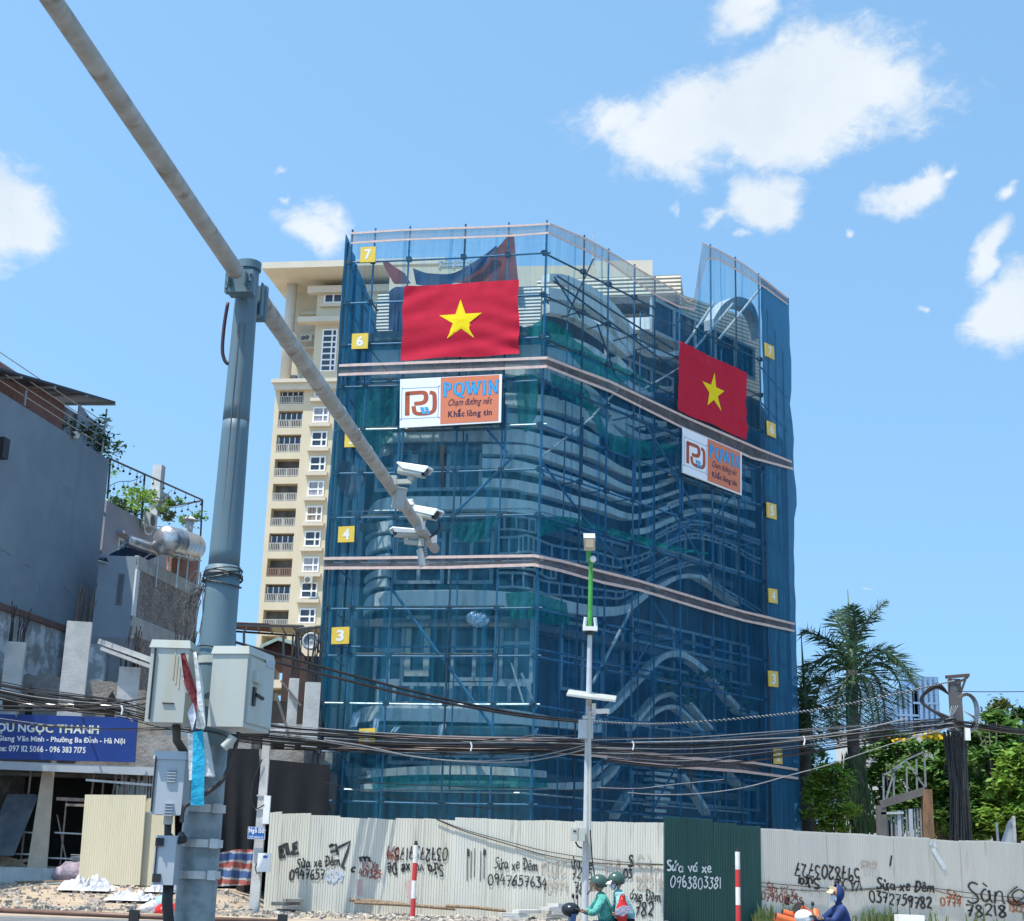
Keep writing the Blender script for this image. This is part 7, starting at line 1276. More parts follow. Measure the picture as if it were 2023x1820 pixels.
# ---------------------------------------------------------------- middle gap: alley, second shell, awnings
sh2 = thing('alley_house', P(560, 1700, 60), 'half-demolished house over the dark alley, between the steel mast and the blue netting', 'house under demolition'); sh2.location.z = 0
x0, x1 = P(425, 1600, 61).x, P(648, 1600, 61).x; za_ = P(560, 1512, 60).z; zb_ = P(560, 1476, 60).z
mb = MB(); mb.box(((x0 + x1) / 2, 66, (za_ + zb_) / 2), (x1 - x0, 9, zb_ - za_)); mb.build('floor_slab', M['rough'], sh2)
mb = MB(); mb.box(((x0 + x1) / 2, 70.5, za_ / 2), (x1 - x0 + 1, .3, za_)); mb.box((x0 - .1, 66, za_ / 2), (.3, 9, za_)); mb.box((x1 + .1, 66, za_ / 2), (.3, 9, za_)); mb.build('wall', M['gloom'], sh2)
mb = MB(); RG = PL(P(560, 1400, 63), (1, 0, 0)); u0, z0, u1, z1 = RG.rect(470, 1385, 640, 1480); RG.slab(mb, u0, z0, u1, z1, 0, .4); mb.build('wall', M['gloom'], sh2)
mb = MB(); u0, z0, u1, z1 = RG.rect(535, 1432, 620, 1470); RG.slab(mb, u0, z0, u1, z1, .4, .3); mb.build('broken_wall', M['plaster'], sh2)
mb = MB(); u0, z0, u1, z1 = RG.rect(540, 1280, 640, 1392); RG.slab(mb, u0, z0, u1, z1, -2.5, .4); mb.build('wall', mat('dark_red_wall', (.11, .06, .05), .9, (.06, .05, .05), scale=1), sh2)
column(570, 594, 1340, 1232, 60.5, 21, sh2, P(560, 1478, 60.5).z); column(602, 640, 1348, 1225, 59.8, 22, sh2, P(560, 1478, 60).z)
mb = MB(); mb.bar(P(545, 1370, 60.4), P(570, 1450, 60.4), .1); mb.bar(P(555, 1345, 60.4), P(595, 1395, 60.4), .08); mb.build('loose_batten', M['slab'], sh2)
r = thing('shade_cloth', P(480, 1600, 58.6), 'black shade cloth hanging across the alley mouth above the striped tarpaulin', 'shade cloth'); q = quadfn(P(428, 1478, 58.8), P(512, 1480, 58.8), P(506, 1690, 58.8), P(424, 1690, 58.8), V((0, -1, 0)), 0); mb = MB(); mb.grid(lambda u, v: q(u, v, .12 * sin(u * 17) * v), 20, 8); mb.build('cloth', mat('black_cloth', (.012, .014, .018), .9), r, True)
q = quadfn(P(526, 1500, 59.2), P(652, 1512, 59.2), P(648, 1640, 59.2), P(522, 1630, 59.2), V((0, -1, 0)), 0); mb = MB(); mb.grid(lambda u, v: q(u, v, .10 * sin(u * 15 + 1) * v), 20, 8); r = mb.build('shade_cloth', bpy.data.materials['black_cloth'], None, True); tag(r, 'black shade cloth behind the left end of the cream fence', 'shade cloth')
ST = bpy.data.materials.new('striped_tarpaulin'); ST.use_nodes = True; t = ST.node_tree; ns = t.nodes; g = ns.new('ShaderNodeTexCoord'); sp = ns.new('ShaderNodeSeparateXYZ'); t.links.new(g.outputs['Object'], sp.inputs[0]); nz = ns.new('ShaderNodeTexNoise'); nz.inputs['Scale'].default_value = 1.6; t.links.new(g.outputs['Object'], nz.inputs['Vector'])
ma = ns.new('ShaderNodeMath'); ma.operation = 'MULTIPLY_ADD'; t.links.new(nz.outputs[0], ma.inputs[0]); ma.inputs[1].default_value = .35; t.links.new(sp.outputs[2], ma.inputs[2]); mm = ns.new('ShaderNodeMath'); mm.operation = 'MODULO'; t.links.new(ma.outputs[0], mm.inputs[0]); mm.inputs[1].default_value = .62; dv = ns.new('ShaderNodeMath'); dv.operation = 'DIVIDE'; t.links.new(mm.outputs[0], dv.inputs[0]); dv.inputs[1].default_value = .62
rp = ns.new('ShaderNodeValToRGB'); rp.color_ramp.interpolation = 'CONSTANT'; e = rp.color_ramp.elements; e[0].position = 0; e[0].color = (.05, .10, .24, 1); e[1].position = .28; e[1].color = (.36, .36, .36, 1)
for p_, c_ in ((.42, (.34, .09, .07, 1)), (.70, (.36, .36, .36, 1)), (.84, (.05, .10, .24, 1))): n_ = e.new(p_); n_.color = c_
t.links.new(dv.outputs[0], rp.inputs[0]); t.links.new(rp.outputs[0], ns['Principled BSDF'].inputs['Base Color'])
q = quadfn(P(425, 1688, 57.6), P(507, 1680, 57.6), P(500, 1748, 57.6), P(420, 1752, 57.6), V((0, -1, 0)), 0); mb = MB(); mb.grid(lambda u, v: q(u, v, .10 * sin(u * 14 + v * 3) + .06 * sin(u * 31)) + V((0, 0, .1 * sin(u * pi) * (1 - v))), 30, 12); tag(mb.build('striped_tarp', ST, None, True), 'red white and blue striped tarpaulin across the alley mouth', 'tarpaulin')
def awning(A, yv, mts, lab, posts):
    r = thing('awning', P(*A[0], yv), lab, 'awning', 'awnings above the alley house'); w = [P(A[0][0], A[0][1], yv + 3.4), P(A[1][0], A[1][1], yv + 3.4), P(A[2][0], A[2][1], yv), P(A[3][0], A[3][1], yv)]; k = len(mts)
    for i, m_ in enumerate(mts): a, b, c, d = w[0].lerp(w[1], i / k), w[0].lerp(w[1], (i + 1) / k), w[3].lerp(w[2], (i + 1) / k), w[3].lerp(w[2], i / k); mb = MB(); mb.hexa([a, b, c, d], [p + V((0, 0, .04)) for p in (a, b, c, d)]); mb.build('roof_sheet', m_, r)
    mb = MB()
    for i in range(7): mb.bar(w[0].lerp(w[1], i / 6) - V((0, 0, .03)), w[3].lerp(w[2], i / 6) - V((0, 0, .03)), .06, .05)
    for a, b in ((0, 1), (3, 2)): mb.bar(w[a] - V((0, 0, .1)), w[b] - V((0, 0, .05)), .08, .09)
    mb.build('rafter', M['steel_dark'], r); mb = MB()
    for x, ya, yb in posts: mb.bar(P(x, ya, yv), P(x, yb, yv), .10)
    mb.build('post', M['steel_dark'], r)
AW_R = mat('brown_red_sheet', (.20, .075, .06), .7, (.15, .06, .05), scale=1, trans=.3); AW_C = mat('cream_sheet_roof', (.56, .50, .36), .7, (.5, .44, .32), scale=1, trans=.4)
awning([(458, 1243), (618, 1256), (598, 1236), (466, 1231)], 66, [AW_R, AW_R, AW_C, AW_C], 'flat awning roof of brown and cream sheets on thin posts, right of the steel mast', [(482, 1246, 1285), (560, 1252, 1330), (464, 1244, 1278)])
awning([(584, 1258), (650, 1262), (640, 1236), (590, 1242)], 64.5, [mat('grey_sheet_roof', (.30, .27, .24), .8, (.2, .18, .16), scale=1), AW_C], 'small grey awning touching the left edge of the blue netting', [(588, 1258, 1300), (628, 1258, 1290)])
r = thing('small_house', P(555, 1300, 75), 'little house with a green and white gable roof glimpsed under the awnings', 'house'); mb = MB(); a = P(520, 1300, 75); b = P(585, 1300, 75); c = P(552, 1268, 75); mb.prism([a, b, P(585, 1276, 75), c, P(520, 1278, 75)], V((0, 6, 0))); mb.build('wall', AW_R, r)
mb = MB(); mb.hexa([P(512, 1282, 74.5), c + V((0, -.5, 0)), c + V((0, 6, .1)), P(512, 1282, 80)], [p + V((0, 0, .18)) for p in (P(512, 1282, 74.5), c + V((0, -.5, 0)), c + V((0, 6, .1)), P(512, 1282, 80))]); mb.hexa([c + V((0, -.5, 0)), P(594, 1278, 74.5), P(594, 1278, 80), c + V((0, 6, .1))], [p + V((0, 0, .18)) for p in (c + V((0, -.5, 0)), P(594, 1278, 74.5), P(594, 1278, 80), c + V((0, 6, .1)))]); mb.build('roof', mat('mint_roof', (.45, .60, .52), .6), r)
mb = MB(); mb.lathe(P(615, 1268, 63.8), [(0, 0), (.36, .02), (.4, .15), (.3, .2), (.28, .12), (.1, .14), (0, .16)], 16, V((0, -1, 0))); tag(mb.build('exhaust_fan', M['frame'], None, True), 'round grey exhaust fan below the small awning', 'fan')
# ---------------------------------------------------------------- right side: palms, trees, frame, cable pole
M['bark'] = mat('grey_bark', (.14, .12, .10), .95, (.08, .07, .06), scale=4, bump=.6, stretch=(1, 1, .4)); M['palm_bark'] = mat('dark_palm_trunk', (.10, .09, .085), .95, (.055, .05, .05), scale=5, bump=.6, stretch=(1, 1, 3))
FROND = [mat('palm_frond', (.085, .16, .075), .5, (.04, .085, .04), scale=.8, per_leaf=.5, trans=.2, spec=.5), mat('dry_palm_frond', (.12, .11, .06), .8, (.07, .065, .045), scale=.8, per_leaf=.35)]
def palm(cx, cy, y, fr, lab, rt, seed, trunk_to=None):
    c = P(cx, cy, y); r = thing('palm_tree', (c.x, y, 0), lab, 'palm tree', 'royal palms behind the right fence'); rr = random.Random(seed)
    mb = MB(); k = 12; mb.tube([(c.x + .1 * sin(i * .5), y, c.z * i / k) for i in range(k + 1)], [rt * (1.15 - .35 * i / k + .06 * sin(i * 1.3)) for i in range(k + 1)], 14); mb.build('trunk', M['palm_bark'], r, True)
    mb = MB(); mb.tube([c + V((0, 0, -.2)), c + V((0, 0, 1.2))], [rt * .7, rt * .45], 10); mb.tube([c + V((0, 0, 1)), c + V((-.12, 0, 4.6))], [.10, .02], 6); mb.build('crownshaft', FROND[0], r, True)
    for (pts, dpt, mi, L) in fr:
        n = 26; pp = crv([(a, b) for a, b in pts], 10); sc = mpp(y); R = []
        for i, (a, b) in enumerate(pp): t = i / (len(pp) - 1); q = P(a, b, y + dpt * t); R.append(q)
        mb = MB(); mb.tube(R, [.07 * (1 - .8 * i / (len(R) - 1)) + .012 for i in range(len(R))], 5)
        for i in range(2, len(R) - 1):
            d = (R[i + 1] - R[i - 1]).normalized(); t = i / (len(R) - 1); side = d.cross(V((0, 0, 1)));
            if side.length < .2: side = V((1, 0, 0))
            side.normalize(); upn = side.cross(d).normalized(); ll = L * .84 * (.45 + .75 * sin(pi * min(1, t * .9 + .12))) * (1 if t < .9 else .7)
            for h in range(3):
                o = R[i].lerp(R[i + 1], h / 3)
                for s_ in (-1, 1):
                    v = (side * s_ * rr.uniform(.6, 1.0) + upn * rr.uniform(-.55, .75) + d * rr.uniform(.25, .6)).normalized() * ll * rr.uniform(.7, 1.15); dr_ = V((0, 0, -abs(ll) * rr.uniform(.0, .28))); w = d * .024
                    mb.poly([o - w, o + w, o + v * .55 + dr_ * .25 + w * .8, o + v + dr_]); 
        mb.build('frond', FROND[mi], r)
F_ = 0
palm(1684, 1325, 82, [([(1684, 1322), (1695, 1260), (1722, 1215), (1752, 1188)], 0, 0, 1.25), ([(1680, 1322), (1672, 1262), (1655, 1230), (1660, 1205)], 1.5, 0, 1.1), ([(1682, 1322), (1690, 1255), (1688, 1220), (1680, 1195)], -1, 0, 1.1), ([(1680, 1325), (1650, 1275), (1615, 1255), (1583, 1250)], -1, 0, 1.3), ([(1680, 1328), (1640, 1295), (1605, 1320), (1586, 1375)], -1, 0, 1.4), ([(1680, 1325), (1640, 1320), (1615, 1370), (1605, 1430)], 2, 0, 1.2), ([(1684, 1330), (1668, 1350), (1645, 1400), (1640, 1460)], -1.5, 0, 1.2), ([(1686, 1330), (1684, 1350), (1676, 1400), (1680, 1450)], -2.5, 0, 1.3), ([(1688, 1325), (1725, 1285), (1770, 1300), (1800, 1345)], -1, 0, 1.45), ([(1688, 1328), (1740, 1310), (1775, 1345), (1785, 1400)], 1, 0, 1.3), ([(1688, 1330), (1725, 1330), (1745, 1380), (1748, 1450)], 2, 0, 1.3), ([(1688, 1332), (1708, 1350), (1725, 1420), (1720, 1470)], -1.5, 0, 1.0), ([(1690, 1335), (1720, 1350), (1735, 1410), (1738, 1455)], 2.5, 1, 1.2), ([(1678, 1335), (1655, 1370), (1652, 1420), (1655, 1470)], 2.5, 1, 1.2), ([(1684, 1335), (1700, 1370), (1698, 1420), (1695, 1460)], 2.5, 1, 1.0), ([(1684, 1335), (1745, 1290), (1790, 1325), (1812, 1362)], 2, 0, 1.2)], 'tallest royal palm with arching dark fronds, standing clear right of the blue netting', .40, 3)
palm(1590, 1400, 86, [([(1590, 1400), (1580, 1370), (1590, 1330), (1600, 1310)], 0, 0, 1.2), ([(1590, 1400), (1610, 1390), (1640, 1420), (1650, 1460)], 0, 0, 1.3), ([(1590, 1400), (1600, 1420), (1605, 1460), (1608, 1500)], -1, 0, 1.2), ([(1590, 1400), (1600, 1350), (1625, 1340), (1640, 1370)], 0, 0, 1.2), ([(1590, 1400), (1575, 1420), (1570, 1460), (1568, 1500)], -1, 0, 1.2), ([(1590, 1400), (1560, 1380), (1540, 1400), (1530, 1440)], 0, 0, 1.2)], 'slimmer royal palm half hidden at the right edge of the blue netting', .42, 8)
cl_ = random.Random(2); mb = MB()
p0 = P(1684, 1450, 82)
for k in range(800):
    z = cl_.uniform(3.0, 8.6); a = cl_.uniform(0, 2 * pi); rr_ = .72 + .25 * sin(z * 1.4) + cl_.uniform(-.25, .2); p = V((p0.x + cos(a) * rr_, 82 + sin(a) * rr_, z)); mb.poly([p, p + V((cl_.uniform(-.05, .05), 0, -.5)), p + V((cl_.uniform(-.12, .12), 0, -.9)), p + V((.07, 0, -.3))])
tag(mb.build('trunk_creeper', LEAF[1]), 'dark creeper hanging in a skirt round the trunk of the tallest palm', 'creeper', None, 'stuff')
def tree(px0, pyb, pyt, y, wpx, mi, lab, seed, n=5200, leaf=.22, tr=.25, flowers=None):
    b = P(px0, pyb, y); t = P(px0, pyt, y); h = t.z; R = wpx / 2 * mpp(y); r = thing('broadleaf_tree', (b.x, y, 0), lab, 'tree', 'trees behind the right fence'); rr = random.Random(seed)
    zc0 = max(1.5, P(px0, pyb, y).z); lim = []
    mb = MB(); mb.tube([(b.x, y, 0), (b.x + .1, y, h * .3), (b.x, y, h * .7)], [tr, tr * .8, tr * .3], 8)
    for k in range(14):
        a = rr.uniform(0, 2 * pi); z0 = h * rr.uniform(.2, .65); e = V((b.x + cos(a) * R * rr.uniform(.4, .85), y + sin(a) * R * .7, min(h * .97, zc0 + (h - zc0) * rr.uniform(.2, .95)))); mb.tube([(b.x, y, z0), V((b.x, y, z0)).lerp(e, .5) + V((0, 0, .3)), e], [tr * .4, tr * .25, tr * .06], 6); lim.append(e)
    mb.build('trunk', M['bark'], r, True)
    cl = []
    for k in range(70):
        a = rr.uniform(0, 2 * pi); q = sqrt(rr.random()); v = rr.random(); prof = sqrt(max(.05, 1 - (1.7 * (v - .42)) ** 2)) * rr.uniform(.7, 1.12); cl.append((V((b.x + cos(a) * q * R * prof, y + sin(a) * q * R * .6 * prof, zc0 + (h - zc0) * (v * .96))), rr.uniform(.5, 1.0) * (R * .17 + .35)))
    mb = MB()
    for k in range(n):
        c, s_ = rr.choice(cl); p = c + V((rr.gauss(0, .5), rr.gauss(0, .5), rr.gauss(0, .33))) * s_; a = V((rr.uniform(-1, 1), rr.uniform(-1, 1), rr.uniform(-.55, .35))).normalized(); bb = a.cross(V((rr.uniform(-.8, .8), rr.uniform(-.8, .8), 1))).normalized(); l = leaf * rr.uniform(.6, 1.25); mb.poly([p - a * l, p - a * l * .2 - bb * l * .42, p + a * l, p - a * l * .2 + bb * l * .42])
    mb.build('crown', LEAF[mi], r)
    if flowers:
        mb = MB()
        for (fx, fy, fw, fn) in flowers:
            for k in range(fn): p = P(fx + rr.gauss(0, fw), fy + rr.gauss(0, fw * .35), y - R * .5 + rr.uniform(-.5, .5)); a = V((rr.uniform(-1, 1), rr.uniform(-1, 1), rr.uniform(-1, 1))).normalized() * .1; c = a.cross(V((0, 1, .3))).normalized() * .1; mb.poly([p - a, p - c, p + a, p + c])
        tag(mb.build('blossom', mat('yellow_blossom', (.75, .45, .01), .7, per_leaf=.2), r), kind='stuff')
tree(1640, 1640, 1505, 78, 110, 2, 'feathery yellow-green young tree between the netting and the tallest palm', 1, 3800, .17, .12)
tree(1860, 1650, 1455, 74, 170, 0, 'broad mid-green tree with yellow blossom, behind the steel gate frame', 2, 7500, .23, .25, [(1842, 1452, 12, 34), (1776, 1462, 8, 12)])
tree(1975, 1650, 1405, 72, 150, 0, 'dense leafy green tree right of the cable-laden pole', 3, 9000, .24, .3)
tree(2025, 1660, 1480, 70, 130, 2, 'bright yellow-green tree at the right edge of the picture', 4, 6500, .22, .2)
tree(1985, 1600, 1375, 105, 120, 3, 'taller hazy tree top rising behind the trees, right of the cable pole', 5, 4500, .26, .3)
tree(2030, 1600, 1395, 98, 80, 1, 'dark tree top at the right edge behind the bright tree', 6, 3500, .26, .3)
tree(1760, 1640, 1440, 88, 150, 0, 'dark shaded tree behind the tallest palm, left of the steel gate frame', 7, 6500, .24, .25)
tree(1600, 1640, 1470, 95, 110, 1, 'dark tree low behind the slim palm at the netting edge', 8, 3500, .24, .2)
tree(1910, 1650, 1470, 82, 140, 0, 'shaded green tree directly behind the cable pole', 9, 5500, .24, .25)
# grey wall far behind between palm and frame
r = thing('grey_building', P(1715, 1640, 110), 'pale grey building glimpsed behind the trees right of the tallest palm', 'building'); mb = MB(); a, b = P(1690, 1700, 115), P(1960, 1400, 115); mb.box(((a.x + b.x) / 2, 118, P(1800, 1445, 115).z / 2), (b.x - a.x, 5, P(1800, 1445, 115).z)); mb.build('wall', M['concrete'], r); mb = MB(); mb.box(((a.x + b.x) / 2, 115.4, P(1800, 1500, 115).z), (b.x - a.x, .3, 1.2)); mb.build('ledge', M['lav'], r)
# distant glass towers
TG = bpy.data.materials.new('blue_glass_tower'); TG.use_nodes = True; t = TG.node_tree; ns = t.nodes; b_ = ns['Principled BSDF']; b_.inputs['Roughness'].default_value = .35; g = ns.new('ShaderNodeTexCoord'); br = ns.new('ShaderNodeTexBrick'); br.offset = 0; br.inputs['Scale'].default_value = .3; br.inputs['Color1'].default_value = (.07, .19, .38, 1); br.inputs['Color2'].default_value = (.10, .25, .46, 1); br.inputs['Mortar'].default_value = (.20, .33, .50, 1); br.inputs['Mortar Size'].default_value = .05; sp = ns.new('ShaderNodeSeparateXYZ'); cb = ns.new('ShaderNodeCombineXYZ'); t.links.new(g.outputs['Object'], sp.inputs[0]); ad_ = ns.new('ShaderNodeMath'); t.links.new(sp.outputs[0], ad_.inputs[0]); t.links.new(sp.outputs[1], ad_.inputs[1]); t.links.new(ad_.outputs[0], cb.inputs[0]); t.links.new(sp.outputs[2], cb.inputs[1]); t.links.new(cb.outputs[0], br.inputs['Vector']); t.links.new(br.outputs[0], b_.inputs['Base Color'])
for i, (xa, xb, yt, lab) in enumerate(((1772, 1812, 1365, 'left half of the far blue glass towers beyond the palm'), (1812, 1853, 1338, 'taller right half of the far blue glass towers beyond the palm'))):
    a = P(xa, 1600, 430); b = P(xb, yt, 430); r = thing('glass_tower', ((a.x + b.x) / 2, 430, 0), lab, 'tower', 'far blue glass towers'); mb = MB(); mb.box(((a.x + b.x) / 2, 436, b.z / 2), (b.x - a.x, 12, b.z)); mb.build('shaft', TG, r); mb = MB()
    for k in range(5): mb.box((a.x + (b.x - a.x) * (k + .5) / 5, 429.7, b.z / 2), (.8, .6, b.z)); mb.box(((a.x + b.x) / 2, 429.6, b.z * (.55 + .08 * k)), (b.x - a.x, .5, .6))
    mb.build('mullion', mat('pale_blue_mullion', (.20, .32, .47), .5), r)
M['frame_steel'] = mat('dull_gate_steel', (.24, .27, .29), .6, (.16, .17, .18), scale=5)
# steel gate frame with timber post behind the right fence
r = thing('gate_frame', P(1790, 1660, 66), 'weathered steel and timber gate frame with vertical bars, left of the cable pole', 'gate frame'); r.location.z = 0; YG = 66
mb = MB(); a, b = P(1834, 1662, YG), P(1830, 1560, YG); mb.hexa([(a.x - .24, YG - .2, 0), (a.x + .24, YG - .2, 0), (a.x + .24, YG + .2, 0), (a.x - .24, YG + .2, 0)], [(b.x - .2, YG - .2, b.z), (b.x + .2, YG - .2, b.z), (b.x + .2, YG + .2, b.z), (b.x - .2, YG + .2, b.z)]); mb.build('timber_post', mat('orange_brown_timber', (.30, .17, .09), .9, (.14, .09, .06), scale=4, stretch=(2, 2, .4)), r)
mb = MB(); mb.bar(P(1738, 1590, YG), P(1826, 1563, YG), .35, .32); mb.bar(P(1740, 1592, YG), V((P(1740, 1592, YG).x, YG, 0)), .4, .3); mb.build('lintel', M['slab'], r)
for i, x in enumerate((1745, 1752, 1760, 1768, 1775, 1782, 1790, 1798, 1806, 1812, 1818)):
    a = P(x, 1605 - (x - 1745) * .12, YG); mb = MB(); mb.bar(a, (a.x, YG, 0), .16 if i in (0, 4, 7) else .07); mb.build('bar', M['cab_grey'] if i in (0, 4, 7) else M['frame_steel'], r)
mb = MB(); mb.bar(P(1740, 1607, YG - .1), P(1785, 1606, YG - .1), .1); mb.build('rail', M['steel_pale'], r)
for a, b in (((1746, 1583), (1745, 1530)), ((1766, 1578), (1765, 1528)), ((1792, 1572), (1791, 1515)), ((1812, 1567), (1810, 1500)), ((1829, 1560), (1826, 1488)), ((1750, 1582), (1764, 1532)), ((1744, 1532), (1780, 1515)), ((1790, 1504), (1830, 1560)), ((1788, 1502), (1824, 1486)), ((1760, 1524), (1790, 1502))): mb = MB(); mb.bar(P(*a, YG), P(*b, YG), .07); mb.build('upright', M['frame_steel'], r)
r = thing('torn_tin_sheet', P(1975, 1660, 67), 'slanted grey tin sheet sticking up behind the right fence near the picture edge', 'tin sheet'); mb = MB(); w = [P(1975, 1672, 67), P(2010, 1676, 67), P(2003, 1615, 67), P(1992, 1622, 67)]; mb.prism(w, V((0, .05, 0))); mb.build('sheet', M['cab_grey'], r); mb = MB(); mb.bar(P(1972, 1672, 67), P(1968, 1625, 67), .1); mb.bar(P(2006, 1676, 66.9), P(2002, 1612, 66.9), .12); mb.build('frame', M['steel_pale'], r)
# cable pole
YC = 65.5; cpz = P(1885, 1342, YC); bx2 = P(1902, 1660, YC).x
pole = thing('cable_pole', (bx2, YC, 0), 'concrete utility pole smothered in a thick sheath of black cables, right of the palms', 'utility pole')
mb = MB(); mb.hexa([(bx2 - .1, YC - .2, 0), (bx2 + .45, YC - .2, 0), (bx2 + .45, YC + .2, 0), (bx2 - .1, YC + .2, 0)], [(cpz.x - .26, YC - .16, cpz.z), (cpz.x + .24, YC - .16, cpz.z), (cpz.x + .24, YC + .16, cpz.z), (cpz.x - .26, YC + .16, cpz.z)]); mb.build('pole', mat('dark_streaked_concrete', (.15, .15, .155), .9, (.09, .09, .095), scale=2, stretch=(1, 1, .2)), pole)
mb = MB(); mb.bar(P(1868, 1338, YC - .2), P(1915, 1334, YC - .2), .12, .14); mb.bar(P(1868, 1338, YC + .2), P(1915, 1334, YC + .2), .12, .14); mb.bar(P(1912, 1338, YC - .2), P(1888, 1352, YC - .2), .1); mb.bar(P(1908, 1340, YC - .2), P(1897, 1372, YC - .2), .08); mb.build('crossarm', mat('brown_steel', (.10, .07, .06), .7), pole)
cr2 = random.Random(9); mb = MB()
for k in range(46):
    t = cr2.uniform(-1, 1); a = P(1886 + 23 * t, 1450 + cr2.uniform(-8, 12), YC - .3 - cr2.random() * .35); b = P(1895 + 18 * t, 1560, YC - .3 - cr2.random() * .35); c = P(1898 + 22 * t + cr2.uniform(-3, 3), 1662, YC - .3 - cr2.random() * .2); mb.tube([a, a.lerp(b, .5) + V((cr2.uniform(-.05, .05), 0, 0)), b, c], cr2.uniform(.03, .055), 5)
tag(mb.build('cable_sheath', M['black'], pole), kind='stuff')
for k in range(7):
    mb = MB(); mb.tube([P(x, y, YC - .35 - .03 * k) for x, y in crv([(1875 - k, 1372 - k * 1.4), (1850, 1360 - 1.5 * k), (1824 - k, 1377 + k), (1832 + 4 * k, 1396 + 3 * k), (1870, 1414 + 2 * k), (1890, 1422)], 6)], .022 if k % 3 else .04, 5); mb.build('cable_loop', M['black'] if k % 4 else M['slab'], pole)
for k in range(5):
    mb = MB(); mb.tube([P(1909 + (17 + 2.2 * k) * cos(radians(a_)), 1407 + (33 + 1.2 * k) * sin(radians(a_)), YC - .35 - .05 * k) for a_ in range(-130, 131, 20)], .020, 5); mb.build('cable_loop', M['black'] if k % 2 else M['slab'], pole)
for k in range(7):
    mb = MB(); mb.tube([P(x, y, YC - .5) for x, y in crv([(1880 + k * 2, 1395), (1878 - k, 1425 + 2 * k), (1900, 1448 + k), (1928, 1440 - k), (1930 - k, 1420), (1905, 1405)], 6)], .022, 4); mb.build('cable_loop', M['black'] if k % 2 else M['cab_grey'], pole)
mb = MB(); mb.box(P(1911, 1451, YC - .7), (.22, .2, .52)); tag(mb.build('junction_box', M['white']), 'white junction box on the right side of the cable-laden pole', 'junction box')
# ---------------------------------------------------------------- overhead cables
CBL = mat('black_cable', (.012, .012, .014), .5, (.03, .03, .032), scale=2); CBW = mat('weathered_cable', (.30, .30, .30), .6, (.20, .20, .20), scale=2)
wrn = random.Random(21)
def dep(x):                                        # depth of the line of poles at a frame column
    return 47.5 + (x + 100) * (51.2 - 47.5) / 610 if x < 510 else 51.2 + (x - 510) * (64.8 - 51.2) / 1380
def run(pts, dd=0.0, jy=0.0): return [P(x, y + jy, dep(x) + dd) for x, y in pts]
def bundle(name, lab, pts, n, spread, r=.022, pale=0, cat='cable bundle', group=None, y0=None):
    base = crv(pts, 8); root = thing(name, run([base[len(base) // 2]])[0], lab, cat, group); mbk = MB(); mbp = MB(); L = len(base) - 1
    for k in range(n):
        off = wrn.uniform(-1, 1); dd = wrn.uniform(-.25, .25); ph = wrn.uniform(0, 6); am = wrn.uniform(.5, 1)
        def sp(t): return spread * off * (.35 + .65 * abs(sin(pi * t * am + .3 * ph))) 
        path = [P(x, y + sp(i / L) + 1.2 * sin(ph + 7 * i / L), dep(x) + dd) for i, (x, y) in enumerate(base)]
        (mbp if k < pale else mbk).tube(path, r * wrn.uniform(.7, 1.3), 4, False)
    if mbk.v: mbk.build('strand', CBL, root)
    if mbp.v: mbp.build('pale_strand', CBW, root)
    return root
bundle('cable_bundle', 'thick sagging bundle of black cables before the lowest gauze strip, left of the street lamp', [(430, 1440), (520, 1452), (640, 1462), (780, 1470), (920, 1474), (1040, 1474), (1160, 1474)], 32, 22, .015, 4, group='cable bundles along the street')
bundle('cable_bundle', 'wide fan of black cables from the street lamp to the cable pole', [(1160, 1476), (1250, 1478), (1360, 1478), (1480, 1470), (1600, 1458), (1720, 1444), (1840, 1432), (1885, 1428)], 28, 22, .014, 5, group='cable bundles along the street')
bundle('cable_bundle', 'dense black cables from the far left over the blue shop sign to the steel mast', [(-60, 1352), (60, 1378), (160, 1391), (235, 1398), (300, 1414), (380, 1430), (430, 1440)], 28, 19, .014, 4, group='cable bundles along the street')
bundle('cable_bundle', 'cables leaving the cable pole towards the right edge of the picture', [(1890, 1430), (1950, 1438), (2000, 1444), (2080, 1452)], 20, 7, .022, 2, group='cable bundles along the street')
bundle('cable_bundle', 'lower loose cables dropping from the fan towards the cable pole', [(1200, 1500), (1340, 1512), (1480, 1500), (1640, 1476), (1780, 1452), (1880, 1432)], 7, 9, .016, 1, group='cable bundles along the street')
bundle('cable_bundle', 'loose cables crossing the front of the blue shop sign', [(-60, 1416), (60, 1432), (180, 1440), (260, 1442), (330, 1440), (430, 1446)], 4, 9, .010, 1, group='cable bundles along the street')
def single(lab, pts, r=.02, m_=None, dd=-.3, tw=False, name='cable', cat='cable', group='single overhead cables'):
    pp = crv(pts, 10); o = MB(); path = [P(x, y, dep(x) + dd) for x, y in pp]; o.tube(path, r, 6)
    if tw:
        n = len(path) * 18; q = []; 
        for i in range(n): t = i / (n - 1) * (len(path) - 1); k = min(int(t), len(path) - 2); p = path[k].lerp(path[k + 1], t - k); a = i * .55; q.append(p + V((0, cos(a) * r * 1.1, sin(a) * r * 1.1)))
        root = thing('twisted_cable', path[len(path) // 2], lab, 'cable', group); o.build('core', CBL, root); o = MB(); o.tube(q, r * .75, 5); o.build('wrap', M['frame'], root); return
    tag(o.build(name, m_ or CBL), lab, cat, group)
single('thick twisted cable sagging from the cable pole top to the street lamp', [(1162, 1425), (1250, 1430), (1340, 1429), (1480, 1418), (1600, 1404), (1720, 1382), (1820, 1360), (1885, 1345)], .026, None, -.2, True)
single('thick black cable rising leftwards from the street lamp across the netting, upper of two', [(400, 1250), (545, 1292), (660, 1325), (800, 1362), (920, 1390), (1040, 1412), (1162, 1425)], .05, None, -.4)
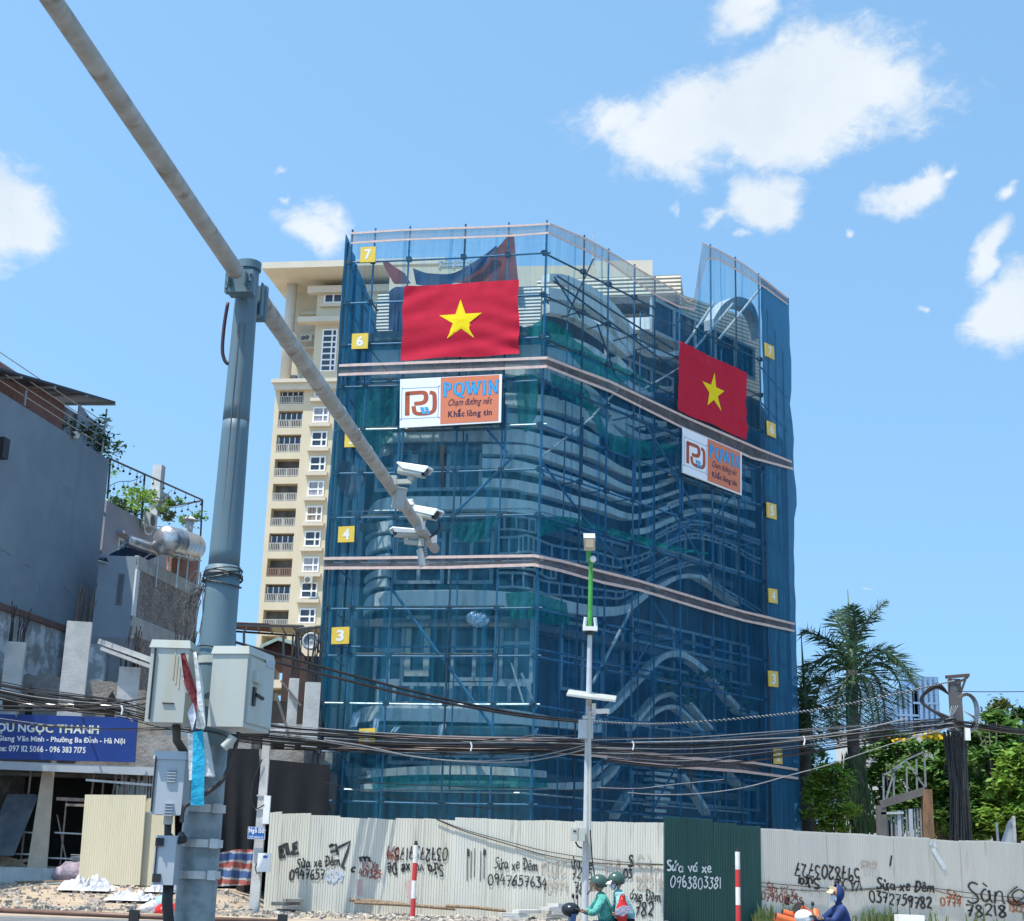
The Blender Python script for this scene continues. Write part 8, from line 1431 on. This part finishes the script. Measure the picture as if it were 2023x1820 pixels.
single('thick black cable rising leftwards from the street lamp across the netting, lower of two', [(400, 1262), (545, 1308), (660, 1338), (800, 1372), (920, 1396), (1040, 1416), (1162, 1428)], .05, None, -.5)
single('long black cable in front of the bare columns above the blue sign, upper of two', [(-60, 1394), (100, 1396), (230, 1388), (310, 1374), (400, 1350)], .035); single('long black cable in front of the bare columns above the blue sign, lower of two', [(-60, 1402), (100, 1404), (230, 1398), (310, 1385), (400, 1364)], .035)
single('pale cable sagging low from the bundle up to the street lamp', [(640, 1462), (720, 1474), (800, 1492), (880, 1502), (960, 1506), (1040, 1504), (1110, 1492), (1158, 1480)], .028, CBW); single('second pale cable sagging just above the first below the black bundle', [(600, 1458), (740, 1482), (860, 1500), (960, 1503), (1060, 1494), (1158, 1472)], .022, CBW)
single('thin pale messenger wire just above the fan of cables on the right', [(1246, 1467), (1400, 1464), (1500, 1460), (1590, 1456), (1700, 1440), (1790, 1420)], .03, CBW); single('thin messenger wire above the bundle on the left front', [(640, 1458), (850, 1468), (1000, 1462), (1060, 1452), (1160, 1462)], .02, CBW)
single('thin pale wire sagging in front of the lowest netting at the right', [(1240, 1566), (1300, 1570), (1380, 1568), (1470, 1556), (1560, 1532), (1640, 1510), (1760, 1470), (1870, 1440)], .022, CBW); single('short thin wire high on the lowest netting, right of the stair', [(1180, 1556), (1260, 1558), (1330, 1550), (1430, 1540)], .018, CBW); single('thin dark wire across the lowest gauze band on the left', [(640, 1545), (760, 1572), (900, 1590), (1000, 1600)], .016); single('thin dark wire above the dark ground floor netting', [(700, 1545), (850, 1552), (1000, 1556), (1160, 1562), (1300, 1556)], .018)
single('thin wire from the cable pole top to the right edge', [(1888, 1366), (1960, 1367), (2080, 1366)], .02); single('loose grey cable draped over the fence top at the right end', [(1880, 1652), (1900, 1660), (1930, 1688), (1955, 1722), (1985, 1752), (2040, 1765)], .025, CBL, 0)
def along_fence(lab, pl, pts, r=.014): mb = MB(); mb.tube([pl.pt(*pl.uz(x, y, .07), .07) for x, y in crv(pts, 8)], r, 5); tag(mb.build('fence_cable', CBL), lab, 'cable', 'cables hung on the fences')
along_fence('dark cable slanting down the long cream fence towards the green gate, upper strand', F1, [(862, 1618), (920, 1640), (1000, 1662), (1080, 1682), (1170, 1696), (1240, 1704), (1310, 1708)]); along_fence('dark cable slanting down the long cream fence towards the green gate, lower strand', F1, [(862, 1619), (920, 1643), (1000, 1667), (1080, 1690), (1170, 1704), (1240, 1708), (1310, 1709)], .018)
along_fence('dark cable strung along the right fence below the upside-down number, upper strand', F3, [(1505, 1744), (1600, 1752), (1680, 1757), (1780, 1752), (1850, 1756), (1930, 1766), (2030, 1776)]); along_fence('dark cable strung along the right fence below the upside-down number, lower strand', F3, [(1505, 1752), (1600, 1760), (1680, 1760), (1760, 1755), (1820, 1753), (1900, 1772), (2030, 1784)])
along_fence('coil of black cable hanging at the right end of the fence', F3, [(2010, 1752), (1992, 1768), (1996, 1785), (2016, 1788), (2030, 1775), (2016, 1758), (2000, 1768), (2010, 1782), (2026, 1770)], .03)
r = None
for i, (x, y) in enumerate(((1250, 1466), (1588, 1456), (930, 1468), (240, 1396))): 
    mb = MB(); mb.tube([P(a, b, dep(x) - .45) for a, b in crv([(x - 1, y - 2), (x + 2, y + 6), (x, y + 16)], 4)], .03, 6); tag(mb.build('cable_tie', M['white']), ['white cable tie at the left end of the messenger wire, right of the street lamp', 'white cable tie near the right edge of the netting', 'white cable tie in the middle of the bundle on the left front', 'white cable tie above the right end of the blue sign'][i], 'cable tie', 'white cable ties on the bundles')
# ---------------------------------------------------------------- people and scooters
def person_mesh(name, J, E, mt, parent=None, lab=None):
    """J joint -> (point, radius); E bones; a skinned, subdivided surface with the pelvis as root"""
    me = bpy.data.meshes.new(name); keys = list(J); og = V(J[keys[0]][0])
    me.from_pydata([tuple(V(J[k][0]) - (origin(parent) if parent else og)) for k in keys], [(keys.index(a), keys.index(b)) for a, b in E], []); o = bpy.data.objects.new(name, me); COL.objects.link(o)
    if parent: o.parent = parent
    else: o.location = og
    md = o.modifiers.new('skin', 'SKIN'); md.use_smooth_shade = True
    for i, k in enumerate(keys): rr = J[k][1]; me.skin_vertices[0].data[i].radius = (rr, rr) if not isinstance(rr, tuple) else rr; me.skin_vertices[0].data[i].use_root = (i == 0)
    sb = o.modifiers.new('sub', 'SUBSURF'); sb.levels = 2; sb.render_levels = 2; me.materials.append(mt); return o
SKIN = mat('skin', (.42, .24, .16), .6, (.38, .21, .14), scale=6)
M['jade'] = mat('jade_jacket', (.12, .44, .36), .85, (.06, .28, .23), scale=9, bump=.9, bscale=16); M['jade_dark'] = mat('dark_green_panel', (.02, .16, .12), .8, (.02, .12, .10), scale=4, bump=.3); M['aqua'] = mat('pale_aqua_jacket', (.32, .60, .60), .85, (.20, .45, .46), scale=9, bump=.9, bscale=16); M['denim'] = mat('blue_trousers', (.04, .07, .16), .85, (.03, .05, .12), scale=5); M['navy_cloth'] = mat('navy_trousers', (.015, .02, .05), .85); M['navy_jacket'] = mat('navy_jacket', (.02, .05, .19), .75, (.015, .03, .10), scale=4, bump=.5, bscale=7); M['helm'] = mat('dark_green_helmet', (.05, .10, .075), .25, (.04, .08, .06), scale=3, spec=.6); M['mask'] = mat('white_mask', (.72, .73, .74), .8)
def hand(par, c, d, side, up=V((0, 0, 1)), g=True):
    """palm with four curled fingers and a thumb closed round a grip that runs along d"""
    d = V(d).normalized(); f = V(up).cross(d).normalized(); n = d.cross(f).normalized(); c = V(c); J = {'w': (c - f * .075, .026), 'p': (c - f * .02, .030)}; E = [('w', 'p')]
    for i in range(4):
        o = d * (.032 - .021 * i); l = (.9, 1.0, .95, .75)[i]
        for j, (ff, nn) in enumerate(((.03, .018), (.052, -.006), (.042, -.034), (.016, -.042))): J['f%d%d' % (i, j)] = (c + o + f * ff * l + n * nn * l, .0095 - .0008 * j)
        E += [('p', 'f%d0' % i), ('f%d0' % i, 'f%d1' % i), ('f%d1' % i, 'f%d2' % i), ('f%d2' % i, 'f%d3' % i)]
    J['t0'] = (c - f * .01 + d * .042 - n * .01, .011); J['t1'] = (c + f * .018 + d * .05 - n * .03, .0095); E += [('p', 't0'), ('t0', 't1')]
    return person_mesh('hand', J, E, SKIN, par)
def head(par, c, face, r=.105):
    """head with face turned to 'face': skull, jaw, nose, ears, eyes, mouth"""
    face = V(face).normalized(); s = face.cross(V((0, 0, 1))).normalized(); u = s.cross(face); c = V(c); mb = MB()
    def fn(a, b):
        th = 2 * pi * a; ph = pi * (b - .5); x = cos(th) * cos(ph); y_ = sin(th) * cos(ph); z = sin(ph); w = 1 - .18 * max(0, -z); q = .078 * y_ * w; fx = .095 * x * (1 - .12 * max(0, -z)) + (.012 if x > .85 and -.25 < z < .15 and abs(y_) < .25 else 0) + (.018 * max(0, -z) * max(0, x)); return c + face * fx + s * q + u * (.118 * z)
    mb.grid(fn, 28, 20); o = mb.build('head', SKIN, par, True)
    mb = MB(); mb.hexa([c + face * .09 + s * .012 + u * .018, c + face * .09 - s * .012 + u * .018, c + face * .09 - s * .017 - u * .03, c + face * .09 + s * .017 - u * .03], [c + face * .097 + s * .006 + u * .015, c + face * .097 - s * .006 + u * .015, c + face * .118 - s * .008 - u * .022, c + face * .118 + s * .008 - u * .022]); mb.build('nose', SKIN, o)
    for k in (-1, 1):
        mb = MB(); mb.ball(c + s * .079 * k - face * .005, (.012, .022, .03), 8, 6); mb.build('ear', SKIN, o, True); mb = MB(); mb.ball(c + face * .086 + s * .032 * k + u * .012, .0125, 8, 6); mb.build('eye', M['white'], o, True); mb = MB(); mb.ball(c + face * .095 + s * .032 * k + u * .012, .006, 6, 5); mb.build('pupil', M['black'], o, True)
    mb = MB(); mb.box(c + face * .093 - u * .058, (.045, .012, .010), s, face, u); mb.build('mouth', mat('lips', (.35, .13, .11), .6), o); return o
def helmet(c, face, mt, lab_visor=None, par=None, peak=None, r=.135):
    face = V(face).normalized(); s = face.cross(V((0, 0, 1))).normalized(); u = s.cross(face); c = V(c) + u * .035; mb = MB()
    def fn(a, b):
        th = 2 * pi * a; lowz = -.55 if cos(th) < .35 else -.05; ph = math.asin(lowz) + (pi / 2 - math.asin(lowz)) * b; return c + face * (cos(th) * cos(ph) * r * 1.14) + s * (sin(th) * cos(ph) * r * .95) + u * (sin(ph) * r * 1.0)
    mb.grid(fn, 36, 12); o = mb.build('helmet', mt, par, True)
    mb = MB(); mb.tube([fn(i / 36, 0) for i in range(37)], .007, 5); mb.build('rim', M['black'], o)
    if peak: mb = MB(); mb.grid(lambda a, b: c + face * (r * (.95 + .75 * b * sin(pi * (a * .8 + .1)))) + s * (r * 1.5 * (a - .5)) + u * (r * (.12 - .35 * b)), 10, 4); mb.build('peak', peak, o, True)
    if lab_visor: mb = MB(); mb.grid(lambda a, b: c + face * (cos((a - .5) * 2.0) * r * 1.25) + s * (sin((a - .5) * 2.0) * r * 1.1) + u * (r * (.05 - 1.1 * b)), 12, 6); mb.build('visor', lab_visor, o, True)
    return o
def scooter(pos, hd, body, lab, cowl, white=None):
    """pos: ground point under the seat; hd: heading"""
    hd = V(hd).normalized(); sd_ = hd.cross(V((0, 0, 1))).normalized(); pos = V(pos); Q = lambda f, s, z: pos + hd * f + sd_ * s + V((0, 0, z)); r = thing('motor_scooter', pos, lab, 'scooter', 'scooters')
    for nm, f in (('front_wheel', .72), ('rear_wheel', -.52)):
        mb = MB(); c = Q(f, 0, .28); n = 24; mb.grid(lambda a, b: c + (hd * cos(2 * pi * a) + V((0, 0, 1)) * sin(2 * pi * a)) * (.235 + .045 * cos(2 * pi * b)) + sd_ * .045 * sin(2 * pi * b), n, 8); w = mb.build('wheel', M['black'], r, True); mb = MB(); mb.tube([c - sd_ * .03, c + sd_ * .03], .19, 18); mb.build('rim', M['frame'], w)
    pr = [(-.75, .65), (-.35, .71), (.0, .68), (.18, .56), (.16, .40), (.0, .30), (-.45, .34), (-.72, .55)]; mb = MB(); mb.prism([Q(f, -.14, z) for f, z in pr], sd_ * .28); mb.build('body', body, r)
    mb = MB(); mb.prism([Q(f, -.15, z) for f, z in ((-.72, .66), (-.3, .74), (.12, .71), (.22, .63), (.0, .64), (-.4, .66))], sd_ * .30); mb.build('seat', M['black'], r)
    mb = MB(); mb.prism([Q(f, -.17, z) for f, z in ((.16, .34), (.50, .32), (.52, .40), (.20, .41))], sd_ * .34); mb.build('footboard', M['slab'], r)
    mb = MB(); mb.prism([Q(f, -.20, z) for f, z in ((.50, .34), (.56, .34), (.66, .62), (.60, .98), (.52, .98), (.55, .66))], sd_ * .40); mb.build('leg_shield', body, r)
    mb = MB(); mb.prism([Q(f, -.07, z) for f, z in ((.50, .50), (.80, .58), (1.02, .44), (.95, .40), (.75, .50), (.55, .44))], sd_ * .14); mb.build('front_fender', body, r)
    mb = MB(); mb.tube([Q(.72, 0, .28), Q(.60, 0, .95)], .035, 8); mb.build('fork', M['frame'], r)
    mb = MB(); mb.ball(Q(.60, 0, 1.04), (.16, .17, .12), 14, 10); mb.build('headlight_cowl', cowl, r, True)
    hb = [Q(.42, -.33, 1.02), Q(.52, -.2, 1.06), Q(.58, 0, 1.04), Q(.52, .2, 1.06), Q(.42, .33, 1.02)]; mb = MB(); mb.tube(hb, .018, 8); mb.build('handlebar', M['black'], r, True)
    for k in (0, 4): mb = MB(); a = hb[k]; b = hb[1 if k == 0 else 3]; mb.tube([a, a.lerp(b, .8)], .024, 8); mb.build('grip', M['black'], r, True)
    for k in (-1, 1): mb = MB(); mb.tube([Q(.5, .2 * k, 1.06), Q(.52, .28 * k, 1.22)], .008, 5); mb.ball(Q(.53, .30 * k, 1.26), (.025, .07, .045), 10, 6); mb.build('mirror', M['black'], r, True)
    mb = MB(); mb.tube([Q(-.1, .15, .30), Q(-.5, .17, .34), Q(-.75, .17, .40)], .05, 8); mb.build('exhaust', M['frame'], r, True); mb = MB(); mb.box(Q(-.78, 0, .72), (.16, .06, .07), sd_, hd); mb.build('tail_light', mat('tail_lamp', (.5, .02, .02), .3), r)
    return Q, hb, r
def rider(Q, hb, name_lab, jac, trs, lean=.12, seat=-.08, sz=.80, hands=True, face=None, scale=1.0, arms=None, sleeve2=None):
    r = thing('person', Q(seat, 0, sz), name_lab, 'person', 'people on scooters'); p = Q(seat, 0, sz + .10); ch = Q(seat + lean, 0, sz + .50); nk = Q(seat + lean + .03, 0, sz + .59); J = {'pelvis': (p, (.18, .16)), 'belly': (Q(seat + lean * .4, 0, sz + .28), (.19, .165)), 'chest': (ch, (.20, .165)), 'neck': (nk, .085), 'neck2': (nk + V((0, 0, .07)), .055)}; E = [('pelvis', 'belly'), ('belly', 'chest'), ('chest', 'neck'), ('neck', 'neck2')]
    for k, nm in ((-1, 'l'), (1, 'r')):
        sh_ = Q(seat + lean + .01, .175 * k, sz + .53); hnd = hb[0 if k < 0 else 4] if arms is None else arms[0 if k < 0 else 1]; hnd = V(hnd) + V((0, 0, .012)); mid = (sh_ + hnd) / 2; el_ = mid + V((0, 0, -.13)) + (Q(0, .06 * k, 0) - Q(0, 0, 0)); dd = (el_ - hnd).normalized()
        J.update({'s' + nm: (sh_, .09), 'u' + nm: (sh_.lerp(el_, .5), .076), 'e' + nm: (el_, .066), 'h' + nm: (el_.lerp(hnd, .5), .056), 'w' + nm: (hnd + dd * .085, .036)}); E += [('chest', 's' + nm), ('s' + nm, 'u' + nm), ('u' + nm, 'e' + nm), ('e' + nm, 'h' + nm), ('h' + nm, 'w' + nm)]
        if hands: hand(r, hnd, (Q(0, k, 0) - Q(0, 0, 0)), k, V((0, 0, 1)) if k > 0 else V((0, 0, -1)))
    person_mesh('jacket', J, E, jac, r)
    J = {'pelvis': (p, (.175, .15))}; E = []
    for k, nm in ((-1, 'l'), (1, 'r')):
        J.update({'hip' + nm: (Q(seat + .05, .09 * k, sz + .06), .095), 'knee' + nm: (Q(seat + .42, .17 * k, sz + .02), .066), 'calf' + nm: (Q(seat + .40, .17 * k, sz - .22), .055), 'ank' + nm: (Q(seat + .40, .16 * k, .50), .042)}); E += [('pelvis', 'hip' + nm), ('hip' + nm, 'knee' + nm), ('knee' + nm, 'calf' + nm), ('calf' + nm, 'ank' + nm)]
        mb = MB(); mb.prism([Q(seat + f, .16 * k - .045, z) for f, z in ((.34, .42), (.62, .42), (.62, .46), (.48, .53), (.34, .53))], (Q(0, .09, 0) - Q(0, 0, 0))); mb.build('shoe', M['black'], r)
    person_mesh('trousers', J, E, trs, r); return r, nk + V((0, 0, .175)) + (Q(.03, 0, 0) - Q(0, 0, 0))
HD = V((-1, -.06, 0)); YR = 26.0
sp_ = P(1206, 1820, YR); Q, hb, sc = scooter((P(1194, 1760, YR).x + .03, YR, 0), HD, mat('dark_blue_paint', (.03, .06, .16), .3), 'dark blue scooter carrying two people in green helmets past the fence', mat('black_gloss', (.02, .022, .03), .25))
r1, h1 = rider(Q, hb, 'scooter driver in a jade green jacket and dark green helmet with visor, facing left', M['jade'], M['denim'], .10, -.04, .70)
face = HD + V((0, -.12, -.08)); head(r1, h1, face); helmet(h1, face, M['helm'], mat('amber_visor', (.25, .16, .11), .2, (.2, .14, .10), trans=.3, alpha=(.25, .35)), r1)
mb = MB(); mb.box(Q(-.06, -.0, 1.18) + V((0, -.0, 0)), (.06, .30, .5), HD.normalized()) if False else None
vest = MB(); vest.strip([Q(-.16, .14 * sin(a), .84 + .0 * a) - HD.normalized() * .0 + V((0, -.165 * cos(a), 0)) for a in (-.9, -.3, .3, .9)], [Q(.0, .14 * sin(a), 1.20) + V((0, -.17 * cos(a), 0)) for a in (-.9, -.3, .3, .9)], V((0, .01, 0))); vest.build('jacket_side_panel', M['jade_dark'], r1)
mid_ = Q(-.36, .10, 1.02); r2, h2 = rider(Q, hb, 'pillion passenger in a pale aqua jacket, white peaked helmet and white mask, leaning forward', M['aqua'], M['navy_cloth'], .16, -.40, .75, True, None, 1, [Q(-.14, -.14, .97), Q(-.14, .14, .97)])
face2 = HD + V((0, -.3, -.22)); head(r2, h2, face2); helmet(h2, face2, M['helm'], None, r2, M['white'])
def mask(par, h, f): f = V(f).normalized(); s = f.cross(V((0, 0, 1))).normalized(); u = s.cross(f); mb = MB(); mb.grid(lambda a, b: V(h) + f * (.118 * cos((a - .5) * 2.4) + .006 * sin(pi * b)) + s * (.088 * sin((a - .5) * 2.4) * (.55 + .45 * sin(pi * (.15 + .7 * b)))) - u * (.012 + .10 * b), 12, 6); mb.build('face_mask', M['mask'], par, True)
mask(r2, h2, face2)
mb = MB(); mb.tube([V(h2) + V((0, -.10, .05)), V(h2) + V((-.02, -.105, -.06)), V(h2) + V((-.05, -.06, -.13))], .009, 6); mb.build('chin_strap', M['black'], r2)
b = sack(Q(-.25, -.02, 1.05) + V((0, -.30, 0)), (.10, .08, .20), M['bag_red'], 'bright red carrier bag hanging between the two scooter riders', 'carrier bag', 'carrier_bag', 4); mb = MB(); c_ = Q(-.25, -.02, 1.2) + V((0, -.30, 0)); mb.tube([c_ + V((-.05, 0, 0)), c_ + V((-.02, 0, .12)), c_ + V((.03, 0, .12)), c_ + V((.05, 0, 0))], .012, 6); mb.build('handle', M['bag_red'], b, True)
mb = MB(); w = [P(x, y, YR - .38) for x, y in ((1216, 1797), (1231, 1789), (1248, 1791), (1247, 1797), (1232, 1811), (1216, 1807))]; mb.prism(w, V((0, .16, 0))); tag(mb.build('parcel_bag', mat('lilac_grey_bag', (.40, .37, .44), .6, (.28, .26, .32), scale=5, bump=.6)), 'lilac grey folded bag on the lap of the scooter passenger', 'bag')
# right-hand rider
HD2 = V((-1, -.08, 0)); Q2, hb2, sc2 = scooter((P(1649, 1790, YR).x + .06, YR, 0), HD2, mat('white_scooter_paint', (.7, .71, .72), .3), 'white scooter at the bottom right, ridden by a person in a navy jacket', M['white'])
r3, h3 = rider(Q2, hb2, 'rider in a navy hooded jacket, cream cap and white mask on the white scooter', M['navy_jacket'], M['navy_cloth'], .06, -.10, .66)
face3 = HD2 + V((0, -.15, -.06)); head(r3, h3, face3); mask(r3, h3, face3)
f = face3.normalized(); s_ = f.cross(V((0, 0, 1))).normalized(); mb = MB()
mb.grid(lambda a, b: V(h3) + V((0, 0, .01)) + (-f) * (.135 * cos((a - .5) * 3.9) * cos((b - .42) * 2.6)) + s_ * (.118 * sin((a - .5) * 3.9) * cos((b - .42) * 2.6)) + V((0, 0, .155 * sin((b - .42) * 2.6))), 26, 12); mb.build('hood', M['navy_jacket'], r3, True)
mb = MB(); mb.grid(lambda a, b: V(h3) + f * (.075 + .13 * b * sin(pi * (a * .7 + .15))) + s_ * (.20 * (a - .5)) + V((0, 0, .085 - .07 * b + .02 * sin(pi * a))), 10, 5); mb.grid(lambda a, b: V(h3) + f * (.06 + .05 * cos((a - .5) * 2)) + s_ * (.11 * sin((a - .5) * 2.4)) + V((0, 0, .06 + .075 * b)), 10, 3); mb.build('cap', mat('cream_cap', (.62, .50, .30), .8), r3, True)
# small white box on the pavement at the far right edge of the frame
r = thing('polystyrene_box', P(1797, 1824, 50), 'small white box top peeping over the bottom edge at the right, with a thin aerial', 'box'); r.location.z = 0; c = P(1798, 1808, 50); mb = MB(); mb.hexa([(c.x - .4, 49.8, 0), (c.x + .4, 49.8, 0), (c.x + .4, 50.4, 0), (c.x - .4, 50.4, 0)], [(c.x - .42, 49.8, c.z), (c.x + .42, 49.8, c.z), (c.x + .42, 50.4, c.z), (c.x - .42, 50.4, c.z)]); mb.build('box', M['white'], r); mb = MB(); mb.tube([c, c + V((-.02, 0, .6))], .015, 5); mb.build('aerial', M['black'], r)
